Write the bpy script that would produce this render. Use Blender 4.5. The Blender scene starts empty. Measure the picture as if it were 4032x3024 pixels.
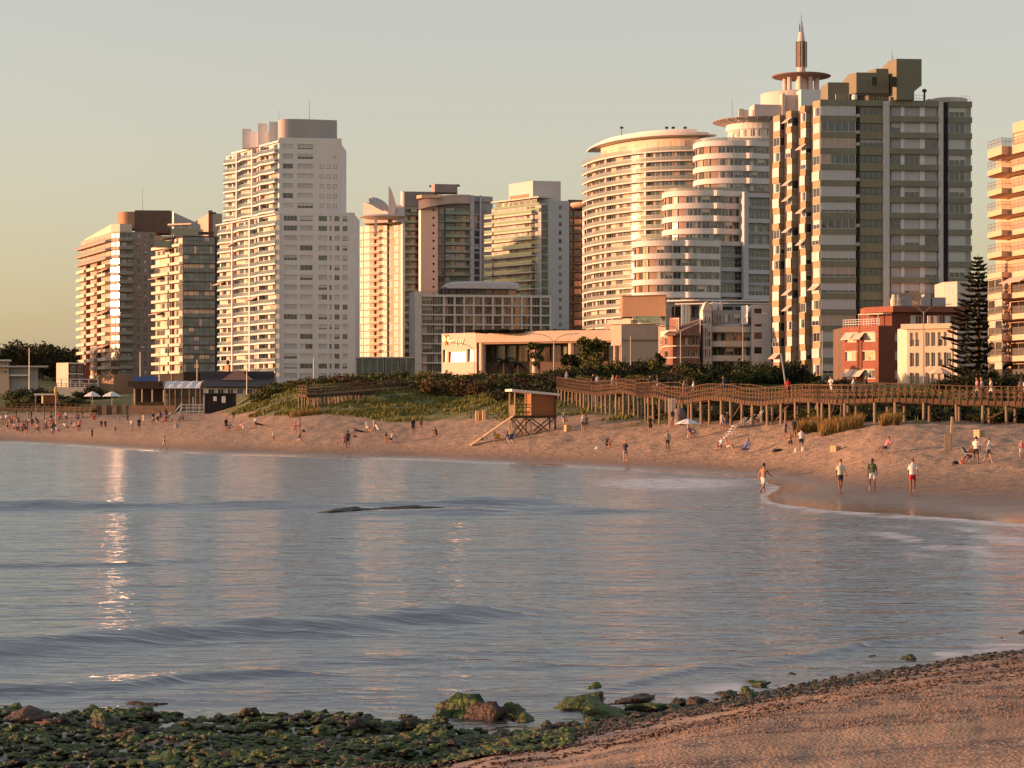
import bpy, bmesh, math, random
import numpy as np
from mathutils import Vector, Matrix
from math import sin, cos, tan, pi, radians, atan2, hypot, sqrt, floor

# ------------------------------------------------------------------ camera, sky, sun, exposure
F, CX, HY, H = 8624.0, 2016.0, 1625.0, 4.3      # focal length (native px), centre column, eye-level row, eye height (m)
SC = bpy.context.scene
COL = SC.collection
cam_d = bpy.data.cameras.new("camera")
cam = bpy.data.objects.new("camera", cam_d); COL.objects.link(cam)
cam.location = (0, 0, H); cam.rotation_euler = (pi / 2, 0, 0)
cam_d.sensor_width = 36.0; cam_d.lens = F / 4032 * 36.0
cam_d.shift_y = (HY - 1512) / 4032
cam_d.clip_start = 0.5; cam_d.clip_end = 6000
SC.camera = cam

SUN_EL, SUN_B = radians(3.6), radians(3.0)        # low sun over the sea to the left, a touch behind the camera
SUN_DIR = Vector((-cos(SUN_B) * cos(SUN_EL), -sin(SUN_B) * cos(SUN_EL), sin(SUN_EL)))
world = bpy.data.worlds.new("World"); SC.world = world; world.use_nodes = True
wn, wl = world.node_tree.nodes, world.node_tree.links
wn.clear()
sky = wn.new("ShaderNodeTexSky"); sky.sky_type = 'NISHITA'; sky.sun_disc = False
sky.sun_elevation = SUN_EL; sky.sun_rotation = atan2(SUN_DIR.x, SUN_DIR.y)
sky.altitude = 0; sky.air_density = 1.0; sky.dust_density = 2.0; sky.ozone_density = 1.0
tint = wn.new("ShaderNodeMix"); tint.data_type = 'RGBA'; tint.blend_type = 'MULTIPLY'
tint.inputs[0].default_value = 1.0; tint.inputs[7].default_value = (0.74, 0.74, 0.96, 1)
bg = wn.new("ShaderNodeBackground"); bg.inputs[1].default_value = 0.15
wo = wn.new("ShaderNodeOutputWorld")
veil = wn.new("ShaderNodeMix"); veil.data_type = 'RGBA'; veil.blend_type = 'ADD'      # even, pale evening haze over the whole sky
veil.inputs[0].default_value = 1.0; veil.inputs[7].default_value = (1.24, 1.07, 0.78, 1)
dirn = wn.new("ShaderNodeTexCoord"); dsep = wn.new("ShaderNodeSeparateXYZ"); wl.new(dirn.outputs["Generated"], dsep.inputs[0])   # haze thins out overhead
thin = wn.new("ShaderNodeMapRange"); thin.interpolation_type = 'SMOOTHSTEP'
for i_, v_ in enumerate((0.10, 0.80, 1.0, 0.58)): thin.inputs[i_ + 1].default_value = v_
wl.new(dsep.outputs[2], thin.inputs[0]); wl.new(thin.outputs[0], veil.inputs[0])
wl.new(sky.outputs[0], tint.inputs[6]); wl.new(tint.outputs[2], veil.inputs[6]); wl.new(veil.outputs[2], bg.inputs[0]); wl.new(bg.outputs[0], wo.inputs[0])

sun_d = bpy.data.lights.new("sun", 'SUN'); sun_d.energy = 4.7; sun_d.angle = radians(0.55); sun_d.color = (1.0, 0.475, 0.25)
sun = bpy.data.objects.new("sun", sun_d); COL.objects.link(sun)
sun.rotation_euler = (-SUN_DIR).to_track_quat('-Z', 'Y').to_euler()
SC.view_settings.view_transform = 'Standard'; SC.view_settings.look = 'None'
SC.view_settings.gamma = 1.0; SC.view_settings.exposure = 0.9
SC.cycles.use_denoising = True
SC.cycles.max_bounces = 6; SC.cycles.diffuse_bounces = 2; SC.cycles.glossy_bounces = 3
SC.cycles.transmission_bounces = 4; SC.cycles.transparent_max_bounces = 8
SC.cycles.sample_clamp_indirect = 8.0
SC.cycles.caustics_reflective = True; SC.cycles.caustics_refractive = False

R = random.Random(7)

# ------------------------------------------------------------------ helpers
def kx(px): return (px - CX) / F
def Zp(py, D): return H + (HY - py) / F * D          # height of a point seen in row py at distance D
def Pt(px, D): return Vector((kx(px) * D, D))         # plan position of column px at distance D
def onray(C, ang, px):                                # from C walk in plan direction ang until column px is met
    d = Vector((cos(ang), sin(ang))); k = kx(px)
    t = (k * C.y - C.x) / (d.x - k * d.y)
    return C + d * t

MATS = {}
def nodes_of(m):
    m.use_nodes = True; nt = m.node_tree
    return nt, nt.nodes["Principled BSDF"]
def mat(name, col, rough=0.75, var=0.10, scale=0.6, bump=0.0, bscale=8.0, metal=0.0, spec=0.4, streak=False, col2=None, sub=0.0):
    """Painted / mineral surface: base colour broken up by world-space noise, optional relief."""
    if name in MATS: return MATS[name]
    m = bpy.data.materials.new(name); nt, b = nodes_of(m); n, l = nt.nodes, nt.links
    geo = n.new("ShaderNodeNewGeometry")
    mp = n.new("ShaderNodeMapping"); l.new(geo.outputs["Position"], mp.inputs[0])
    if streak: mp.inputs["Scale"].default_value = (1, 1, 0.18)
    tx = n.new("ShaderNodeTexNoise"); tx.inputs["Scale"].default_value = scale; tx.inputs["Detail"].default_value = 5; tx.inputs["Roughness"].default_value = 0.65
    l.new(mp.outputs[0], tx.inputs["Vector"])
    rp = n.new("ShaderNodeValToRGB"); rp.color_ramp.elements[0].position = 0.3; rp.color_ramp.elements[1].position = 0.7
    lo = tuple(c * (1 - var) for c in col) if col2 is None else col2
    hi = tuple(min(1, c * (1 + var)) for c in col) if col2 is None else col
    rp.color_ramp.elements[0].color = (*lo, 1); rp.color_ramp.elements[1].color = (*hi, 1)
    l.new(tx.outputs[0], rp.inputs[0]); l.new(rp.outputs[0], b.inputs["Base Color"])
    b.inputs["Roughness"].default_value = rough; b.inputs["Metallic"].default_value = metal
    b.inputs["Specular IOR Level"].default_value = spec
    if bump:
        t2 = n.new("ShaderNodeTexNoise"); t2.inputs["Scale"].default_value = bscale; t2.inputs["Detail"].default_value = 4
        l.new(geo.outputs["Position"], t2.inputs["Vector"])
        bp = n.new("ShaderNodeBump"); bp.inputs["Strength"].default_value = bump; bp.inputs["Distance"].default_value = 0.05
        l.new(t2.outputs[0], bp.inputs["Height"]); l.new(bp.outputs[0], b.inputs["Normal"])
    MATS[name] = m; return m
def glass(name, col=(0.03, 0.04, 0.045), rough=0.05, ior=2.0, wob=0.015):
    """Window glass seen from outside: dark room behind, reflective coat, panes slightly out of plane."""
    if name in MATS: return MATS[name]
    m = bpy.data.materials.new(name); nt, b = nodes_of(m); n, l = nt.nodes, nt.links
    geo = n.new("ShaderNodeNewGeometry")
    tx = n.new("ShaderNodeTexNoise"); tx.inputs["Scale"].default_value = 0.45; tx.inputs["Detail"].default_value = 3
    l.new(geo.outputs["Position"], tx.inputs["Vector"])
    rp = n.new("ShaderNodeValToRGB"); rp.color_ramp.elements[0].position = 0.35; rp.color_ramp.elements[1].position = 0.7
    rp.color_ramp.elements[0].color = (*[c * 0.5 for c in col], 1); rp.color_ramp.elements[1].color = (*[c * 1.6 for c in col], 1)
    l.new(tx.outputs[0], rp.inputs[0]); l.new(rp.outputs[0], b.inputs["Base Color"])
    b.inputs["Roughness"].default_value = rough; b.inputs["IOR"].default_value = ior
    if wob:
        t2 = n.new("ShaderNodeTexNoise"); t2.inputs["Scale"].default_value = 0.7; t2.inputs["Detail"].default_value = 1
        l.new(geo.outputs["Position"], t2.inputs["Vector"])
        bp = n.new("ShaderNodeBump"); bp.inputs["Strength"].default_value = 1.0; bp.inputs["Distance"].default_value = wob
        l.new(t2.outputs[0], bp.inputs["Height"]); l.new(bp.outputs[0], b.inputs["Normal"])
    MATS[name] = m; return m
def clear_glass(name, col=(0.6, 0.8, 0.8), alpha=0.45, rough=0.05):
    """Balustrade glass: part tinted see-through, part reflective."""
    if name in MATS: return MATS[name]
    m = bpy.data.materials.new(name); nt, b = nodes_of(m); n, l = nt.nodes, nt.links
    b.inputs["Base Color"].default_value = (*col, 1); b.inputs["Roughness"].default_value = rough; b.inputs["IOR"].default_value = 1.7
    tr = n.new("ShaderNodeBsdfTransparent"); tr.inputs[0].default_value = (*[0.5 + 0.5 * c for c in col], 1)
    mx = n.new("ShaderNodeMixShader"); mx.inputs[0].default_value = alpha
    l.new(tr.outputs[0], mx.inputs[1]); l.new(b.outputs[0], mx.inputs[2]); l.new(mx.outputs[0], n["Material Output"].inputs[0])
    MATS[name] = m; return m

class MB:
    """Collects faces with material indices; build() links them as one mesh object."""
    def __init__(s): s.v = []; s.f = []; s.m = []
    def add(s, vs, fs, mi=0):
        o = len(s.v); s.v.extend([tuple(p) for p in vs]); s.f.extend([tuple(i + o for i in f) for f in fs]); s.m.extend([mi] * len(fs)); return s
    def box(s, x0, x1, y0, y1, z0, z1, mi=0):
        return s.add([(x0, y0, z0), (x1, y0, z0), (x1, y1, z0), (x0, y1, z0), (x0, y0, z1), (x1, y0, z1), (x1, y1, z1), (x0, y1, z1)],
                     [(0, 3, 2, 1), (4, 5, 6, 7), (0, 1, 5, 4), (1, 2, 6, 5), (2, 3, 7, 6), (3, 0, 4, 7)], mi)
    def prism(s, pts, z0, z1, mi=0, mtop=None):
        """Plan polygon extruded; z0 / z1 may be lists (one per corner). Corners run counter-clockwise."""
        n = len(pts)
        a = sum(pts[i][0] * pts[(i + 1) % n][1] - pts[(i + 1) % n][0] * pts[i][1] for i in range(n))
        if a < 0:
            pts = list(pts)[::-1]
            if isinstance(z0, (list, tuple)): z0 = list(z0)[::-1]
            if isinstance(z1, (list, tuple)): z1 = list(z1)[::-1]
        A = z0 if isinstance(z0, (list, tuple)) else [z0] * n
        B = z1 if isinstance(z1, (list, tuple)) else [z1] * n
        vs = [(pts[i][0], pts[i][1], A[i]) for i in range(n)] + [(pts[i][0], pts[i][1], B[i]) for i in range(n)]
        s.add(vs, [(i, (i + 1) % n, (i + 1) % n + n, i + n) for i in range(n)] + [tuple(range(n))[::-1]], mi)
        o = len(s.v) - 2 * n
        s.f.append(tuple(o + n + i for i in range(n))); s.m.append(mi if mtop is None else mtop)
        return s
    def ring(s, prof, c=(0, 0), n=24, mi=0, a0=0.0, a1=2 * pi, sx=1.0, sy=1.0, rot=0.0):
        """Lathe: prof = [(r, z)...] about a vertical axis (a0..a1)."""
        full = abs(a1 - a0 - 2 * pi) < 1e-6; cols = n if full else n + 1; vs = []
        for j in range(cols):
            a = a0 + (a1 - a0) * j / n
            for r, z in prof:
                x, y = r * cos(a) * sx, r * sin(a) * sy
                vs.append((c[0] + x * cos(rot) - y * sin(rot), c[1] + x * sin(rot) + y * cos(rot), z))
        p = len(prof); fs = []
        for j in range(n):
            k = (j + 1) % cols
            for i in range(p - 1): fs.append((j * p + i, k * p + i, k * p + i + 1, j * p + i + 1))
        return s.add(vs, fs, mi)
    def tube(s, pts, r, n=6, mi=0, caps=True):
        """Tube along 3-D points; r a number or one per point."""
        pts = [Vector(p) for p in pts]; rs = r if isinstance(r, (list, tuple)) else [r] * len(pts); vs = []; m = len(pts)
        for i, p in enumerate(pts):
            t = (pts[min(i + 1, m - 1)] - pts[max(i - 1, 0)])
            t = t.normalized() if t.length > 1e-9 else Vector((0, 0, 1))
            u = t.cross(Vector((0, 0, 1)) if abs(t.z) < 0.9 else Vector((1, 0, 0))).normalized(); w = t.cross(u)
            for j in range(n):
                a = 2 * pi * j / n; vs.append(p + (u * cos(a) + w * sin(a)) * rs[i])
        fs = [(i * n + j, i * n + (j + 1) % n, (i + 1) * n + (j + 1) % n, (i + 1) * n + j) for i in range(m - 1) for j in range(n)]
        if caps: fs += [tuple(range(n))[::-1], tuple((m - 1) * n + j for j in range(n))]
        return s.add(vs, [f[::-1] for f in fs], mi)
    def bar(s, a, b, w, h=None, mi=0):
        """Rectangular bar from a to b (w across, h upright)."""
        h = w if h is None else h; a = Vector(a); b = Vector(b); t = (b - a).normalized()
        u = t.cross(Vector((0, 0, 1))) if abs(t.z) < 0.95 else Vector((1, 0, 0)); u = u.normalized() * w / 2; v = u.cross(t).normalized() * h / 2
        vs = [a - u - v, a + u - v, a + u + v, a - u + v, b - u - v, b + u - v, b + u + v, b - u + v]
        return s.add(vs, [(0, 1, 2, 3), (4, 7, 6, 5), (0, 4, 5, 1), (1, 5, 6, 2), (2, 6, 7, 3), (3, 7, 4, 0)], mi)
    def mesh(s, name, mats, smooth=False):
        me = bpy.data.meshes.new(name); me.from_pydata(s.v, [], s.f)
        for m in (mats if isinstance(mats, (list, tuple)) else [mats]): me.materials.append(m)
        me.polygons.foreach_set("material_index", s.m)
        if smooth: me.polygons.foreach_set("use_smooth", [True] * len(s.f))
        me.update(); return me
    def build(s, name, mats, parent=None, smooth=False):
        return put(s.mesh(name, mats, smooth), name, parent)

def put(me, name, parent=None, loc=(0, 0, 0), rz=0.0, sc=None):
    """Link mesh data as an object; loc is in world metres even under a parent (parents are unrotated Empties)."""
    o = bpy.data.objects.new(name, me); COL.objects.link(o)
    o.location = loc; o.rotation_euler = (0, 0, rz)
    if sc is not None: o.scale = sc if isinstance(sc, (tuple, list)) else (sc, sc, sc)
    if parent is not None:
        o.parent = parent
        o.matrix_parent_inverse = parent.matrix_basis.inverted()
    return o
def tag(o, label, cat, group=None, kind=None):
    o["label"] = label; o["category"] = cat
    if group: o["group"] = group
    if kind: o["kind"] = kind
    return o
def thing(name, label, cat, loc=(0, 0, 0), group=None):
    o = bpy.data.objects.new(name, None); COL.objects.link(o); o.location = loc; o.empty_display_size = 0.5
    return tag(o, label, cat, group)
def structure(o): o["kind"] = "structure"; return o
def stuff(o): o["kind"] = "stuff"; return o

# smooth value noise for terrain (numpy)
def vnoise(x, y, seed=0):
    xi, yi = np.floor(x).astype(np.int64), np.floor(y).astype(np.int64); xf, yf = x - xi, y - yi
    def h(a, b):
        n = (a * 374761393 + b * 668265263 + seed * 974711) & 0x7fffffff
        n = ((n ^ (n >> 13)) * 1274126177) & 0x7fffffff
        return ((n ^ (n >> 16)) & 0xffff) / 65535.0
    u, v = xf * xf * (3 - 2 * xf), yf * yf * (3 - 2 * yf)
    return (h(xi, yi) * (1 - u) + h(xi + 1, yi) * u) * (1 - v) + (h(xi, yi + 1) * (1 - u) + h(xi + 1, yi + 1) * u) * v
def fbm(x, y, oct=4, seed=0):
    s, a, t = 0, 1.0, 0
    for i in range(oct): s = s + a * vnoise(x * 2 ** i, y * 2 ** i, seed + i); t += a; a *= 0.5
    return s / t
# ------------------------------------------------------------------ ground: one sheet, shore to beyond the town
_far = {   # column px: [(distance, height) ...] from the far waterline inland
    -3000: [(330, 0), (360, 1.6), (385, 3.6), (450, 8), (600, 10), (760, 22), (3000, 26)],
    0: [(317, 0), (350, 1.6), (385, 3.0), (430, 4.5), (500, 7.5), (600, 10), (690, 15), (780, 20), (3000, 24)],
    250: [(288, 0), (330, 1.8), (365, 3.1), (410, 4.2), (460, 6), (600, 10), (690, 14), (780, 18), (3000, 20)],
    400: [(265, 0), (310, 1.9), (345, 3.1), (385, 4.0), (430, 4.8), (480, 7.5), (600, 9.5), (3000, 14)],
    800: [(227, 0), (255, 1.6), (285, 2.7), (320, 3.5), (380, 4.2), (435, 5), (480, 8), (600, 9.5), (3000, 14)],
    905: [(222, 0), (250, 1.6), (280, 2.7), (320, 3.4), (378, 4.0), (420, 5.2), (470, 8), (600, 9.5), (3000, 14)],
    1010: [(221, 0), (250, 1.7), (275, 3.1), (300, 4.6), (330, 6.0), (370, 8.6), (600, 9.5), (3000, 14)],
    1200: [(212, 0), (240, 2.1), (258, 3.5), (290, 5.8), (325, 8.4), (370, 9.0), (600, 10), (3000, 12)],
    1700: [(198, 0), (225, 2.1), (246, 3.3), (262, 4.2), (292, 6.4), (325, 8.6), (360, 9.2), (600, 10), (3000, 12)],
    2100: [(182, 0), (196, 1.5), (206, 2.45), (222, 3.6), (235, 4.9), (262, 6.3), (292, 7.8), (325, 9.0), (600, 10), (3000, 12)],
    2500: [(163, 0), (183, 1.6), (198, 2.9), (209, 3.9), (225, 4.6), (250, 5.8), (305, 9.2), (600, 10), (3000, 12)],
    2820: [(151, 0), (162, 0.7), (174, 2.0), (186, 3.2), (196, 3.9), (225, 4.5), (255, 5.7), (310, 8.6), (600, 10), (3000, 12)],
    2960: [(103, 0), (112, 0.05), (120, 0.02), (128, -0.03), (141, -0.02), (147, 0.02), (156, 0.8), (167, 2.0), (178, 3.1), (187, 3.7), (225, 4.3), (256, 5.6), (310, 8.4), (600, 10), (3000, 12)],
    3200: [(95, 0), (106, 0.16), (125, 0.1), (136, 0.15), (146, 0.9), (156, 2.1), (166, 3.2), (174, 3.7), (186, 3.8), (216, 4.5), (258, 6.0), (310, 8.3), (600, 10), (3000, 12)],
    3500: [(91, 0), (110, 0.26), (125, 0.9), (138, 2.2), (149, 3.2), (158, 3.6), (175, 3.75), (210, 4.6), (258, 6.1), (310, 8.2), (600, 10), (3000, 12)],
    4032: [(84, 0), (100, 0.32), (118, 1.1), (130, 2.2), (141, 3.0), (153, 3.4), (160, 3.5), (200, 4.4), (258, 6.1), (310, 8.2), (600, 10), (3000, 12)],
    5200: [(62, 0), (80, 0.5), (110, 1.4), (140, 3.0), (160, 3.4), (200, 4.8), (258, 6.8), (310, 9.2), (600, 10), (3000, 12)],
    6500: [(20, 0.6), (80, 1.2), (140, 3.0), (200, 4.8), (310, 9.2), (600, 10), (3000, 12)],
    12000: [(20, 1), (80, 1.6), (140, 3.0), (200, 4.8), (310, 9.2), (600, 10), (3000, 12)],
}
_near = {  # near shore: waterline distance at column px (land is on the camera side)
    -6000: 20, -1500: 22.5, 0: 24.0, 900: 25.5, 1500: 27.0, 2000: 28.9, 2500: 31.2, 3000: 34.0, 3500: 36.6, 4032: 39.6, 4600: 46, 5200: 60, 6000: 75, 12000: 90}
_cols = sorted(_far)
_gp = np.arange(-6000, 12001, 40.0); _gd = np.geomspace(5, 3100, 900)
def _build():
    T = []
    for c in _cols:
        kn = _far[c]; d = np.array([a for a, b in kn], float); z = np.array([b for a, b in kn], float); v = np.interp(_gd, d, z)
        T.append(np.where(_gd < d[0], z[0] - np.minimum((d[0] - _gd) * 0.05, 1.6), v))
    T = np.array(T); G = np.array([np.interp(_gp, _cols, T[:, j]) for j in range(len(_gd))]).T
    w = np.exp(-(np.arange(-6, 7) * 40 / 105.0) ** 2); w /= w.sum(); P = np.pad(G, ((6, 6), (0, 0)), mode='edge')
    G = sum(w[i] * P[i:i + len(_gp)] for i in range(13))
    w = np.exp(-(np.arange(-4, 5) / 2.2) ** 2); w /= w.sum(); P = np.pad(G, ((0, 0), (4, 4)), mode='edge')
    return sum(w[i] * P[:, i:i + len(_gd)] for i in range(9))
_tab = _build()
def _farz(px, D):
    u = np.clip((px + 6000) / 40, 0, len(_gp) - 1.001); v = np.clip(np.log(D / 5) / np.log(3100 / 5) * (len(_gd) - 1), 0, len(_gd) - 1.001)
    i, j = u.astype(int), v.astype(int); a, b = u - i, v - j
    return (_tab[i, j] * (1 - a) + _tab[i + 1, j] * a) * (1 - b) + (_tab[i, j + 1] * (1 - a) + _tab[i + 1, j + 1] * a) * b
def ground_np(px, D):
    px, D = np.asarray(px, float), np.asarray(D, float); X = (px - CX) / F * D
    zf = _farz(px, D)
    nk = sorted(_near); wn_ = np.interp(px, nk, [_near[q] for q in nk])
    wn_ = wn_ + (fbm(X * 0.35, D * 0.35, 3, 5) - 0.5) * 1.6
    dn = wn_ - D
    zn = np.where(dn > 0, np.minimum(dn * 0.085, 0.5 + dn * 0.03), np.maximum(dn * 0.05, -1.6))
    # shallow shelf of rocks at the left of the near shore
    sh = np.clip((2350 - px) / 600, 0, 1) * np.clip((33.0 - 1.7 * np.clip((px - 800) / 1200, 0, 1) - D) / 1.8, 0, 1)
    pool = np.exp(-((px - 420) / 480) ** 2 - ((D - 31.6) / 0.7) ** 2) + 0.6 * np.exp(-((px - 1560) / 110) ** 2 - ((D - 29.2) / 0.9) ** 2)
    zn = np.maximum(zn, -1.6 + sh * 1.66) + sh * ((fbm(X * 0.9, D * 0.9, 3, 11) - 0.47) * 0.34 - 0.16 * np.minimum(pool, 1))
    z = np.maximum(zf, zn)
    # relief: footprints and hummocks on dry sand, dune undulation
    dry = np.clip((z - 0.5) / 1.2, 0, 1) * (D > 60)
    z = z + dry * ((fbm(X * 0.9, D * 0.45, 3, 21) - 0.5) * 0.26 + (fbm(X * 0.12, D * 0.08, 3, 22) - 0.5) * 0.22)
    dune = np.clip((z - 4.2) / 1.5, 0, 1) * np.clip((420 - D) / 60, 0, 1)
    z = z + dune * (fbm(X * 0.14, D * 0.10, 4, 31) - 0.5) * 1.5
    z = z + (D < 60) * np.clip(dn / 2, 0, 1) * (fbm(X * 1.6, D * 1.6, 4, 41) - 0.5) * 0.10
    flat = (z > -0.2) & (z < 0.5) & (D > 60)
    z = z + flat * (fbm(X * 0.25, D * 0.12, 3, 51) - 0.5) * 0.10
    return z
def gz(x, y):
    """Ground height at plan point (x, y)."""
    return float(ground_np([CX + x / y * F], [y])[0])
def gzp(px, D): return float(ground_np([px], [D])[0])

def find_D(px, yf, lo=85, hi=420):
    Ds = np.linspace(lo, hi, 700); z = ground_np(np.full(700, float(px)), Ds); y = HY - (z - H) / Ds * F
    k = np.where(y <= yf)[0]; return float(Ds[k[0]]) if len(k) else hi

def grid_obj(name, pxs, Ds, zfun, material):
    PXg, Dg = np.meshgrid(pxs, Ds); p, d = PXg.ravel(), Dg.ravel(); z, attrs = zfun(p, d)
    nv = len(p); co = np.empty((nv, 3), np.float32); co[:, 0] = (p - CX) / F * d; co[:, 1] = d; co[:, 2] = z
    nc, nr = len(pxs), len(Ds); i = np.arange((nr - 1) * (nc - 1)); r, c = i // (nc - 1), i % (nc - 1); a = r * nc + c
    fc = np.stack([a, a + 1, a + nc + 1, a + nc], 1).astype(np.int32)
    me = bpy.data.meshes.new(name); me.vertices.add(nv); me.vertices.foreach_set("co", co.ravel())
    me.loops.add(fc.size); me.loops.foreach_set("vertex_index", fc.ravel())
    me.polygons.add(len(fc)); me.polygons.foreach_set("loop_start", np.arange(len(fc), dtype=np.int32) * 4)
    me.polygons.foreach_set("use_smooth", np.ones(len(fc), bool))
    me.update(calc_edges=True); me.validate()
    for k, v in attrs.items():
        at = me.attributes.new(k, 'FLOAT', 'POINT'); at.data.foreach_set("value", np.asarray(v, np.float32))
    me.materials.append(material); return put(me, name)

def ramp(n, pts):
    r = n.new("ShaderNodeValToRGB"); e = r.color_ramp.elements
    while len(e) < len(pts): e.new(0.5)
    for i, (p, c) in enumerate(pts): e[i].position = p; e[i].color = (*c, 1) if len(c) == 3 else c
    return r
def ground_material():
    m = bpy.data.materials.new("ground"); nt, b = nodes_of(m); n, l = nt.nodes, nt.links
    geo = n.new("ShaderNodeNewGeometry"); sep = n.new("ShaderNodeSeparateXYZ"); l.new(geo.outputs["Position"], sep.inputs[0])
    def noise(sc, det=5, vec=None, rough=0.6):
        t = n.new("ShaderNodeTexNoise"); t.inputs["Scale"].default_value = sc; t.inputs["Detail"].default_value = det; t.inputs["Roughness"].default_value = rough
        l.new(vec or geo.outputs["Position"], t.inputs["Vector"]); return t.outputs[0]
    def mix(f, a, c, t='MIX'):
        x = n.new("ShaderNodeMix"); x.data_type = 'RGBA'; x.blend_type = t
        for s_, q in ((0, f), (6, a), (7, c)):
            if isinstance(q, (int, float)): x.inputs[s_].default_value = q
            elif isinstance(q, tuple): x.inputs[s_].default_value = (*q, 1)
            else: l.new(q, x.inputs[s_])
        return x.outputs[2]
    def mth(op, a, c=0.0):
        x = n.new("ShaderNodeMath"); x.operation = op; x.use_clamp = False
        for s_, q in ((0, a), (1, c)):
            if isinstance(q, (int, float)): x.inputs[s_].default_value = q
            else: l.new(q, x.inputs[s_])
        return x.outputs[0]
    def mr(v, a, c, d=0.0, e=1.0):
        x = n.new("ShaderNodeMapRange"); l.new(v, x.inputs[0])
        for i, q in enumerate((a, c, d, e)): x.inputs[i + 1].default_value = q
        return x.outputs[0]
    def attr(name):
        a = n.new("ShaderNodeAttribute"); a.attribute_name = name; return a.outputs["Fac"]
    dry = ramp(n, [(0.3, (0.22, 0.138, 0.086)), (0.7, (0.47, 0.32, 0.21))]); l.new(noise(1.3), dry.inputs[0])
    st = n.new("ShaderNodeMapping"); st.inputs["Scale"].default_value = (0.12, 0.9, 1); l.new(geo.outputs["Position"], st.inputs[0])
    streak = noise(0.6, 4, st.outputs[0])
    wetc = ramp(n, [(0.3, (0.105, 0.064, 0.04)), (0.75, (0.23, 0.145, 0.092))]); l.new(streak, wetc.inputs[0])
    wz = mth('ADD', sep.outputs[2], mth('MULTIPLY', mth('SUBTRACT', streak, 0.5), -1.1))
    dryness = mr(wz, 0.1, 1.1)
    base = mix(dryness, wetc.outputs[0], dry.outputs[0])
    # dark wrack and weed stains on the flat wet sand
    wr = mr(noise(0.9, 5, st.outputs[0], 0.7), 0.55, 0.63)
    base = mix(mth('MULTIPLY', wr, attr("wrack")), base, (0.05, 0.03, 0.03))
    # pebbly near beach
    vo = n.new("ShaderNodeTexVoronoi"); vo.inputs["Scale"].default_value = 22; l.new(geo.outputs["Position"], vo.inputs["Vector"])
    pc = ramp(n, [(0.0, (0.05, 0.035, 0.033)), (0.3, (0.22, 0.13, 0.085)), (0.5, (0.09, 0.072, 0.08)), (0.7, (0.18, 0.12, 0.095)), (0.88, (0.55, 0.40, 0.30)), (1.0, (0.12, 0.075, 0.055))])
    sp = n.new("ShaderNodeSeparateColor"); l.new(vo.outputs["Color"], sp.inputs[0]); l.new(sp.outputs[0], pc.inputs[0])
    nsand = ramp(n, [(0.3, (0.26, 0.16, 0.10)), (0.7, (0.50, 0.34, 0.22))]); l.new(noise(0.7, 6), nsand.inputs[0])
    dg = n.new("ShaderNodeMapping"); dg.inputs["Rotation"].default_value = (0, 0, -0.95); dg.inputs["Scale"].default_value = (0.25, 1.1, 1); l.new(geo.outputs["Position"], dg.inputs[0])
    pn = mr(noise(0.5, 6, dg.outputs[0], 0.7), 0.46, 0.56)
    near = mix(mr(pn, 0.0, 1.0, 0.12, 1.0), nsand.outputs[0], pc.outputs[0])
    near = mix(mr(sep.outputs[2], 0.08, 0.30), (0.018, 0.022, 0.008), near)
    base = mix(attr("nearshore"), base, near)
    gr = ramp(n, [(0.25, (0.055, 0.06, 0.015)), (0.5, (0.12, 0.125, 0.028)), (0.78, (0.22, 0.18, 0.065))]); l.new(noise(0.35, 6), gr.inputs[0])
    base = mix(attr("grass"), base, gr.outputs[0])
    l.new(base, b.inputs["Base Color"])
    wet = mr(sep.outputs[2], 0.03, 0.6, 0.14, 0.92)
    l.new(wet, b.inputs["Roughness"]); b.inputs["Specular IOR Level"].default_value = 0.5
    bh = mth('ADD', mth('MULTIPLY', noise(2.2, 5), 1.0), mth('MULTIPLY', vo.outputs["Distance"], mth('MULTIPLY', attr("nearshore"), 0.3)))
    bp = n.new("ShaderNodeBump"); bp.inputs["Distance"].default_value = 0.24; l.new(bh, bp.inputs["Height"])
    l.new(mth('MULTIPLY', mr(sep.outputs[2], 0.1, 0.8, 0.06, 0.8), mth('SUBTRACT', 1.0, mth('MULTIPLY', attr("nearshore"), 0.62))), bp.inputs["Strength"]); l.new(bp.outputs[0], b.inputs["Normal"])
    return m
def _ground(p, d):
    z = ground_np(p, d); X = (p - CX) / F * d
    thr = np.interp(p, [0, 900, 1300, 2000, 2400, 2700, 3000, 3500, 4032], [4.0, 4.2, 3.5, 3.3, 3.2, 3.5, 3.9, 4.0, 4.0])
    g = np.clip((z + (fbm(X * 0.2, d * 0.1, 4, 61) - 0.5) * 2.2 - thr) / 0.35, 0, 1) * (d > 120)
    wr = ((z < 0.55) & (d > 80) & (p > 2500)) * np.clip((p - 2600) / 500, 0, 1)
    ns = (d < 62) * 1.0
    return z, {"grass": g, "wrack": wr, "nearshore": ns}
_pxs = np.concatenate([np.linspace(-5600, -240, 50), np.linspace(-200, 4232, 460), np.linspace(4300, 9600, 50)])
_Ds = np.concatenate([np.geomspace(6, 26, 60)[:-1], np.geomspace(26, 420, 420), np.geomspace(430, 3000, 50)])
ground = structure(grid_obj("ground", _pxs, _Ds, _ground, ground_material()))

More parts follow.
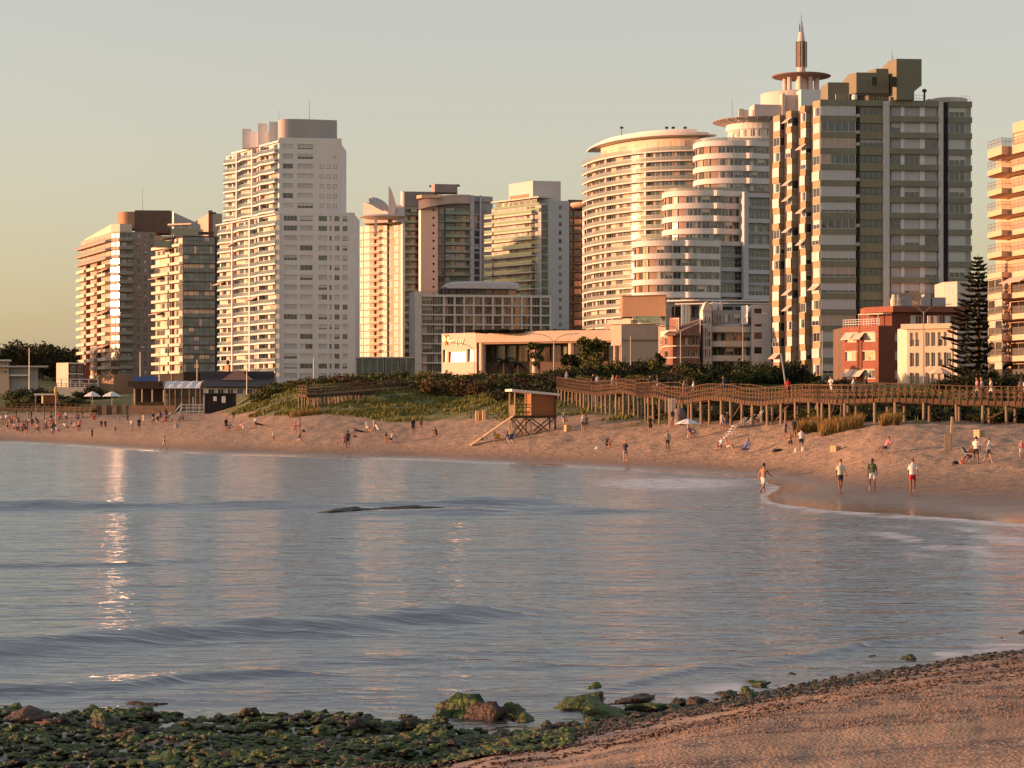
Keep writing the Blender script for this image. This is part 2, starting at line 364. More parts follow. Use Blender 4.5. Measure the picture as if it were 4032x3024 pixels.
# ------------------------------------------------------------------ sea
def _ridge(px, D, pts, amp, wf, wb):
    """A low breaking swell along a crest line given in columns and distances; steeper on the side towards the shore."""
    c = np.interp(px, [a for a, b in pts], [b for a, b in pts]); u = D - c + (fbm(px * 0.004, D * 0 + 3.1, 3, 7) - 0.5) * 1.2
    env = np.clip((px - pts[0][0]) / 200, 0, 1) * np.clip((pts[-1][0] - px) / 500, 0, 1)
    w = np.where(u < 0, wf, wb); return amp * env * np.exp(-(u / w) ** 2)
def _sea(p, d):
    X = (p - CX) / F * d; gzv = ground_np(p, d)
    dep = np.clip(-gzv / 0.5, 0, 1) ** 0.7
    z = np.zeros_like(d)
    rr = random.Random(3)
    for i in range(26):
        L = 0.45 * 1.11 ** i; a = radians(rr.uniform(-50, 50) + 88); ph = rr.uniform(0, 6.28)
        kk = 2 * pi / L; A = 0.0022 * L ** 0.60
        fade = np.clip(L / (d * 0.0085), 0, 1) ** 2
        z += A * fade * np.sin(kk * (cos(a) * X + sin(a) * d) + ph + 2.5 * fbm(X * 0.08, d * 0.05, 2, 90 + i))
    z *= 0.4 + 1.1 * fbm(X * 0.05, d * 0.035, 3, 71)
    z += _ridge(p, d, [(-600, 37.2), (0, 39.4), (900, 42.3), (1800, 46.2), (2300, 47.5)], 0.27, 1.35, 2.2) * (0.55 + 0.75 * fbm(X * 0.5, d * 0.5, 3, 19))
    z += _ridge(p, d, [(-600, 97), (900, 99), (1900, 102), (2500, 104)], 0.42, 2.2, 3.0) * (0.3 + 0.9 * fbm(p * 0.003, d * 0, 3, 17))
    z += _ridge(p, d, [(1300, 92), (2200, 93.5), (2900, 95)], 0.28, 1.8, 2.4) * (0.4 + 0.9 * fbm(X * 0.2, d * 0.3, 3, 23))
    z += _ridge(p, d, [(-600, 61), (500, 62), (1200, 64)], 0.08, 0.6, 1.6)
    z += _ridge(p, d, [(-600, 33.3), (400, 34.3), (1600, 37)], 0.09, 0.4, 1.0)
    z += _ridge(p, d, [(2300, 33.6), (3000, 37.6), (3900, 43)], 0.11, 0.35, 0.9)
    z = z * dep
    # foam: swash edge and broken patches
    edge = np.exp(-((gzv + 0.04) / 0.06) ** 2) * (d > 60)
    n1 = fbm(X * 0.9, d * 0.5, 4, 81)
    foam = edge * np.clip((n1 - 0.36) / 0.12, 0, 1) * 1.0
    sw = np.exp(-((p - 2640) / 290) ** 2 - ((d - 133) / 11.0) ** 2)
    foam = np.maximum(foam, np.clip(sw * 2.2 - (1 - n1) * 0.8, 0, 1))
    ed2 = np.exp(-((gzv + 0.05) / 0.05) ** 2) * (d < 60) * (p > 1700)
    foam = np.maximum(foam, ed2 * np.clip((n1 - 0.52) / 0.1, 0, 1) * 0.9)
    fr = np.exp(-((p - 3780) / 330) ** 2 - ((d - 74) / 8.0) ** 2)
    foam = np.maximum(foam, np.clip(fr * (n1 - 0.44) * 6, 0, 0.85))
    shallow = np.exp(gzv / 0.10)
    return z + 0.004, {"foam": foam, "shallow": np.clip(shallow, 0, 1)}
def sea_material():
    m = bpy.data.materials.new("sea_water"); nt, b = nodes_of(m); n, l = nt.nodes, nt.links
    geo = n.new("ShaderNodeNewGeometry")
    def noise(sc, det, vec):
        t = n.new("ShaderNodeTexNoise"); t.inputs["Scale"].default_value = sc; t.inputs["Detail"].default_value = det; l.new(vec, t.inputs["Vector"]); return t.outputs[0]
    mp = n.new("ShaderNodeMapping"); mp.inputs["Scale"].default_value = (0.42, 1.0, 1.0); l.new(geo.outputs["Position"], mp.inputs[0])
    def mm(op, x, y, z=None):
        q = n.new("ShaderNodeMath"); q.operation = op
        for i, v in enumerate((x, y) if z is None else (x, y, z)):
            if isinstance(v, (int, float)): q.inputs[i].default_value = v
            else: l.new(v, q.inputs[i])
        return q.outputs[0]
    def ridge(sc, det):
        v = mm('ABSOLUTE', mm('MULTIPLY_ADD', noise(sc, det, mp2.outputs[0]), 2.0, -1.0), 0.0); return mm('POWER', mm('SUBTRACT', 1.0, v), 8.0)
    mp2 = n.new("ShaderNodeMapping"); mp2.inputs["Scale"].default_value = (0.30, 1.0, 1.0); l.new(geo.outputs["Position"], mp2.inputs[0])
    sy = n.new("ShaderNodeSeparateXYZ"); l.new(geo.outputs["Position"], sy.inputs[0])
    hh = mm('MULTIPLY', noise(0.75, 7, mp.outputs[0]), 0.0045); hh = mm('MULTIPLY_ADD', noise(3.6, 6, mp.outputs[0]), 0.0014, hh)
    hh = mm('MULTIPLY_ADD', ridge(0.45, 4), 0.024, hh); hh = mm('MULTIPLY_ADD', ridge(4.5, 2), 0.003, hh); hh = mm('MULTIPLY_ADD', ridge(1.7, 3), 0.009, hh)
    hh = mm('MULTIPLY_ADD', sy.outputs[1], 0.075, hh)          # even tilt toward the camera, added so the water mirrors brighter sky
    bp = n.new("ShaderNodeBump"); bp.inputs["Strength"].default_value = 1.0; bp.inputs["Distance"].default_value = 1.0
    l.new(hh, bp.inputs["Height"]); l.new(bp.outputs[0], b.inputs["Normal"])
    a = n.new("ShaderNodeAttribute"); a.attribute_name = "shallow"
    mx = n.new("ShaderNodeMix"); mx.data_type = 'RGBA'; mx.inputs[6].default_value = (0.012, 0.028, 0.055, 1); mx.inputs[7].default_value = (0.10, 0.075, 0.05, 1)
    l.new(a.outputs["Fac"], mx.inputs[0]); l.new(mx.outputs[2], b.inputs["Base Color"])
    b.inputs["Roughness"].default_value = 0.05; b.inputs["IOR"].default_value = 3.0
    fo = n.new("ShaderNodeAttribute"); fo.attribute_name = "foam"
    fn = n.new("ShaderNodeMath"); fn.operation = 'MULTIPLY'
    fr = ramp(n, [(0.36, (0, 0, 0)), (0.52, (1, 1, 1))]); l.new(noise(2.6, 6, mp.outputs[0]), fr.inputs[0])
    l.new(fo.outputs["Fac"], fn.inputs[0]); l.new(fr.outputs[0], fn.inputs[1])
    df = n.new("ShaderNodeBsdfDiffuse"); df.inputs[0].default_value = (0.72, 0.70, 0.70, 1)
    ms = n.new("ShaderNodeMixShader"); l.new(fn.outputs[0], ms.inputs[0]); l.new(b.outputs[0], ms.inputs[1]); l.new(df.outputs[0], ms.inputs[2])
    l.new(ms.outputs[0], n["Material Output"].inputs[0]); return m
_pw = np.concatenate([np.linspace(-5600, -240, 40), np.linspace(-200, 4232, 560), np.linspace(4300, 7000, 20)])
_Dw = np.concatenate([np.geomspace(18, 120, 560)[:-1], np.geomspace(120, 345, 200)])
sea = structure(grid_obj("sea_water", _pw, _Dw, _sea, sea_material()))
# ------------------------------------------------------------------ building kit
WHITE = mat("white_render", (0.70, 0.675, 0.66), 0.8, 0.06, 0.25, streak=True)
CREAM = mat("cream_render", (0.66, 0.56, 0.44), 0.8, 0.08, 0.3, streak=True)
BEIGE = mat("beige_render", (0.46, 0.37, 0.30), 0.85, 0.08, 0.3, streak=True)
TAN = mat("tan_cladding", (0.36, 0.22, 0.14), 0.8, 0.08, 0.5, streak=True)
GREYP = mat("grey_render", (0.38, 0.37, 0.37), 0.85, 0.08, 0.3, streak=True)
LGREY = mat("pale_grey_render", (0.52, 0.51, 0.52), 0.85, 0.06, 0.3, streak=True)
OLIVE = mat("olive_panel", (0.215, 0.21, 0.16), 0.8, 0.12, 0.4, streak=True)
OLIVE2 = mat("olive_panel_green", (0.23, 0.22, 0.14), 0.8, 0.10, 0.4, streak=True)
OCHRE = mat("ochre_bay_panel", (0.34, 0.25, 0.145), 0.75, 0.14, 0.6, streak=True)
BROWN = mat("brown_render", (0.15, 0.10, 0.075), 0.85, 0.12, 0.3, streak=True)
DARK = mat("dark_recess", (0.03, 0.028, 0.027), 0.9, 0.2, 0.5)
FRAME = mat("white_frame", (0.70, 0.68, 0.65), 0.5, 0.05)
FRAME_D = mat("dark_frame", (0.06, 0.055, 0.05), 0.5, 0.1)
BLIND = mat("white_blind", (0.62, 0.60, 0.57), 0.8, 0.08, 1.5)
BLIND_B = mat("beige_blind", (0.50, 0.42, 0.33), 0.8, 0.10, 1.5)
CURT = mat("curtain", (0.42, 0.36, 0.30), 0.9, 0.2, 2.0)
AWN = mat("awning_cloth", (0.62, 0.47, 0.38), 0.85, 0.06)
STEEL = mat("grey_steel", (0.30, 0.30, 0.31), 0.45, 0.1, metal=0.6)
DSTEEL = mat("dark_steel", (0.07, 0.065, 0.06), 0.5, 0.1, metal=0.4)
GREENP = mat("green_parapet", (0.20, 0.25, 0.20), 0.6, 0.1)
G_STD = glass("window_glass", (0.030, 0.034, 0.038), 0.06, 1.9)
G_WARM = glass("window_glass_bronze", (0.07, 0.045, 0.032), 0.08, 1.8)
G_GOLD = glass("window_glass_coated", (0.06, 0.05, 0.03), 0.36, 1.5, 0.03); G_GOLD.node_tree.nodes["Principled BSDF"].inputs["Specular IOR Level"].default_value = 0.55
G_GLINT = glass("window_glass_glint", (0.04, 0.04, 0.035), 0.15, 1.5, 0.02); G_GLINT.node_tree.nodes["Principled BSDF"].inputs["Specular IOR Level"].default_value = 0.8
G_FLASH = glass("window_glass_flash", (0.05, 0.045, 0.03), 0.2, 1.5, 0.01); G_FLASH.node_tree.nodes["Principled BSDF"].inputs["Specular IOR Level"].default_value = 0.2
G_BLUE = glass("window_glass_blue", (0.055, 0.095, 0.125), 0.14, 2.0)
G_GREEN = glass("window_glass_green", (0.05, 0.075, 0.055), 0.10, 1.9)
R_BLUE = clear_glass("rail_glass_blue", (0.20, 0.26, 0.30), 0.62, 0.08)
R_CLEAR = clear_glass("rail_glass_clear", (0.45, 0.48, 0.44), 0.45, 0.08)
R_GREEN = clear_glass("rail_glass_green", (0.30, 0.42, 0.30), 0.6, 0.1)

def fr(A, B):
    d = B - A; L = d.length; d = d / L
    return d, Vector((d.y, -d.x)), L, atan2(d.y, d.x)
_wc = {}
class Unit: pass
def wmesh(w, h, nx, kind, fm, gm, bm, t=0.07, ny=1):
    """Window unit: frame bars and mullions, pane set back, optional blind / shutter / curtain."""
    w, h = round(w, 2), round(h, 2); key = (w, h, nx, kind, fm.name, gm.name, bm.name, t, ny)
    if key in _wc: return _wc[key]
    b, p, c = MB(), MB(), MB()
    b.box(0, w, 0, .09, 0, t); b.box(0, w, 0, .09, h - t, h); b.box(0, t, .003, .09, t, h - t); b.box(w - t, w, .003, .09, t, h - t)
    for i in range(1, nx): x = w * i / nx; b.box(x - t * .4, x + t * .4, .006, .09, t, h - t)
    for i in range(1, ny): z = h * i / ny; b.box(t, w - t, .009, .09, z - t * .4, z + t * .4)
    p.add([(t, .06, t), (w - t, .06, t), (w - t, .06, h - t), (t, .06, h - t)], [(0, 1, 2, 3)])
    if kind == 'half': c.box(t, w - t, .02, .05, h * .5, h - t)
    elif kind == 'shut': c.box(t, w - t, .02, .05, t, h - t)
    elif kind == 'most': c.box(t, w - t, .02, .05, h * .25, h - t)
    elif kind == 'left': c.box(t, w * .45, .035, .055, t, h - t)
    elif kind == 'sides': c.box(t, w * .3, .035, .055, t, h - t)
    u = Unit(); u.w = w; u.b, u.p, u.c, u.m = b, p, c, (fm, gm, bm); u.one = u.parts = None; u.bn = "blind" if kind in ('half', 'shut', 'most') else "curtain"; _wc[key] = u; return u
class Pick:
    """Draws a window state; keeps repeats on one facade from looking stamped."""
    def __init__(s, seed, wts, fm=FRAME, gm=G_STD, bms=(BLIND, CURT)): s.r = random.Random(seed); s.k = list(wts); s.w = list(wts.values()); s.f = fm; s.g = gm; s.b = bms
    def __call__(s, w, h, nx, ny=1, t=0.07):
        k = s.r.choices(s.k, s.w)[0]; return wmesh(w, h, nx, k, s.f, s.g, s.r.choice(s.b), t, ny)
def win(par, A, B, s, z, me, dep=0.0, name="window", tilt=0.0):
    d, n, L, th = fr(A, B); p = A + d * s - n * dep
    rot = (tilt, 0, th); big = me.w * F / A.y > 36
    if big:                                                     # large in view: frame, pane and blind are separate pieces
        if me.parts is None: me.parts = [me.b.mesh("window", me.m[0]), me.p.mesh("pane", me.m[1]), me.c.mesh(me.bn, me.m[2]) if me.c.f else None]
        o = put(me.parts[0], name, par, (p.x, p.y, z), th); o.rotation_euler = rot
        for q, nm in ((me.parts[1], "pane"), (me.parts[2], me.bn)):
            if q is not None: k = put(q, nm, o, (p.x, p.y, z), th); k.rotation_euler = rot
        return o
    if me.one is None:
        b = MB(); [b.add(x.v, x.f, i) for i, x in enumerate((me.b, me.p, me.c))]; me.one = b.mesh("window", list(me.m))
    o = put(me.one, name, par, (p.x, p.y, z), th); o.rotation_euler = rot; return o
def s_at(A, B, px):
    d, n, L, th = fr(A, B); k = kx(px); return (k * A.y - A.x) / (d.x - k * d.y)
def openwall(par, name, A, B, z0, z1, ops, m, dep=0.25):
    """Wall face with real openings (s0, s1, z0, z1) and reveals."""
    d, n, L, th = fr(A, B)
    S = sorted({0.0, L, *[round(o[0], 3) for o in ops], *[round(o[1], 3) for o in ops]}); Zs = sorted({z0, z1, *[round(o[2], 3) for o in ops], *[round(o[3], 3) for o in ops]})
    S = [x for x in S if 0 <= x <= L]; Zs = [x for x in Zs if z0 <= x <= z1]
    b = MB(); P = lambda s, z, q=0.0: (A.x + d.x * s - n.x * q, A.y + d.y * s - n.y * q, z)
    for i in range(len(S) - 1):
        cs = (S[i] + S[i + 1]) / 2; cand = [o for o in ops if o[0] <= cs <= o[1]]; j = 0
        run = None
        for j in range(len(Zs) - 1):
            cz = (Zs[j] + Zs[j + 1]) / 2; hole = any(o[2] <= cz <= o[3] for o in cand)
            if not hole and run is None: run = Zs[j]
            if (hole or j == len(Zs) - 2) and run is not None:
                top = Zs[j] if hole else Zs[j + 1]
                b.add([P(S[i], run), P(S[i + 1], run), P(S[i + 1], top), P(S[i], top)], [(0, 1, 2, 3)]); run = None
    for s0, s1, a, c in ops:
        b.add([P(s0, a), P(s1, a), P(s1, c), P(s0, c), P(s0, a, dep), P(s1, a, dep), P(s1, c, dep), P(s0, c, dep)], [(0, 4, 5, 1), (1, 5, 6, 2), (2, 6, 7, 3), (3, 7, 4, 0)])
    b.add([P(0, z1), P(L, z1), P(L, z1, .3), P(0, z1, .3)], [(0, 1, 2, 3)])
    return b.build(name, m, par)
def ribbon(path, oi, oo, z0, z1, b=None, mi=0):
    """Solid strip along a plan path, between outward offsets oi and oo (numbers or lists)."""
    b = b or MB(); n = len(path); N = []
    for i in range(n):
        t = (path[min(i + 1, n - 1)] - path[max(i - 1, 0)]).normalized(); N.append(Vector((t.y, -t.x)))
    I = oi if isinstance(oi, list) else [oi] * n; O = oo if isinstance(oo, list) else [oo] * n
    vs = []
    for i in range(n):
        a, c = path[i] + N[i] * I[i], path[i] + N[i] * O[i]
        vs += [(a.x, a.y, z0), (c.x, c.y, z0), (c.x, c.y, z1), (a.x, a.y, z1)]
    fs = []
    for i in range(n - 1):
        o, q = i * 4, i * 4 + 4
        fs += [(o + 1, q + 1, q + 2, o + 2), (o + 2, q + 2, q + 3, o + 3), (o + 3, q + 3, q, o), (o, q, q + 1, o + 1)]
    fs += [(0, 1, 2, 3), (4 * n - 1, 4 * n - 2, 4 * n - 3, 4 * n - 4)]
    b.add(vs, fs, mi); return b
def spline(pts, n):
    """Catmull-Rom through plan points, n samples evenly by length."""
    P = [pts[0] * 2 - pts[1]] + list(pts) + [pts[-1] * 2 - pts[-2]]; out = []
    for i in range(1, len(P) - 2):
        for j in range(12):
            t = j / 12; a, b_, c, d = P[i - 1], P[i], P[i + 1], P[i + 2]
            out.append(0.5 * ((2 * b_) + (c - a) * t + (2 * a - 5 * b_ + 4 * c - d) * t * t + (3 * b_ - a - 3 * c + d) * t ** 3))
    out.append(pts[-1]); return resample(out, n)
def resample(p, n):
    ln = [0.0]
    for i in range(1, len(p)): ln.append(ln[-1] + (p[i] - p[i - 1]).length)
    res, j = [], 0
    for i in range(n):
        s = ln[-1] * i / (n - 1)
        while j < len(ln) - 2 and ln[j + 1] < s: j += 1
        t = (s - ln[j]) / max(1e-9, ln[j + 1] - ln[j]); res.append(p[j].lerp(p[j + 1], t))
    return res
def plen(p): return sum((p[i + 1] - p[i]).length for i in range(len(p) - 1))
def sub(p, a, b, n=8):
    """Stretch of a path between fractions a and b."""
    q = resample(p, 241); return resample(q[int(round(a * 240)):int(round(b * 240)) + 1], n)
def core(par, pts, z0, z1, m, name="wall"): return MB().prism([tuple(p) for p in pts], z0, z1).build(name, m, par)
def balcony(par, path, zf, out, th=0.28, sm=WHITE, rm=R_CLEAR, rh=1.0, oi=-0.3, lip=0.0, posts=False):
    """Slab edge and balustrade of one storey."""
    ribbon(path, oi, out, zf - th, zf + lip).build("balcony_slab", sm, par)
    if rm is None: return
    oo = [o - .14 for o in out] if isinstance(out, list) else out - .14; o2 = [o - .09 for o in out] if isinstance(out, list) else out - .09
    b = ribbon(path, oo, o2, zf + lip + .04, zf + lip + rh - .05)
    ribbon(path, [o - .02 for o in oo] if isinstance(oo, list) else oo - .02, [o + .02 for o in o2] if isinstance(o2, list) else o2 + .02, zf + lip + rh - .05, zf + lip + rh, b, 1)
    b.build("railing", [rm, STEEL], par)
def openings_face(par, A, B, z0, zt, floors, cols, m, pick, dep=0.22, name="wall", wname="window", sill=False):
    """floors: list of (z bottom, z top); cols: (px0, px1, panes)."""
    ops, ws = [], []
    d, n, L, th = fr(A, B)
    for (a, c) in floors:
        for (p0, p1, nx) in cols:
            s0, s1 = s_at(A, B, p0), s_at(A, B, p1); ops.append((s0, s1, a, c)); ws.append((s0, a, s1 - s0, c - a, nx))
    w = openwall(par, name, A, B, z0, zt, ops, m, dep + 0.08)
    for s0, a, ww, hh, nx in ws: win(par, A, B, s0, a, pick(ww, hh, nx), dep, wname)
    return w
def poly_back(A, C, B, depth=14):
    """Footprint behind two faces A-C-B."""
    bk = Vector((0, depth)); return [A, C, B, B + bk, A + bk]
def inset(A, B, q):
    d, n, L, th = fr(A, B); return A - n * q, B - n * q
def antenna(par, px, D, z, h, r=0.06): 
    p = Pt(px, D); MB().tube([(p.x, p.y, z), (p.x, p.y, z + h)], [r, r * .5], 5).build("antenna", DSTEEL, par)
def roofbox(par, name, px0, px1, D, z0, z1, m, ang=8, dep=6, left=None):
    A = Pt(px0, D) if left is None else Pt(left, D); 
    A = Pt(px0, D); B = onray(A, radians(ang), px1); n = Vector((-sin(radians(ang)), cos(radians(ang))))
    return MB().prism([tuple(A), tuple(B), tuple(B + n * dep), tuple(A + n * dep)], z0, z1).build(name, m, par)
# ------------------------------------------------------------------ towers, far left to right
ZB = 6.0
def tower_far_left():
    D = 719; fh = 2.8
    C2 = Pt(472, D); C1 = onray(C2, radians(180 - 38), 437); A = onray(C1, radians(180 - 66), 318); B = onray(C2, radians(9), 608)
    t = thing("apartment_tower", "brown and pink tower at the far left with a corner column of glinting windows", "tower", (C2.x, C2.y, ZB))
    zt = Zp(912, D); nfl = 17; fl = [zt - fh * (i + 1) for i in range(nfl)]
    mb = mat("pinkish_brown_render", (0.44, 0.33, 0.27), 0.85, 0.08, 0.3, streak=True)
    mg = mat("taupe_render", (0.30, 0.245, 0.215), 0.85, 0.08, 0.3, streak=True)
    ic = inset(C2, B, .35)
    core(t, [A, C1, C2 + Vector((0, .35)), ic[1], B + Vector((0, 18)), A + Vector((0, 14))], ZB, zt, mb, "core_wall")
    pk = Pick(1, {'glass': 5, 'half': 2, 'shut': 2, 'left': 1}, FRAME_D, G_STD, (BLIND_B, BLIND))
    openings_face(t, C2, B, ZB, zt, [(z + .75, z + 2.2) for z in fl], [(478, 498, 2), (502, 520, 2), (541, 552, 1), (566, 578, 1), (590, 603, 1)], mg, pk)
    fl_b = [C2, onray(C2, radians(9), 524)]
    for z in fl: balcony(t, fl_b, z, 1.2, .3, mg, R_CLEAR, 1.0, 0.0)
    # glinting corner bay: panes set in a shallow frame, one band of glass per storey
    L = (C2 - C1).length
    for i, z in enumerate(fl):
        for j in range(2):
            me = wmesh(L / 2 - .1, 1.7, 1, 'glass', FRAME_D, G_GLINT if 3 <= i <= 9 else G_GOLD, BLIND)
            win(t, C1, C2, .05 + j * L / 2, z + .7, me, -.12, "corner_window", radians(R.uniform(-.35, .35) - (0.55 if i > 6 else 0.15)))
        ribbon([C1, C2], 0, .35, z - .25, z + .45).build("balcony_slab", mb, t)
    # sunlit side: wrap-round terraces above, three stacks of small balconies below
    pd = Pick(2, {'glass': 4, 'shut': 2, 'left': 2, 'half': 2}, FRAME, G_STD, (BLIND_B, CURT))
    side = [A, C1]; LA = (C1 - A).length
    for i, z in enumerate(fl):
        if i < 3: balcony(t, side, z, 1.9, .45, mb, R_CLEAR, .9, 0)
        else:
            for a, b in ((.0, .27), (.36, .62), (.72, .97)):
                p = sub(side, a, b, 2); balcony(t, p, z, 1.7, .25, CREAM, None, 0, 0, lip=.75)
        for a in (.04, .2, .36, .52, .68, .84):
            win(t, A, C1, a * LA, z + .05, pd(LA * .13, 2.2, 2), -.05, "balcony_door")
    for f in (.31, .67): ribbon(sub(side, f - .012, f + .012, 2), 0, 1.3, ZB, zt - 3 * fh).build("fin_wall", BROWN, t)
    MB().prism([tuple(p) for p in (A + Vector((1, 1)), C1, C2, Pt(520, D + 2), Pt(520, D + 14), A + Vector((3, 12)))], zt, [zt + .8, zt + 2.6, zt + 2.6, zt + 2.6, zt + 2.6, zt + .8]).build("roof", CREAM, t)
    z1, z2 = zt + 1.2, Zp(823, D)
    q = [Pt(461, D + 10), Pt(470, D + 6), Pt(490, D + 4), Pt(530, D + 4)]
    ribbon(spline(q, 14), -6, 0, z1, z2 - .5).build("penthouse_drum", TAN, t)
    roofbox(t, "penthouse", 531, 674, D + 4, z1 - 1.3, z2, BROWN, 6, 9)
    antenna(t, 562, D + 8, z2, 8)
    core(t, [Pt(390, D - 8), Pt(448, D - 14), Pt(560, D - 12), Pt(560, D), Pt(390, D)], ZB, Zp(1477, D), TAN, "podium")
    for z in (4, 9, 13):
        p = sub(side, .7, .96, 2); d, n, L_, th = fr(*p); zz = fl[z] + 2.5
        a, b = p[0], p[1]; o = n * 2.6
        MB().add([(a.x, a.y, zz), (b.x, b.y, zz), (b.x + o.x, b.y + o.y, zz - 1.3), (a.x + o.x, a.y + o.y, zz - 1.3), (a.x, a.y, zz - .06), (b.x, b.y, zz - .06), (b.x + o.x, b.y + o.y, zz - 1.36), (a.x + o.x, a.y + o.y, zz - 1.36)],
                 [(3, 2, 1, 0), (4, 5, 6, 7), (0, 1, 5, 4), (1, 2, 6, 5), (2, 3, 7, 6), (3, 0, 4, 7)]).build("awning", AWN, t)
tower_far_left()

def tower_blue_glass():
    D = 676; fh = 2.8
    C = Pt(722, D); A = onray(C, radians(180 - 58), 610); B = onray(C, radians(9), 846)
    t = thing("apartment_tower", "slim tower with cream lit balconies and a dark blue glass face, second from left", "tower", (C.x, C.y, ZB))
    zt = Zp(930, D); fl = [zt - fh * (i + 1) for i in range(15)]
    ic = inset(C, B, .2)
    core(t, [A, ic[0], ic[1], B + Vector((0, 14)), A + Vector((0, 12))], ZB, zt + .2, DARK, "core_wall")
    side = [A, C]; L = (C - A).length; sm = s_at(A, C, 678) / L
    pd = Pick(5, {'shut': 4, 'glass': 2, 'left': 2, 'sides': 2}, FRAME, G_STD, (BLIND_B, CREAM, BLIND))
    for i, z in enumerate(fl):
        for a, b in ((.0, sm - .03), (sm + .03, .99)):
            balcony(t, sub(side, a, b, 2), z, 1.3, .3, CREAM, None, 0, 0, lip=.55)
        for a, w in ((.03, .16), (.2, .16), (.37, .16), (.70, .13), (.84, .13)):
            win(t, A, C, a * L, z + .02, pd(L * w, 2.3, 2), -.05, "balcony_door")
    for i in (1, 4, 8):
        p = sub(side, .02 + .3 * (i % 2), .3 + .3 * (i % 2), 2); d, n, L_, th = fr(*p); zz = fl[i] + 2.5; a, b = p; o = n * 2.6
        MB().prism([tuple(a), tuple(b), tuple(b + o), tuple(a + o)], [zz - .1, zz - .1, zz - .9, zz - .9], [zz, zz, zz - .8, zz - .8]).build("awning", AWN, t)
    ribbon(sub(side, sm - .022, sm + .022, 2), -.1, .25, ZB, zt + 1.5).build("fin_wall", BROWN, t)
    # blue glass face, pale blinds drawn on some storeys
    pg = Pick(6, {'glass': 8, 'left': 1, 'half': .6}, FRAME_D, G_BLUE, (BLIND_B, GREYP))
    py = Pick(7, {'half': 2, 'glass': 1}, FRAME_D, G_BLUE, (CURT, BLIND_B))
    LB = (B - C).length; nb = 6; w = LB / nb
    for i, z in enumerate(fl):
        ribbon([C, B], -.15, .12, z - .12, z + .12).build("floor_band", FRAME_D, t)
        for j in range(nb):
            P = py if i in (3, 6, 8, 13) else pg
            win(t, C, B, j * w, z + .14, P(w - .02, fh - .3, 2, 2), .12)
    for p0, p1, y0, y1, dd in ((612, 680, 948, 972, 4), (674, 782, 900, 921, 0), (782, 842, 912, 921, 4)):
        roofbox(t, "parapet", p0, p1, D + dd, Zp(y1 + 3, D + dd), Zp(y0, D + dd), GREENP if p1 < 800 else FRAME_D, 9, .4)
    roofbox(t, "roof", 612, 846, D + 5, zt, zt + .5, GREYP, 9, 9)
    MB().prism([tuple(Pt(660, D + 6)), tuple(Pt(752, D + 3)), tuple(Pt(752, D + 8)), tuple(Pt(660, D + 12))], Zp(886, D + 5), Zp(880, D + 5)).build("terrace_canopy", CREAM, t)
    for px in (676, 712, 748): p = Pt(px, D + 5); MB().box(p.x - .12, p.x + .12, p.y - .12, p.y + .12, zt, Zp(887, D + 5)).build("canopy_post", CREAM, t)
    # sloping white lift-tower wedge
    a, b = Pt(684, D + 14), Pt(781, D + 16); z0 = zt
    MB().prism([tuple(a), tuple(b), tuple(b + Vector((0, 5))), tuple(a + Vector((0, 5)))], z0, [Zp(836, D + 14), Zp(880, D + 16), Zp(880, D + 16), Zp(836, D + 14)]).build("stair_tower", GREYP, t)
    MB().prism([tuple(Pt(678, D + 15)), tuple(Pt(684, D + 13.8)), tuple(Pt(684, D + 19)), tuple(Pt(678, D + 19))], z0, Zp(834, D + 14)).build("stair_tower_end", WHITE, t)
tower_blue_glass()

t = thing("apartment_tower", "pinkish tower top with a chimney showing between the blue glass and white towers", "tower", (*Pt(820, 720), ZB))
core(t, [Pt(768, 726), Pt(826, 716), Pt(875, 720), Pt(875, 734), Pt(768, 740)], ZB, [Zp(866, 720), Zp(842, 720), Zp(842, 720), Zp(842, 720), Zp(866, 720)], mat("pink_render", (0.55, 0.40, 0.32), 0.85, .06, .3))
MB().box(*(lambda p: (p.x - .6, p.x + .6, p.y - .6, p.y + .6))(Pt(829, 712)), ZB, Zp(829, 712)).build("chimney", BROWN, t)
MB().box(*(lambda p: (p.x - .6, p.x + 1, p.y - .6, p.y + .6))(Pt(838, 711)), Zp(842, 711), Zp(836, 711)).build("floodlight", DSTEEL, t)

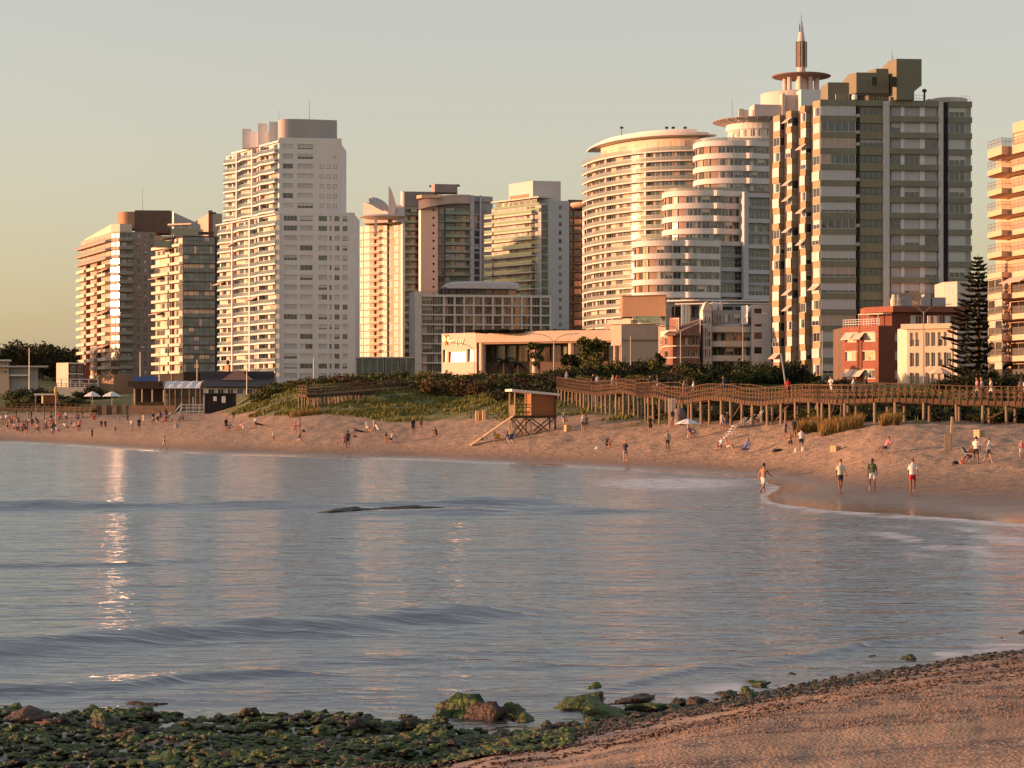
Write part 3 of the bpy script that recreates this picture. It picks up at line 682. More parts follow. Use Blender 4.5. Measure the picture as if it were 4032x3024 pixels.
def tower_white():
    D = 622; fh = 2.8
    C = Pt(1101, D); A = onray(C, radians(180 - 60), 866); B = onray(C, radians(7), 1397)
    t = thing("apartment_tower", "tallest white tower at the left with wavy glass balconies and a grey roof drum", "tower", (C.x, C.y, ZB))
    zm, zt = Zp(841, D), Zp(539, D)
    ic = inset(C, B, .4)
    core(t, [A, C, ic[0] + Vector((.2, 0)), ic[1], B + Vector((0, 20)), A + Vector((0, 10))], ZB, zm, WHITE, "core_wall")
    lo = [zm - fh * (i + 1) for i in range(19)]
    pk = Pick(11, {'shut': 5, 'glass': 3, 'half': 2, 'most': 1.5, 'left': .5}, FRAME, G_STD, (BLIND, BLIND, LGREY))
    openings_face(t, C, B, ZB, zm + .5, [(z + .75, z + 2.25) for z in lo], [(1117, 1170, 4), (1181, 1231, 3), (1254, 1288, 3), (1297, 1306, 1), (1317, 1337, 2), (1349, 1368, 2)], WHITE, pk)
    ribbon([C + Vector((-.9, .1)), C + Vector((.05, 0))], -.3, .5, ZB, zm + .3).build("corner_pier", WHITE, t)
    # upper block set back
    Cu = Pt(1099, D + 1.5); Au = onray(Cu, radians(180 - 60), 890); Bu = onray(Cu, radians(7), 1345); iu = inset(Cu, Bu, .4)
    core(t, [Au, Cu, iu[0] + Vector((.2, 0)), iu[1], Bu + Vector((0, 18)), Au + Vector((0, 8))], zm, zt - 1.5, WHITE, "core_wall")
    up = [zt - 1.2 - fh * (i + 1) for i in range(7)]
    openings_face(t, Cu, Bu, zm, zt, [(z + .75, z + 2.25) for z in up], [(1113, 1154, 2), (1171, 1233, 4)], WHITE, pk)
    pz = Pick(12, {'glass': 1}, FRAME_D, G_STD)
    for i, z in enumerate(up):
        d_, n_, L_, th_ = fr(Cu, Bu)
        for p0, p1 in (((1261, 1300), (1311, 1325)) if i < 2 else ((1260, 1274), (1287, 1299), (1312, 1325))):
            s0, s1 = s_at(Cu, Bu, p0), s_at(Cu, Bu, p1); win(t, Cu, Bu, s0, z + .9, (pz if i > 1 else pk)(s1 - s0, 1.15, 2 if i < 2 else 1), -.04)
    # wavy balconies down the sunlit side
    pd = Pick(13, {'glass': 4, 'left': 2, 'sides': 2, 'shut': 1.5, 'half': 1}, FRAME, G_STD, (CURT, BLIND_B, CREAM))
    def side(A_, C_, floors, n0):
        L = (C_ - A_).length; pa = resample([A_, C_], 40)
        end = [C_ + Vector((.5, -.1)), C_ + Vector((1.2, .05))]
        pa = pa + [C_]
        pa = resample(pa, 40)
        out = [1.5 + .55 * sin(i / 39 * 2 * pi * 3 - .6) * (i < 34) for i in range(40)]; out[0] = .9; out[1] = 1.3
        for i, z in enumerate(floors):
            balcony(t, pa, z, out, .45, WHITE, R_BLUE, 1.0, 0)
            for a, w in ((.02, .10), (.14, .13), (.29, .13), (.44, .12), (.58, .12), (.73, .09), (.85, .13)):
                win(t, A_, C_, a * L, z + .03, pd(L * w, 2.3, 3 if w > .11 else 2), -.06, "balcony_door")
        for f in (.27, .565, .715): ribbon(sub(pa, f - .008, f + .008, 2), 0, 1.2, floors[-1] - .4, floors[0] + 2.4).build("party_wall", WHITE, t)
    side(A, C, lo, 0); side(Au, Cu, [z for z in up], 1)
    ribbon(resample([A, C], 30), -6, 1.4, zm - .3, zm + .05).build("terrace_slab", WHITE, t)
    for i, a, b in ((2, .15, .3), (8, .5, .68), (6, .0, .1)):
        p = sub([A, C], a, b, 2); d, n, L_, th = fr(*p); zz = lo[i] + 2.5; q = n * 2.4
        MB().prism([tuple(p[0]), tuple(p[1]), tuple(p[1] + q), tuple(p[0] + q)], [zz - .1, zz - .1, zz - 1.2, zz - 1.2], [zz, zz, zz - 1.1, zz - 1.1]).build("awning", AWN, t)
    # roof: pergola terrace, chimneys, curved plant drum
    d, n, L, th = fr(Au, Cu)
    zr = zt - 1.3
    ribbon(sub([Au, Cu], .12, 1, 8), -5, .3, zr, zr + .5).build("terrace_slab", WHITE, t)
    for f in (.14, .3, .46, .62): p = Au + d * L * f - n * .6; MB().box(p.x - .3, p.x + .3, p.y - .3, p.y + .3, zr - 2.6, zr + .02).build("terrace_pier", WHITE, t)
    drum = [Pt(1094, D + 9), Pt(1096, D + 5), Pt(1108, D + 2.6), Pt(1140, D + 2), Pt(1230, D + 3), Pt(1327, D + 5)]
    z0, z1 = zt - .3, Zp(470, D + 3)
    ribbon(spline(drum, 30), -9, 0, z0, z1).build("plant_drum", GREYP, t)
    roofbox(t, "chimney", 954, 988, D + 16, zr, Zp(507, D + 16), WHITE, 5, 3); roofbox(t, "parapet_screen", 985, 1098, D + 14, zr, Zp(520, D + 14), WHITE, -8, 1.5)
    roofbox(t, "chimney", 1016, 1052, D + 13, zr, Zp(486, D + 13), WHITE, 5, 3); roofbox(t, "chimney", 1060, 1094, D + 10, zr, Zp(479, D + 10), WHITE, 5, 3)
    antenna(t, 1218, D + 5, z1, 6); antenna(t, 1098, D + 10, z1 - .5, 4)
tower_white()

def tower_golden():
    D = 862; fh = 2.8
    A = Pt(1392, D + 14); B = onray(A, radians(-38), 1579)
    t = thing("apartment_tower", "tower with gold glowing bay windows and a winged sculptural crown", "tower", (A.x, A.y, ZB))
    zt = Zp(880, D); fl = [zt - fh * (i + 1) for i in range(20)]
    P_ = mat("peach_render", (0.62, 0.45, 0.32), 0.8, .06, .3)
    d, n, L, th = fr(A, B)
    core(t, [A, B, B + Vector((0, 16)), A + Vector((0, 12))], ZB, zt, P_, "core_wall")
    pg = Pick(21, {'glass': 5, 'sides': 1}, FRAME, G_GOLD, (CREAM, BLIND_B)); pn = Pick(22, {'glass': 2, 'left': 2, 'shut': 2}, FRAME, G_STD, (CREAM, BLIND_B))
    S = lambda px: s_at(A, B, px)
    for i, z in enumerate(fl):
        ribbon([A, B], 0, .35, z - .12, z + .12).build("floor_band", P_, t)
        for p0, p1, pk in ((1400, 1411, pn), (1417, 1430, pg), (1433, 1456, pg), (1503, 1525, pg), (1533, 1546, pn), (1552, 1569, pg)):
            s0, s1 = S(p0), S(p1); win(t, A, B, s0, z + .2, pk(s1 - s0, 2.3, 2), -.1, "window", radians(R.uniform(-.5, .3)))
        s0, s1 = S(1459), S(1500)
        win(t, A, B, s0, z + .1, wmesh(s1 - s0, 2.3, 3, 'glass', FRAME_D, G_STD, BLIND), -.02, "balcony_door")
        a, b = A + d * s0, A + d * s1
        balcony(t, [a, b], z, 1.3, .2, P_, R_CLEAR, .9, 0)
    for px in (1477, 1528): ribbon([A + d * (S(px) - .25), A + d * (S(px) + .25)], 0, .5, ZB, zt).build("fin_wall", BROWN, t)
    e0, e1 = B, Pt(1592, B.y - 1.0)
    core(t, [Pt(1578, B.y - .3), Pt(1585, B.y - 3), Pt(1592, B.y - 3), Pt(1592, B.y + 6), Pt(1578, B.y + 6)], ZB, Zp(757, D), WHITE, "edge_fin")
    # crown: scooped block, oval sail, horn
    W2 = mat("crown_white", (0.62, 0.52, 0.47), 0.7, .05)
    X = lambda px, dd=0: kx(px) * (D + dd)
    MB().prism([(X(1431), D), (X(1530), D - 5), (X(1560), D + 8), (X(1450), D + 16)], zt, [Zp(794, D), Zp(834, D - 5), Zp(838, D + 8), Zp(800, D + 16)]).build("crown_block", W2, t)
    b = MB(); N = 24                                               # oval sail, a tilted dish
    for j in range(N):
        a0 = 2 * pi * j / N
        b.v.append((X(1491) + cos(a0) * 3.9, D + sin(a0) * 5, Zp(802, D) - cos(a0) * 1.7 + sin(a0) * 2.4))
    for j in range(N):
        a0 = 2 * pi * j / N
        b.v.append((X(1493) + cos(a0) * 3.4, D + sin(a0) * 4.4, Zp(802, D) - 1.4 - cos(a0) * 1.7 + sin(a0) * 1.2))
    b.f = [(j, (j + 1) % N, N + (j + 1) % N, N + j) for j in range(N)] + [tuple(range(N))[::-1], tuple(range(N, 2 * N))]; b.m = [0] * len(b.f)
    b.build("crown_sail", GREYP, t)
    MB().prism([(X(1452), D + 2), (X(1526), D - 1), (X(1526), D + 3), (X(1452), D + 6)], zt, [Zp(770, D), Zp(820, D), Zp(820, D), Zp(770, D)]).build("crown_wall", W2, t)
    prof = [(1530, 734), (1539, 752), (1549, 780), (1556, 806), (1558, 818), (1554, 838), (1550, 852), (1530, 850)]
    b = MB(); q = [(X(px, -6), Zp(py, D - 6)) for px, py in prof]; k_ = len(q)
    b.v = [(x, D - 6, z) for x, z in q] + [(x + .4, D - 4.6, z) for x, z in q]
    b.f = [tuple(range(k_))[::-1], tuple(range(k_, 2 * k_))] + [(i, (i + 1) % k_, k_ + (i + 1) % k_, k_ + i) for i in range(k_)]; b.m = [0] * len(b.f)
    b.build("crown_horn", W2, t)
    MB().ring([(0.01, 7.2), (1.6, 6.9), (2.9, 5.6), (3.5, 3.6), (3.5, 0)], (X(1568), D - 2), 20).build("crown_dome", W2, t).location = (0, 0, zt)
    MB().ring([(0.01, .2), (6.5, .6), (9.3, 1.3), (9.5, 1.5), (6, 2.2), (.01, 2.4)], (X(1510), D - 4), 30, sy=.6).build("crown_canopy", W2, t).location = (0, 0, Zp(868, D - 4))
    MB().box(X(1483) - .3, X(1483) + .6, D - 8, D - 6, zt - 5, Zp(852, D)).build("crown_post", W2, t)
tower_golden()

def tower_slab_pair():
    # E: narrow dark glazed slab
    D = 820; fh = 2.84
    A = Pt(1593, D); B = onray(A, radians(8), 1668)
    t = thing("apartment_tower", "narrow brown glazed tower with a grey rooftop box, between gold and pink towers", "tower", (A.x, A.y, ZB))
    zt = Zp(756, D); ia = inset(A, B, .25)
    core(t, [ia[0], ia[1], B + Vector((8, 14)), A + Vector((0, 14))], ZB, zt, GREYP, "core_wall")
    roofbox(t, "parapet", 1592, 1712, D - .2, Zp(812, D), zt + .2, mat("mauve_grey", (0.24, 0.21, 0.21), .85, .08, .3), 8, 6)
    pg = Pick(31, {'glass': 5, 'half': 1, 'left': 1}, FRAME_D, G_WARM, (BLIND_B, GREYP))
    fl = [Zp(818, D) - fh * (i + 1) for i in range(20)]; L = (B - A).length
    for z in fl:
        balcony(t, [A, B], z, .9, .2, BROWN, R_GREEN, 1.0, 0)
        for j in range(3): win(t, A, B, j * L / 3, z + .05, pg(L / 3 - .05, 2.45, 2), .1)
    core(t, [Pt(1698, D + 4), Pt(1712, D), Pt(1801, D + 2), Pt(1801, D + 9), Pt(1698, D + 9)], zt, Zp(724, D), mat("mauve_grey2", (0.30, 0.24, 0.22), .85, .08, .3), "plant_room")
    core(t, [Pt(1690, D + 6), Pt(1806, D + 3), Pt(1812, D + 9), Pt(1690, D + 11)], Zp(725, D) , Zp(722, D), BROWN, "plant_roof")
    # E2: pink blade wall with portholes, balconies, grey columns
    D = 800; A = Pt(1657, D); B = onray(A, radians(-3), 1724); fh = 2.8
    t = thing("apartment_tower", "pink walled tower with a column of small square windows and a curved roof edge", "tower", (A.x, A.y, ZB))
    PK = mat("rose_render", (0.50, 0.385, 0.335), .85, .05, .25, streak=True)
    zt = Zp(790, D); ops = []
    fl = [Zp(822, D) + 1 - fh * (i + 1) for i in range(20)]
    s = s_at(A, B, 1703); 
    openwall(t, "blade_wall", A, B, ZB, zt, [(s, s + .75, z + .9, z + 1.65) for z in [Zp(822, D)] + fl[:17]], PK, .5)
    core(t, [A + Vector((0, .6)), B + Vector((0, .6)), B + Vector((0, 12)), A + Vector((0, 12))], ZB, zt - .02, DARK, "core_wall")
    core(t, [A + Vector((-.02, .02)), A + Vector((-.02, 12)), A + Vector((-.9, 12)), A + Vector((-.9, 3))], ZB, Zp(815, D), WHITE, "edge_fin")
    C = Pt(1939, D + 6); B2 = Pt(1724, D + 1.5)
    core(t, [B2 + Vector((0, .8)), Pt(1852, D + 3.5), C + Vector((0, .4)), C + Vector((0, 12)), B2 + Vector((0, 12))], ZB, Zp(772, D + 3), GREYP, "core_wall")
    # curved roof edge
    q = [Pt(1648, D - 2), Pt(1700, D - 2.6), Pt(1760, D - 2), Pt(1850, D + 1.4)]; zz = [Zp(787, D), Zp(781, D), Zp(772, D), Zp(765, D)]
    pa = spline(q, 24); b = MB()
    for i in range(23):
        f0, f1 = i / 23, (i + 1) / 23; h = lambda f: Zp(792 - 27 * f - 7 * sin(pi * f), D)
        for p, zc in ((pa[i], h(f0)), (pa[i + 1], h(f1))): b.v += [(p.x, p.y, zc - 3.2), (p.x, p.y, zc), (p.x, p.y + 7, zc), (p.x, p.y + 7, zc - 3.2)]
        o = i * 8; b.f += [(o, o + 4, o + 5, o + 1), (o + 1, o + 5, o + 6, o + 2), (o + 3, o + 7, o + 4, o)]; b.m += [0, 0, 0]
    b.build("roof_edge", PK, t)
    core(t, [Pt(1640, D - 1), Pt(1660, D - 4), Pt(1740, D - 4), Pt(1740, D + 5), Pt(1640, D + 5)], Zp(783, D), Zp(771, D), mat("pink_render2", (0.52, 0.36, 0.28), .85, .05), "penthouse")
    p1 = Pick(33, {'glass': 2, 'shut': 2, 'half': 2, 'left': 1}, FRAME, G_WARM, (BLIND_B, TAN, BEIGE)); p2 = Pick(34, {'glass': 4, 'half': 2, 'left': 2, 'sides': 1}, FRAME_D, G_GREEN, (GREENP, BLIND_B, LGREY))
    p3 = Pick(35, {'glass': 4, 'half': 1}, FRAME, G_STD, (BLIND,))
    E0, E1 = Pt(1724, D + 1), Pt(1852, D + 3)
    for i, z in enumerate(fl):
        for p0, p1_, P in ((1725, 1749, p1), (1753, 1792, p2), (1793, 1835, p2), (1836, 1850, p2)):
            s0, s1 = s_at(E0, E1, p0), s_at(E0, E1, p1_); win(t, E0, E1, s0, z + .08, P(s1 - s0 - .03, 2.3, 2), 0)
        ribbon([Pt(1723, D + .9), Pt(1749, D + 1.2)], 0, .4, z - .18, z + .12).build("balcony_slab", PK, t)
        balcony(t, [Pt(1752, D + 1.2), Pt(1852, D + 2.8)], z, 1.3, .22, GREYP, R_GREEN, .9, 0)
        F0, F1 = Pt(1867, D + 3.2), Pt(1889, D + 3.5)
        win(t, F0, F1, .15, z + .25, p3((F1 - F0).length - .3, 2.2, 1), .0)
        ribbon([F0, F1], -.2, .5, z - .2, z + .15).build("balcony_slab", LGREY, t)
        G0, G1 = Pt(1896, D + 4.4), Pt(1939, D + 6)
        win(t, G0, G1, .5, z + .9, p3(1.6, 1.2, 2), -.2)
    for a, b_ in ((1850, 1867), (1889, 1896)): core(t, [Pt(a, D + 2.2), Pt(b_, D + 2.4), Pt(b_, D + 8), Pt(a, D + 8)], ZB, Zp(766, D), LGREY, "column")
    core(t, [Pt(1867, D + 2.8), Pt(1940, D + 5.8), Pt(1940, D + 14), Pt(1867, D + 12)], Zp(790, D), Zp(768, D), GREYP, "parapet")
tower_slab_pair()

def tower_green():
    D = 732; fh = 2.8
    C = Pt(2130, D); A = onray(C, radians(180 - 52), 1936); B = onray(C, radians(8), 2158); B2 = onray(C, radians(8), 2241)
    t = thing("apartment_tower", "tower with pale green glass balconies, cream slab edges and a blank grey flank", "tower", (C.x, C.y, ZB))
    zt = Zp(836, D); L = (C - A).length; d, n, _, th = fr(A, C)
    core(t, [A, C, B2 + Vector((0, .5)), B2 + Vector((0, 18)), A + Vector((2, 12))], ZB, Zp(800, D), LGREY, "core_wall")
    fl = [zt - fh * (i + 1) + 2.8 for i in range(20)]
    pd = Pick(41, {'glass': 4, 'left': 2, 'sides': 2, 'shut': 1}, FRAME, G_GREEN, (CREAM, BLIND_B)); pc = Pick(42, {'glass': 1}, FRAME, G_GREEN)
    for i, z in enumerate(fl):
        balcony(t, sub([A, C], .14, .9, 3), z, 2.0, .5, CREAM, R_GREEN, 1.0, 0)
        balcony(t, [A - d * 1.2, A + d * L * .12], z, 2.4, .5, CREAM, R_GREEN, 1.0, 0)
        for a, w in ((.02, .1), (.16, .13), (.30, .12), (.45, .11), (.57, .1), (.68, .1), (.79, .1), (.90, .09)):
            win(t, A, C, a * L, z + .05, pd(L * w, 2.35, 2), -.06, "balcony_door")
        win(t, C, B, .05, z + .02, pc((B - C).length - .1, 2.5, 1), -.1, "corner_window")
        ribbon([C, B], 0, .25, z - .22, z).build("floor_band", GREYP, t)
    s0 = s_at(C, B2, 2160)
    p5 = Pick(43, {'glass': 3, 'half': 1}, FRAME, G_STD)
    openings_face(t, onray(C, radians(8), 2158.5) + Vector((0, -.3)), B2 + Vector((0, -.3)), ZB, Zp(790, D), [(z + .9, z + 2.3) for z in fl], [(2200, 2212, 1)], LGREY, p5)
    z1 = Zp(790, D)
    for za, zb in ((Zp(836, D) , Zp(818, D)), (Zp(808, D), Zp(797, D))): 
        ribbon([A + d * 1.2, C], .6, .75, za + .2, zb).build("railing", R_GREEN, t)
    ribbon([A + d * 1.2, C + d * .3], -5, 1.3, Zp(778, D), Zp(773, D)).build("roof", CREAM, t)
    for j in range(7): win(t, A, C, L * (.1 + .12 * j), Zp(806, D), pd(L * .1, 2.1, 2), -.08, "balcony_door")
    Cp = Pt(2098, D + 6); Ap = onray(Cp, radians(180 - 52), 2004); Bp = onray(Cp, radians(8), 2208)
    core(t, [Ap, Cp, Bp, Bp + Vector((0, 8)), Ap + Vector((2, 6))], Zp(800, D), [Zp(713, D + 6), Zp(704, D), Zp(705, D), Zp(705, D), Zp(713, D)], mat("penthouse_white", (0.62, 0.55, 0.52), .85, .05, .3), "penthouse")
    dd, nn, LL, _ = fr(Ap, Cp); ribbon([Ap + dd * .6, Cp - dd * 2.0], 0, .06, Zp(775, D), Zp(754, D)).build("louvre_panel", TAN, t)
tower_green()

t = thing("apartment_tower", "dark brown tower behind the green balconied tower, with a bright edge strip", "tower", (*Pt(2270, 790), ZB))
core(t, [Pt(2236, 790), Pt(2320, 792), Pt(2320, 806), Pt(2236, 806)], ZB, Zp(786, 790), BROWN)
pk = Pick(51, {'glass': 4, 'half': 1, 'shut': 1}, FRAME_D, G_WARM, (BROWN, TAN))
for i in range(19):
    z = Zp(855, 790) - 2.8 * i
    for a, b in ((2243, 2256), (2260, 2290)): A_, B_ = Pt(a, 789.9), Pt(b, 789.9); win(t, A_, B_, 0, z + .3, pk((B_ - A_).length, 1.9, 2), 0)
    ribbon([Pt(2240, 789.8), Pt(2292, 790.3)], 0, .5, z - .1, z + .2).build("floor_band", BROWN, t)
core(t, [Pt(2293, 786), Pt(2301, 784), Pt(2301, 790), Pt(2293, 790)], ZB, Zp(838, 786), WHITE, "edge_fin")
MB().ring([(0.01, 0), (5.2, 0), (6, .6), (6, 1.6), (0.01, 1.8)], tuple(Pt(2312, 788)), 24).build("roof_canopy", mat("pink_render2", (0.52, 0.36, 0.28)), t).location = (0, 0, Zp(818, 788))

def hotel():
    D = 640; fh = 2.82
    A = Pt(1634, D); B = onray(A, radians(10), 2168)
    HOT = mat("hotel_cream_white", (0.62, 0.585, 0.55), .8, .05, .3, streak=True)
    t = thing("hotel_building", "low white framed hotel with bronze windows and a pale curved penthouse roof", "building", (A.x, A.y, ZB))
    d, n, L, th = fr(A, B); S = lambda px: s_at(A, B, px); P = lambda px, q=0: A + d * S(px) - n * q
    zt = Zp(1160, D); fl = [zt - .2 - fh * (i + 1) for i in range(9)]
    core(t, [P(1640, .9), P(2168, .9), P(2168, 14), P(1640, 14)], ZB, zt, BROWN, "core_wall")
    core(t, [P(1634), P(1661), P(1661, 13), P(1634, 13)], ZB, Zp(1146, D), HOT, "end_wall")
    ribbon([P(1661), P(2168)], -1.2, .35, zt - .6, zt + .1).build("roof_slab", HOT, t)
    xs = [1661, 1708, 1748] + [1790 + 37.7 * i for i in range(11)]
    pk = Pick(61, {'glass': 5, 'sides': 3, 'left': 2, 'shut': 1}, FRAME, G_WARM, (TAN, mat("bronze_curtain", (0.20, 0.11, 0.07), .9, .2, 2.0), BEIGE))
    pg = Pick(62, {'glass': 3, 'left': 2, 'half': 1}, FRAME, G_GREEN, (BEIGE, GREYP))
    for i, z in enumerate(fl):
        ribbon([P(1661), P(2172)], -1.0, .45 if i % 2 else .5, z - .22, z + .18).build("floor_slab", HOT, t)
        for j in range(len(xs) - 1):
            w = S(xs[j + 1]) - S(xs[j]); win(t, A, B, S(xs[j]) + .25, z + .18, (pg if j < 2 or j > 11 else pk)(w - .5, fh - .42, 3), .6)
    for j, x in enumerate(xs[2:]): ribbon([A + d * (S(x) - .24), A + d * (S(x) + .24)], -.9, .3, ZB, zt - .6).build("pier", HOT, t)
    for p0, p1 in ((1664, 1755), (2050, 2168)):
        b = MB(); k = 10
        for q in range(k + 1): x = A + d * (S(p0) + (S(p1) - S(p0)) * q / k); b.tube([(x.x, x.y, zt), (x.x, x.y, zt + 1.05)], .035, 4)
        a, c = P(p0), P(p1); b.bar((a.x, a.y, zt + 1.05), (c.x, c.y, zt + 1.05), .07); b.bar((a.x, a.y, zt + .55), (c.x, c.y, zt + .55), .05); b.build("roof_railing", DSTEEL, t)
    q0, q1 = P(1752, 3), P(2040, 3); LL = (q1 - q0).length
    core(t, [P(1752, 3.4), P(2036, 3.4), P(2036, 12), P(1752, 12)], zt, Zp(1130, D), DARK, "penthouse_wall")
    pp = Pick(63, {'glass': 4, 'sides': 1}, FRAME, G_WARM, (TAN,))
    for j in range(9): win(t, q0, q1, j * LL / 9, zt + .2, pp(LL / 9 - .25, 2.3, 2), 0)
    b = MB(); pts = [(P(1760).lerp(P(2042), i / 20)) for i in range(21)]
    for i, p in enumerate(pts):
        f = i / 20; h = Zp(1104, D) - (1.2 if f < .03 else 0) - .5 * (2 * f - 1) ** 2
        a = p - n * 1.2 + n * 2; c = p - n * 11
        b.v += [(a.x, a.y, Zp(1134, D)), (a.x, a.y, h - .6), (a.x - n.x * .8, a.y - n.y * .8, h), (c.x, c.y, h + .2), (c.x, c.y, Zp(1134, D))]
    for i in range(20): o = i * 5; b.f += [(o, o + 5, o + 6, o + 1), (o + 1, o + 6, o + 7, o + 2), (o + 2, o + 7, o + 8, o + 3), (o + 3, o + 8, o + 9, o + 4), (o + 4, o + 9, o + 5, o)]; b.m += [0] * 5
    b.f += [(0, 1, 2, 3, 4), tuple(100 + q for q in (4, 3, 2, 1, 0))]; b.m += [0, 0]
    b.build("penthouse_roof", mat("pale_mauve_roof", (0.55, 0.53, 0.56), .7, .05), t)
hotel()
# ------------------------------------------------------------------ right half of the skyline
def tower_curved():
    q_ = .905; fh = 2.70 * q_
    base = [Pt(p_, d_ * q_) for p_, d_ in ((2316, 650), (2345, 640), (2400, 630), (2480, 621), (2570, 615), (2660, 612), (2752, 611))]
    t = thing("apartment_tower", "curved tower with full-width glass balconies under a wide saucer roof", "tower", (*Pt(2500, 560), ZB))
    pa = spline(base, 34); L = plen(pa)
    zt = Zp(592, 611 * q_); fl = [zt - fh * i for i in range(24)]
    core(t, pa + [Pt(2752, 570), Pt(2340, 598)], ZB, zt, CREAM, "core_wall")
    pk = Pick(71, {'glass': 4, 'sides': 2, 'left': 2, 'shut': 1.3, 'half': 1}, FRAME, G_STD, (CREAM, CURT, BLIND_B))
    py = Pick(72, {'glass': 3, 'left': 1}, FRAME, G_GOLD, (CREAM,))
    nb = 15; seg = [resample(pa, nb + 1)[i] for i in range(nb + 1)]
    W = mat("white_slab", (0.72, 0.64, 0.58), .75, .05, .3)
    for i, z in enumerate(fl):
        balcony(t, pa, z, 1.7, .32, W, R_CLEAR, 1.0, 0)
        if i > 18: continue
        for j in range(nb):
            if i < 1 and j > 40: continue
            w = (seg[j + 1] - seg[j]).length; P = py if j in (9,) or (j == 3) else pk
            if i > 0: win(t, seg[j], seg[j + 1], .1, z + .03, P(w - .2, fh - .36, 2 if j % 3 else 3), -.22, "balcony_door")
    for f in (.1, .4, .72): ribbon(sub(pa, f - .006, f + .006, 2), 0, 1.4, ZB, zt).build("party_wall", W, t)
    # recessed penthouse and saucer roof
    ph = sub(pa, .22, 1.0, 24)
    ribbon(ph, -9, -1.0, zt, zt + 3.6).build("penthouse_wall", CREAM, t)
    q = resample(ph, 11)
    for j in range(10):
        a, b = q[j], q[j + 1]; d, n, LL, th = fr(a, b); a, b = a - n * 1.0, b - n * 1.0
        win(t, a, b, .15, zt + .2, (py if j in (4, 5) else pk)((b - a).length - .3, 2.5, 2), -.06, "window")
    rp = sub(pa, .0, 1.0, 40) + [Pt(2790, 611.5 * q_), Pt(2812, 613 * q_)]; rp = resample(rp, 44)
    m_ = len(rp); tip = [max(0.0, sin(pi * min(1, (i + .6) / (m_ * .9)) * .5)) for i in range(m_)]
    zr = zt + 3.7
    out = [.4 + 2.6 * tip[i] * (1 - (i / m_) ** 8) for i in range(m_)]
    ribbon(rp, -11.0, out, zr, zr + .35).build("saucer_roof", W, t)
    ribbon(sub(rp, .06, .97, 40), -10.5, [1.8 * sin(pi * i / 39) - .6 for i in range(40)], zr + .351, zr + 1.0).build("saucer_roof_upper", W, t)
    ribbon(sub(rp, .16, .9, 40), -10, [.6 * sin(pi * i / 39) - 1.6 for i in range(40)], zr + 1.001, zr + 1.9).build("saucer_roof_crown", W, t)
    for px in (2448, 2625, 2651, 2698): p = Pt(px, 562); MB().tube([(p.x, p.y, zr + 1), (p.x, p.y, zr + 3.2)], .08, 5).tube([(p.x - .4, p.y, zr + 3.2), (p.x + .4, p.y, zr + 3.2)], .3, 6).build("roof_vent", DSTEEL, t)
tower_curved()

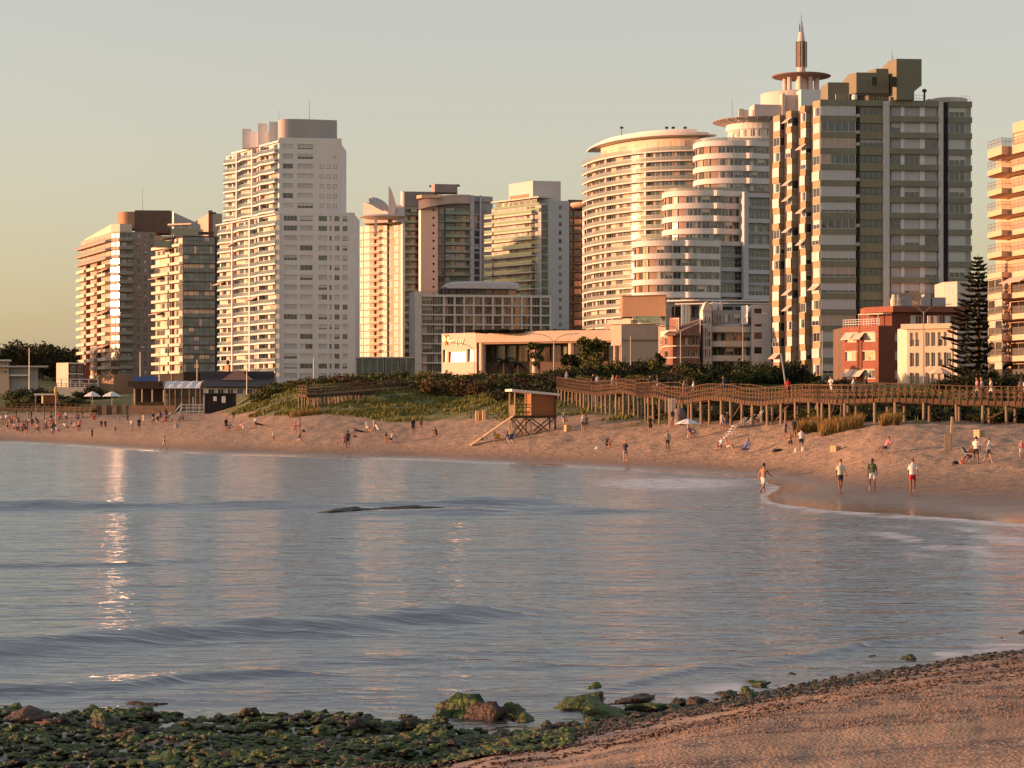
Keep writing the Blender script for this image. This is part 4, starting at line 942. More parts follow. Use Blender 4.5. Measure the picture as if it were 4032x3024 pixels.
def tower_terraced():
    fh = 3.02
    t = thing("apartment_building", "stepped building of round white terraces topped by a pillared disc and spire", "building", (*Pt(2800, 525), ZB))
    W = mat("white_band", (0.70, 0.64, 0.60), .75, .05, .3)
    PIER = mat("mauve_pier", (0.36, 0.25, 0.20), .85, .06)
    pk = Pick(81, {'glass': 5, 'sides': 2, 'left': 2, 'half': 1}, FRAME, G_STD, (CREAM, GREYP, CURT)); pw = Pick(82, {'glass': 3, 'sides': 2, 'shut': 1}, FRAME_D, G_WARM, (BEIGE, TAN))
    def tier(pl, pr, D, ytop, nf, ybot):
        pts = [Pt(pl + 26, D + 17), Pt(pl + 4, D + 11), Pt(pl, D + 8), Pt(pl + 12, D + 4), Pt(pl + 48, D + 1.2), Pt(pl + 110, D - .2), Pt(pl + 190, D), Pt(pr, D + 2.5)]
        pa = spline(pts, 44); zt = Zp(ytop, D); zb = Zp(ybot, D)
        core(t, pa + [Pt(pr, D + 16), Pt(pl + 40, D + 18)], zb - 1, zt - .2, PIER, "core_wall")
        q = resample(pa, 19); L = plen(pa)
        for i in range(nf):
            z = zt - fh * (i + 1)
            ribbon(pa, -.2, .75, z + fh - .95, z + fh + .32).build("parapet_band", W, t)
            for j in range(18):
                a, b = q[j], q[j + 1]; w = (b - a).length
                if j in (6, 9): 
                    continue
                win(t, a, b, .06, z + .35, (pw if 6 < j < 9 else pk)(w - .12, fh - 1.35, 2), -.3 if not 6 < j < 9 else -.2, "window")
            # small round balcony that catches the light
            c = q[14]; d, n, LL, th = fr(q[13], q[15]); c = c + n * .3
            MB().ring([(1.25, 0), (1.32, .02), (1.32, 1.35), (1.2, 1.36)], tuple(c), 14).build("round_balcony", W, t).location = (0, 0, z + fh - 1.0)
        ribbon(pa, -12, .6, zt - .25, zt + .02).build("terrace_slab", W, t)
        b = ribbon(pa, .3, .34, zt + .35, zt + 1.1); b.build("railing", R_CLEAR, t)
        return pa, zt
    tier(2741, 3068, 528, 560, 4, 770); tier(2619, 2940, 520, 756, 4, 960); tier(2500, 2832, 513, 953, 5, 1200)
    # gridded wing: double-height white frame, recessed windows
    D = 517
    def grid(p0, p1, y0, y1):
        A, B = Pt(p0, D), Pt(p1, D + 2); d, n, L, th = fr(A, B); z0, z1 = Zp(y1, D), Zp(y0, D)
        core(t, [A - n * 1.2, B - n * 1.2, B - n * 9, A - n * 9], z0, z1, GREYP, "core_wall")
        for s in (0, L): ribbon([A + d * (s - .55), A + d * (s + .55)], -1, .3, z0, z1 + .4).build("frame_pier", LGREY, t)
        k = int(round((z1 - z0) / fh))
        for i in range(k + 1):
            z = z1 - i * fh
            ribbon([A + d * .56, B - d * .56], -1.1, .25 if i % 2 == 0 else -.5, z - (.85 if i % 2 == 0 else .5), z + .15).build("frame_beam", LGREY if i % 2 == 0 else GREYP, t)
            if i < k:
                for j in range(3): win(t, A, B, .7 + j * (L - 1.3) / 3, z - fh + .16, pk((L - 1.3) / 3 - .12, fh - .7, 2, 2), .95, "window")
    grid(2829, 2936, 953, 1180); grid(2937, 3050, 762, 1180)
    core(t, [Pt(2625, 512), Pt(3055, 514), Pt(3055, 530), Pt(2640, 530)], ZB, Zp(1180, 513), LGREY, "podium")
    ribbon([Pt(2630, 510), Pt(3050, 511)], -3, 1.2, Zp(1186, 510), Zp(1181, 510)).build("podium_canopy", W, t)
    # round penthouse and saucer
    c = Pt(2985, 540); z = Zp(554, 533)
    MB().ring([(7.6, 0), (7.6, 1.4), (7.45, 1.42), (7.45, 3.3), (7.9, 3.35), (7.9, 4.9), (.01, 4.95)], tuple(c), 40).build("penthouse_drum", W, t).location = (0, 0, z - .4)
    for k in range(11):
        a = pi + .25 + k * .26; p = c + Vector((cos(a), sin(a))) * 7.5; p2 = c + Vector((cos(a + .24), sin(a + .24))) * 7.5
        win(t, p, p2, 0, z + 1.05, pk((p2 - p).length, 1.8, 1), -.03)
    MB().ring([(.01, -.1), (7.8, .0), (11.2, .9), (11.3, 1.05), (8, 1.15), (.01, 1.3)], tuple(c), 44).build("saucer_roof", mat("saucer_grey", (0.40, 0.34, 0.33), .7, .05), t).location = (0, 0, Zp(482, 533))
    for k in range(12):
        a = pi + .2 + k * .25; p = c + Vector((cos(a), sin(a))) * 11; p0 = c + Vector((cos(a), sin(a))) * 7
        MB().bar((p0.x, p0.y, Zp(482, 533) - .05), (p.x, p.y, Zp(482, 533) + .85), .15, .35).build("saucer_rib", W, t)
    # upper drum, pillared belvedere, lattice spire
    c = Pt(3126, 541); D = 533
    def lathe(name, prof, m, n=40, cc=None): return MB().ring(prof, tuple(cc or c), n).build(name, m, t)
    PKW = mat("blush_render", (0.60, 0.50, 0.45), .8, .04, .3)
    lathe("upper_drum", [(8.2, Zp(470, D)), (8.2, Zp(355, D)), (7.9, Zp(353, D)), (.01, Zp(352, D))], PKW)
    for p0, p1, y in ((2970, 3080, 415), (3080, 3092, 372)): roofbox(t, "plant_room", p0, p1, D - 2, Zp(470, D), Zp(y, D), PKW, 6, 6)
    for px in (2918, 2936): MB().box(*(lambda p: (p.x - .6, p.x + .6, p.y - .6, p.y + .6))(Pt(px, D - 1)), Zp(480, D), Zp(432 if px < 2930 else 436, D)).build("chimney", PKW, t)
    c = Pt(3155, 541)
    roofbox(t, "stair_block", 3154, 3260, D - 4, Zp(470, D), Zp(361, D), WHITE, 8, 6)
    for k in range(9):
        a = 2 * pi * k / 9 + .3; p = c + Vector((cos(a), sin(a))) * 4.0; MB().tube([(p.x, p.y, Zp(353, D)), (p.x, p.y, Zp(289, D))], .55, 8).build("belvedere_pillar", PKW, t)
    lathe("belvedere_core", [(1.3, Zp(353, D)), (1.3, Zp(289, D))], WHITE, 12, c)
    RB = mat("rust_disc", (0.30, 0.17, 0.13), .7, .08)
    lathe("belvedere_disc", [(.01, Zp(292, D)), (4.5, Zp(291, D)), (7.1, Zp(284, D)), (7.3, Zp(281, D)), (7, Zp(279, D)), (3, Zp(273, D)), (.01, Zp(272, D))], RB, 48, c)
    lathe("spire_shaft", [(1.05, Zp(275, D)), (1.05, Zp(244, D)), (1.3, Zp(243, D)), (.9, Zp(242, D)), (.9, Zp(146, D)), (.95, Zp(145, D)), (.75, Zp(120, D)), (.62, Zp(104, D)), (.01, Zp(103, D))], PKW, 12, c)
    for k in range(8):
        a = 2 * pi * k / 8; p = c + Vector((cos(a), sin(a))) * 1.32; MB().bar((p.x, p.y, Zp(246, D)), (p.x, p.y, Zp(147, D)), .22).build("spire_mullion", PKW, t)
    for k in range(13): lathe("spire_louvre", [(1.15, Zp(243 - 8 * k, D)), (1.45, Zp(242 - 8 * k, D)), (1.45, Zp(240 - 8 * k, D)), (1.15, Zp(239 - 8 * k, D))], BROWN, 12, c)
    for k in range(4): a = pi / 2 * k + .5; p = c + Vector((cos(a), sin(a))) * .55; MB().tube([(p.x, p.y, Zp(110, D)), (p.x, p.y, Zp(82 - 6 * k, D))], .07, 5).build("antenna", DSTEEL, t)
    MB().tube([(c.x, c.y, Zp(104, D)), (c.x, c.y, Zp(55, D)), (c.x, c.y, Zp(28, D))], [.14, .08, .03], 6).build("antenna_mast", DSTEEL, t)
    antenna(t, 2883, D, Zp(455, D), 4); 
tower_terraced()

def tower_olive():
    D = 380; fh = 2.8
    A = Pt(3229, D); B = onray(A, radians(5.5), 3826); d, n, L, th = fr(A, B)
    t = thing("apartment_tower", "olive banded grey tower with white shutters and staggered ochre bays on its sunlit side", "tower", (A.x, A.y, ZB))
    zt = Zp(392, D); fl = [zt - .9 - fh * (i + 1) for i in range(18)]
    S = lambda px: s_at(A, B, px); P = lambda px, q=0.0: A + d * S(px) - n * q
    core(t, [P(3231, .5), P(3826, .5), P(3826, 14), Pt(3090, 414), Pt(3090, 403), Pt(3150, 396.5), Pt(3199, 391), Pt(3232, 385.5)], ZB, zt - .05, GREYP, "core_wall")
    WB = mat("frosted_blind", (0.50, 0.52, 0.50), .55, .06, 1.2)
    pz = Pick(91, {'shut': 7, 'most': 2, 'sides': .8, 'left': .8, 'glass': .6}, FRAME, G_STD, (WB, WB, LGREY, BEIGE))
    pq = Pick(92, {'shut': 8, 'half': 1, 'glass': .6, 'most': 1}, LGREY, G_STD, (LGREY, LGREY, mat("mauve_shutter", (0.40, 0.37, 0.38), .8, .05)))
    pd = Pick(93, {'glass': 5, 'left': 1, 'half': 1}, FRAME_D, G_STD, (GREYP, OLIVE))
    pe = Pick(94, {'shut': 4, 'half': 2, 'glass': 1.5}, FRAME, G_STD, (WB, LGREY))
    def band(p0, p1, z0, z1, q, m=OLIVE): ribbon([P(p0), P(p1)], -.45, q, z0, z1).build("spandrel_band", m, t)
    for i, z in enumerate([zt - .95] + fl):
        band(3229, 3371, z - .05, z + .95, .22); band(3502, 3694, z - .05, z + .95, .45); band(3733, 3826, z - .05, z + .95, .3)
        if i: band(3386, 3476, z - .25, z + 1.25, .05, OLIVE2)
        else: band(3372, 3476, z - .05, z + .95, .1)
        if i == 0: continue
        a = z + .96; h = fh - 1.03
        for p0, p1, P_, nx, dep in ((3232, 3369, pz, 5, -.04), (3510, 3547, pq, 2, .22), (3562, 3622, pq, 3, .22), (3642, 3690, pq, 2, .22), (3736, 3800, pe, 3, .05)):
            win(t, A, B, S(p0), a, P_(S(p1) - S(p0), h, nx, 1, .06), dep)
        win(t, A, B, S(3386) + .05, z + 1.26, pd(S(3476) - S(3386) - .1, fh - 1.52, 4), .18)
        win(t, A, B, S(3802), a, wmesh(S(3824) - S(3802), h, 1, 'glass', FRAME, R_CLEAR, BLIND), .02, "side_window")
        if R.random() < .75: x = P(3378, -.05); MB().box(-.32, .32, -.2, .3, 0, .55).ring([(.2, .0), (.2, .02)], (0, -.21), 10).build("air_conditioner", GREYP, t).location = (x.x, x.y, z + .6 + R.uniform(0, .8))
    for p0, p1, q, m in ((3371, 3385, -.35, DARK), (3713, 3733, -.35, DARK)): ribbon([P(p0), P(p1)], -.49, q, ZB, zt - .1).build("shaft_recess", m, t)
    for p0, p1 in ((3476.5, 3501.5), (3694.5, 3712.5)): ribbon([P(p0), P(p1)], -.4, .3, ZB, zt - .12).build("column", LGREY, t)
    for p0, p1 in ((3547.5, 3561.5), (3622.5, 3641.5)): ribbon([P(p0), P(p1)], -.4, -.06, ZB, zt - .9).build("pier", WHITE, t)
    ribbon([P(3378.5), P(3380)], 0, .12, ZB, zt).build("drain_pipe", DSTEEL, t)
    # staggered bays down the sunlit flank
    pb = random.Random(9)
    teeth = [(3200, 3229, 3231, 380.3, .0), (3151, 3172, 3199, 385.5, 1.45), (3097, 3117, 3150, 391, .55), (3044, 3070, 3096, 396.5, 2.0)]
    tops = [392, 414, 434, 451]
    for k, (pl, pf, pr, Df, off) in enumerate(teeth):
        a, b, c = Pt(pl, Df + (pf - pl) / F * Df * 1.9), Pt(pf, Df), Pt(pr, Df + .5)
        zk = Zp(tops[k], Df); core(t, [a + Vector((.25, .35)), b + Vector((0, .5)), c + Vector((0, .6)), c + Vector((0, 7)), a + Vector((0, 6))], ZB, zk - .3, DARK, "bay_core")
        cc = (a + b + c) / 3; q = 0
        z = zk - .05
        while z > 9:
            g = .0 if k == 0 else pb.uniform(-.04, .22)
            o = Vector((-g, -g))
            MB().prism([tuple(a + o), tuple(b + o), tuple(c + Vector((0, -g))), tuple(c + Vector((0, .5))), tuple(a + Vector((.2, .5)))], z - 1.12, z).build("bay_panel", OCHRE, t)
            s = pb.choice((.92, 1.0, 1.06)); o2 = Vector((-.02 if s < 1 else -.1, -.02 if s < 1 else -.1))
            za, zb = z - 1.13 - (fh - 1.14), z - 1.13
            dl, nl, Ll, tl = fr(a, b); wk = pb.choice(['shut', 'shut', 'shut', 'half', 'sides', 'glass'])
            win(t, a, b, .06, za + .01, wmesh(Ll - .1, fh - 1.17, 2, wk, FRAME, G_STD, BLIND if k % 2 else WB), .05 - (pb.random() < .25) * .25)
            dr, nr, Lr, tr = fr(b, c)
            if Lr > .4: win(t, b, c, .05, za + .01, wmesh(Lr - .1, fh - 1.17, 1, pb.choice(['shut', 'glass', 'half', 'shut']), FRAME, G_STD, CURT), .06)
            if pb.random() < .14:
                e = nl * 1.1; zz = zb - .1
                MB().prism([tuple(a), tuple(b), tuple(b + e), tuple(a + e)], [zz - .05, zz - .05, zz - .95, zz - .95], [zz, zz, zz - .9, zz - .9]).build("awning", AWN, t)
            z -= fh
    # roof plant and water tank
    OL3 = mat("olive_render", (0.19, 0.18, 0.13), .85, .08, .3, streak=True)
    roofbox(t, "plant_block", 3260, 3350, D + 3, zt - .1, Zp(324, D + 3), OL3, 4, 6)
    def blk(name, pl, pf, pr, y0, y1, D_, dep=7, ang=5.5):
        a, b = Pt(pl, D_ + (pf - pl) / F * D_ * 1.6), Pt(pf, D_); c = onray(b, radians(ang), pr); return core(t, [a, b, c, c + Vector((0, dep)), a + Vector((0, dep))], Zp(y1, D_), Zp(y0, D_), OL3, name)
    blk("plant_block", 3344, 3372, 3500, 285, 366, D + 1); blk("plant_block", 3389, 3420, 3500, 366, 394, D + 2.5)
    blk("plant_block", 3420, 3450, 3500, 270, 288, D + 3)
    a = Pt(3500, D + 2.6); b = Pt(3530, D); c = onray(b, radians(5.5), 3629); c2 = onray(b, radians(5.5), 3600)
    zz = [Zp(y, D) for y in (231, 335, 359, 392)]
    mb = MB(); rows = [[(a, zz[0]), (b, zz[0]), (c, zz[0])], [(a, zz[1]), (b, zz[1]), (c, zz[1])], [(a, zz[2]), (b, zz[2]), (c2, zz[2])], [(a, zz[3]), (b, zz[3]), (c2, zz[3])]]
    bkv = Vector((0, 7))
    for r_ in rows:
        for p, z in r_: mb.v.append((p.x, p.y, z))
        for p in (r_[2][0] + bkv, r_[0][0] + bkv): mb.v.append((p.x, p.y, r_[0][1]))
    for i in range(3):
        for j in range(5): o, e = i * 5 + j, i * 5 + (j + 1) % 5; mb.f.append((o, o + 5, e + 5, e))
    mb.f += [(0, 1, 2, 3, 4), (19, 18, 17, 16, 15)]; mb.m = [0] * len(mb.f); mb.build("lift_tower", OL3, t)
    for p0, p1, y0, y1 in ((3432, 3452, 305, 336), (3507, 3528, 303, 342)): 
        q = Pt(p0, D - .1); MB().box(q.x, kx(p1) * D, q.y - .25, q.y + .3, Zp(y1, D), Zp(y0, D)).build("roof_hatch", DARK, t)
    b = MB()
    for p0, p1 in ((3295, 3420), (3420, 3600), (3600, 3640), (3790, 3825)):
        x0, x1 = P(p0, .8), P(p1, .8); k = max(2, int((p1 - p0) / 12))
        for q in range(k + 1): x = x0.lerp(x1, q / k); b.tube([(x.x, x.y, zt - .06), (x.x, x.y, zt + 1.1)], .025, 4)
        for h in (.55, 1.1): b.bar((x0.x, x0.y, zt + h), (x1.x, x1.y, zt + h), .04)
    b.build("roof_railing", STEEL, t)
    cp = Pt(3735, D + 9)
    MB().ring([(3.3, 0), (3.3, Zp(362, D) - zt), (3.1, Zp(360, D) - zt), (.01, Zp(359, D) - zt)], tuple(cp), 30).build("tank_drum", mat("blush_render", (0.6, 0.5, 0.45)), t).location = (0, 0, zt - .1)
    roofbox(t, "plant_block", 3655, 3712, D + 6, zt - .1, Zp(370, D), mat("blush_render", (0.6, 0.5, 0.45)), 5, 5)
    p = Pt(3365, D + 1); MB().ring([(.01, 1.1), (.4, .95), (.5, .6), (.45, .15), (.2, 0)], tuple(p), 12).build("roof_vent", WHITE, t).location = (0, 0, zt)
    for px, h in ((3516, 1.2), (3512, 1.9)): antenna(t, px, D + 2, Zp(231, D), h, .04)
    p = Pt(3640, D + 2); MB().tube([(p.x, p.y, zt), (p.x, p.y, zt + 1.6)], .18, 6).ring([(.01, zt + 2.2), (.4, zt + 2.0), (.4, zt + 1.6)], tuple(p), 10).build("roof_vent", DSTEEL, t)
tower_olive()

BRICK = mat("red_brick", (0.27, 0.095, 0.06), .85, .15, 1.2, .4, 12)
BRICK_SHADE = mat("red_brick_shade", (0.20, 0.065, 0.04), .85, .15, 1.2, .4, 12)  # same red brick, with the shade of the unlit face put into the colour
def low_blocks():
    # red brick apartment block
    D = 343; fh = 2.92
    C = Pt(3459, D); A = onray(C, radians(180 - 50), 3317); B = onray(C, radians(7), 3640)
    t = thing("apartment_block", "red brick three-storey block with white awnings in front of the olive tower", "building", (C.x, C.y, ZB))
    zt = Zp(1282, D); d, n, L, th = fr(A, C); iA, iC = inset(A, C, .5); jC, jB = inset(C, B, .5)
    core(t, [iA, iC + Vector((.1, .2)), jB, B + Vector((0, 12)), A + Vector((0, 10))], ZB, zt - .05, BROWN, "core_wall")
    pk = Pick(101, {'sides': 2, 'left': 3, 'glass': 2, 'shut': 3}, FRAME, G_STD, (BLIND, CREAM)); fl = [zt - .6 - fh * (i + 1) + .2 for i in range(4)]
    fs = [(z + .85, z + 2.25) for z in fl]
    openings_face(t, A, C, ZB, zt, fs, [(3329, 3378, 3), (3397, 3446, 3)], BRICK, pk, .2)
    openings_face(t, C, B, ZB, zt, fs, [(3524, 3575, 3), (3590, 3625, 2)], BRICK_SHADE, pk, .2)
    s = s_at(A, C, 3385); ribbon([A + d * (s - .6), A + d * (s + .5)], -.3, .02 + .1, ZB, zt - 1.0).build("recess_shade", BRICK_SHADE, t)  # strip set proud of the wall, its darker brick painting a shaded recess
    for i, px in ((0, 3323), (2, 3323)):
        for k in range(2):
            a, b = A + d * (s_at(A, C, 3329) + k * 2.1), A + d * (s_at(A, C, 3329) + k * 2.1 + 1.9); z = fs[i][1] + .1; o = n * 1.3
            MB().prism([tuple(a), tuple(b), tuple(b + o), tuple(a + o)], [z - .05, z - .05, z - 1.15, z - 1.15], [z, z, z - 1.1, z - 1.1]).build("awning", CREAM, t)
    for i in range(4):
        for (p0, p1) in ((3329, 3378), (3397, 3446)): ribbon([A + d * s_at(A, C, p0), A + d * s_at(A, C, p1)], -.1, .12, fs[i][1] + .02, fs[i][1] + .14).build("lintel", CREAM, t)
    b = MB()
    for q in range(15): x = A.lerp(C, q / 14) - n * .2; b.tube([(x.x, x.y, zt), (x.x, x.y, zt + 1.1)], .03, 4)
    x0, x1 = A - n * .2, C - n * .2
    for h in (.35, .75, 1.1): b.bar((x0.x, x0.y, zt + h), (x1.x, x1.y, zt + h), .05)
    b.build("roof_railing", FRAME, t)
    # set-back top storey
    D2 = D + 8; C2 = Pt(3512, D2); A2 = onray(C2, radians(180 - 50), 3414); B2 = onray(C2, radians(5), 3812); z2 = Zp(1206, D2)
    core(t, [A2, C2, B2, B2 + Vector((0, 9)), A2 + Vector((0, 7))], zt - .1, Zp(1228, D2), BRICK_SHADE, "top_storey_wall")
    core(t, [A2 + Vector((-.5, -.3)), C2 + Vector((0, -.9)), B2 + Vector((.3, -.6)), B2 + Vector((0, 9)), A2 + Vector((0, 7))], Zp(1229, D2), z2, BRICK, "top_parapet")
    for p0, p1, nx in ((3585, 3630, 3), (3650, 3672, 1), (3690, 3710, 2), (3720, 3765, 2)): win(t, C2, B2, s_at(C2, B2, p0), zt + .25, pk(s_at(C2, B2, p1) - s_at(C2, B2, p0), 1.7, nx), -.04)
    d2, n2, L2, _ = fr(A2, C2)
    ribbon([A2, C2], -.2, 2.2, Zp(1238, D2), Zp(1234, D2)).build("pergola_roof", CREAM, t)
    for f in (.02, .4, .8): p = A2 + d2 * L2 * f + n2 * 2.1; MB().box(p.x - .08, p.x + .08, p.y - .08, p.y + .08, zt, Zp(1238, D2)).build("pergola_post", CREAM, t)
    for px in (3520, 3534): p = Pt(px, D2 + 4); MB().ring([(.55, 0), (.6, 1.2), (.35, 1.7), (.35, 2.1), (.01, 2.15)], tuple(p), 12).build("water_tank", CREAM, t).location = (0, 0, z2)
    b = MB(); p = Pt(3580, D2 + 3)
    for k in range(2): b.tube([(p.x - 2.4 + 4.9 * q / 12, p.y + k * 1.8, z2 + 1.9 * sin(pi * q / 12)) for q in range(13)], .05, 4)
    b.build("roof_hoop", STEEL, t)
    for p0, p1 in ((3540, 3590), (3640, 3665), (3672, 3724)): roofbox(t, "roof_locker", p0, p1, D2 + 4, z2, z2 + 1.2 + R.random(), GREYP, 4, 2)
    # cream apartment house
    D = 318; A = Pt(3572, D + 3.4); B = onray(A, radians(-26), 3750); d, n, L, th = fr(A, B)
    t = thing("apartment_house", "cream three-storey house with tall windows, between red brick block and dark conifer", "building", (A.x, A.y, ZB))
    YC = mat("yellow_cream_render", (0.64, 0.53, 0.41), .8, .05, .4); zt = Zp(1282, D)
    iA, iB = inset(A, B, .4); core(t, [iA, iB, B + Vector((.4, 1)), B + Vector((2, 10)), A + Vector((0, 8))], ZB, zt - .1, YC, "core_wall")
    fl = [zt - .7 - 2.95 * (i + 1) + .5 for i in range(3)]
    openings_face(t, A, B, ZB, zt, [(z + .2, z + 2.25) for z in fl], [(3582, 3599, 2), (3604, 3619, 2), (3643, 3661, 2), (3666, 3683, 2), (3692, 3712, 1), (3716, 3745, 3)], YC, Pick(103, {'glass': 2, 'shut': 1.5, 'left': 2, 'half': 1}, FRAME, G_STD, (CREAM, BEIGE)), .2)
    ribbon([A - d * .8, B], -8, .6, zt - .4, zt + .35).build("roof_slab", YC, t)
    for px in (3659, 3682): p = Pt(px, D + 3); MB().box(p.x - .22, p.x + .22, p.y - .2, p.y + .2, zt, Zp(1240, D)).build("chimney", YC, t)
    p0 = A + d * s_at(A, B, 3665); p1 = A + d * s_at(A, B, 3755); z = Zp(1448, D)
    # white stair tower beyond
    t = thing("apartment_block", "plain pale block rising behind the red brick building beside the conifer", "building", (*Pt(3760, 372), ZB))
    c = Pt(3769, 370); a = onray(c, radians(180 - 45), 3716); b = onray(c, radians(8), 3900)
    core(t, [a, c, b, b + Vector((0, 10)), a + Vector((0, 8))], ZB, Zp(1108, 370), mat("blush_render", (0.6, 0.5, 0.45)))
    d, n, L, th = fr(a, c); s = s_at(a, c, 3755)
    pk = Pick(104, {'glass': 1}, FRAME, G_STD)
    win(t, a, c, s - .4, Zp(1168, 370), pk(.8, 1.9, 1), -.03); win(t, a, c, s - 1.6, Zp(1166, 370), pk(.6, .6, 1), -.03)
    for y in (1140, 1190): win(t, c, b, 1.5, Zp(y, 370), pk(1.6, 1.3, 2), -.03)
low_blocks()

def tower_right_edge():
    D = 291; fh = 2.8
    t = thing("apartment_tower", "peach tower at the right edge with deep pointed balconies and wire railings", "tower", (*Pt(4040, 292), ZB))
    PE = mat("peach_tower_render", (0.62, 0.42, 0.29), .8, .05, .3)
    a, b, c = Pt(3984, 296.2), Pt(4075, 290), Pt(4330, 294)
    zt = Zp(560, D)
    core(t, [a, b, c, c + Vector((0, 14)), a + Vector((.5, 12))], ZB, zt + .2, PE, "core_wall")
    core(t, [Pt(3992, 295), Pt(4078, 289.4), Pt(4330, 293.5), Pt(4330, 306), Pt(3998, 305)], zt + .2, zt + 3.0, PE, "penthouse_wall")
    core(t, [Pt(3988, 294.5), Pt(4080, 288.4), Pt(4330, 293), Pt(4330, 307), Pt(3990, 306)], zt + 3.0, Zp(512, D), PE, "roof_slab")
    pk = Pick(111, {'glass': 3, 'left': 2, 'shut': 2}, FRAME, G_STD, (CREAM, BLIND_B))
    path = [Pt(3889, 296.5), Pt(3944, 291.2), Pt(3976, 292.0), Pt(4060, 286.0), Pt(4320, 291)]
    for i in range(15):
        z = zt - .4 - fh * i
        first = i == 0
        pts = [tuple(p) for p in path] + [tuple(Pt(4320, 300)), tuple(Pt(3984, 300)), tuple(Pt(3900, 299))]
        MB().prism(pts, z - (1.15 if first else .72), z).build("balcony_slab", PE, t)
        bm = MB()
        for k in range(3):
            p, q = path[k], path[k + 1]; m_ = max(2, int((q - p).length / 1.1))
            for s in range(m_ + 1): x = p.lerp(q, s / m_); x = Vector((x.x + .05, x.y + .12)); bm.tube([(x.x, x.y, z), (x.x, x.y, z + 1.05)], .022, 4)
            for h in (1.05, .62): bm.bar((p.x + .05, p.y + .12, z + h), (q.x + .05, q.y + .12, z + h), .045)
        bm.build("railing", DSTEEL, t)
        gl = MB()
        for k in range(3): p, q = path[k], path[k + 1]; gl.add([(p.x + .05, p.y + .16, z + .05), (q.x + .05, q.y + .16, z + .05), (q.x + .05, q.y + .16, z + 1), (p.x + .05, p.y + .16, z + 1)], [(0, 1, 2, 3)])
        gl.build("railing_glass", clear_glass("rail_glass_faint", (.5, .5, .46), .22), t)
        L = (b - a).length
        for f, w in ((.22, .25), (.55, .35)): win(t, a, b, f * L, z + .05, pk(w * L, 2.05, 2), -.05, "balcony_door")
        if i >= 7:  # lower storeys glazed in
            A_, B_ = path[0] + Vector((.15, .3)), path[1] + Vector((.1, .2)); LL = (B_ - A_).length
            for k in range(2): win(t, A_, B_, k * LL / 2, z + .1, wmesh(LL / 2 - .05, 1.9, 1, 'glass' if (i + k) % 3 else 'half', FRAME, G_GOLD, BLIND_B), 0, "window", radians(R.uniform(-.5, .5)))
        if i in (7,):
            p, q = path[2], path[3]; d, n, _, _ = fr(p, q); zz = z + 2.1; o = n * 1.6
            MB().prism([tuple(p), tuple(q), tuple(q + o), tuple(p + o)], [zz - .05, zz - .05, zz - .9, zz - .9], [zz, zz, zz - .85, zz - .85]).build("awning", AWN, t)
tower_right_edge()

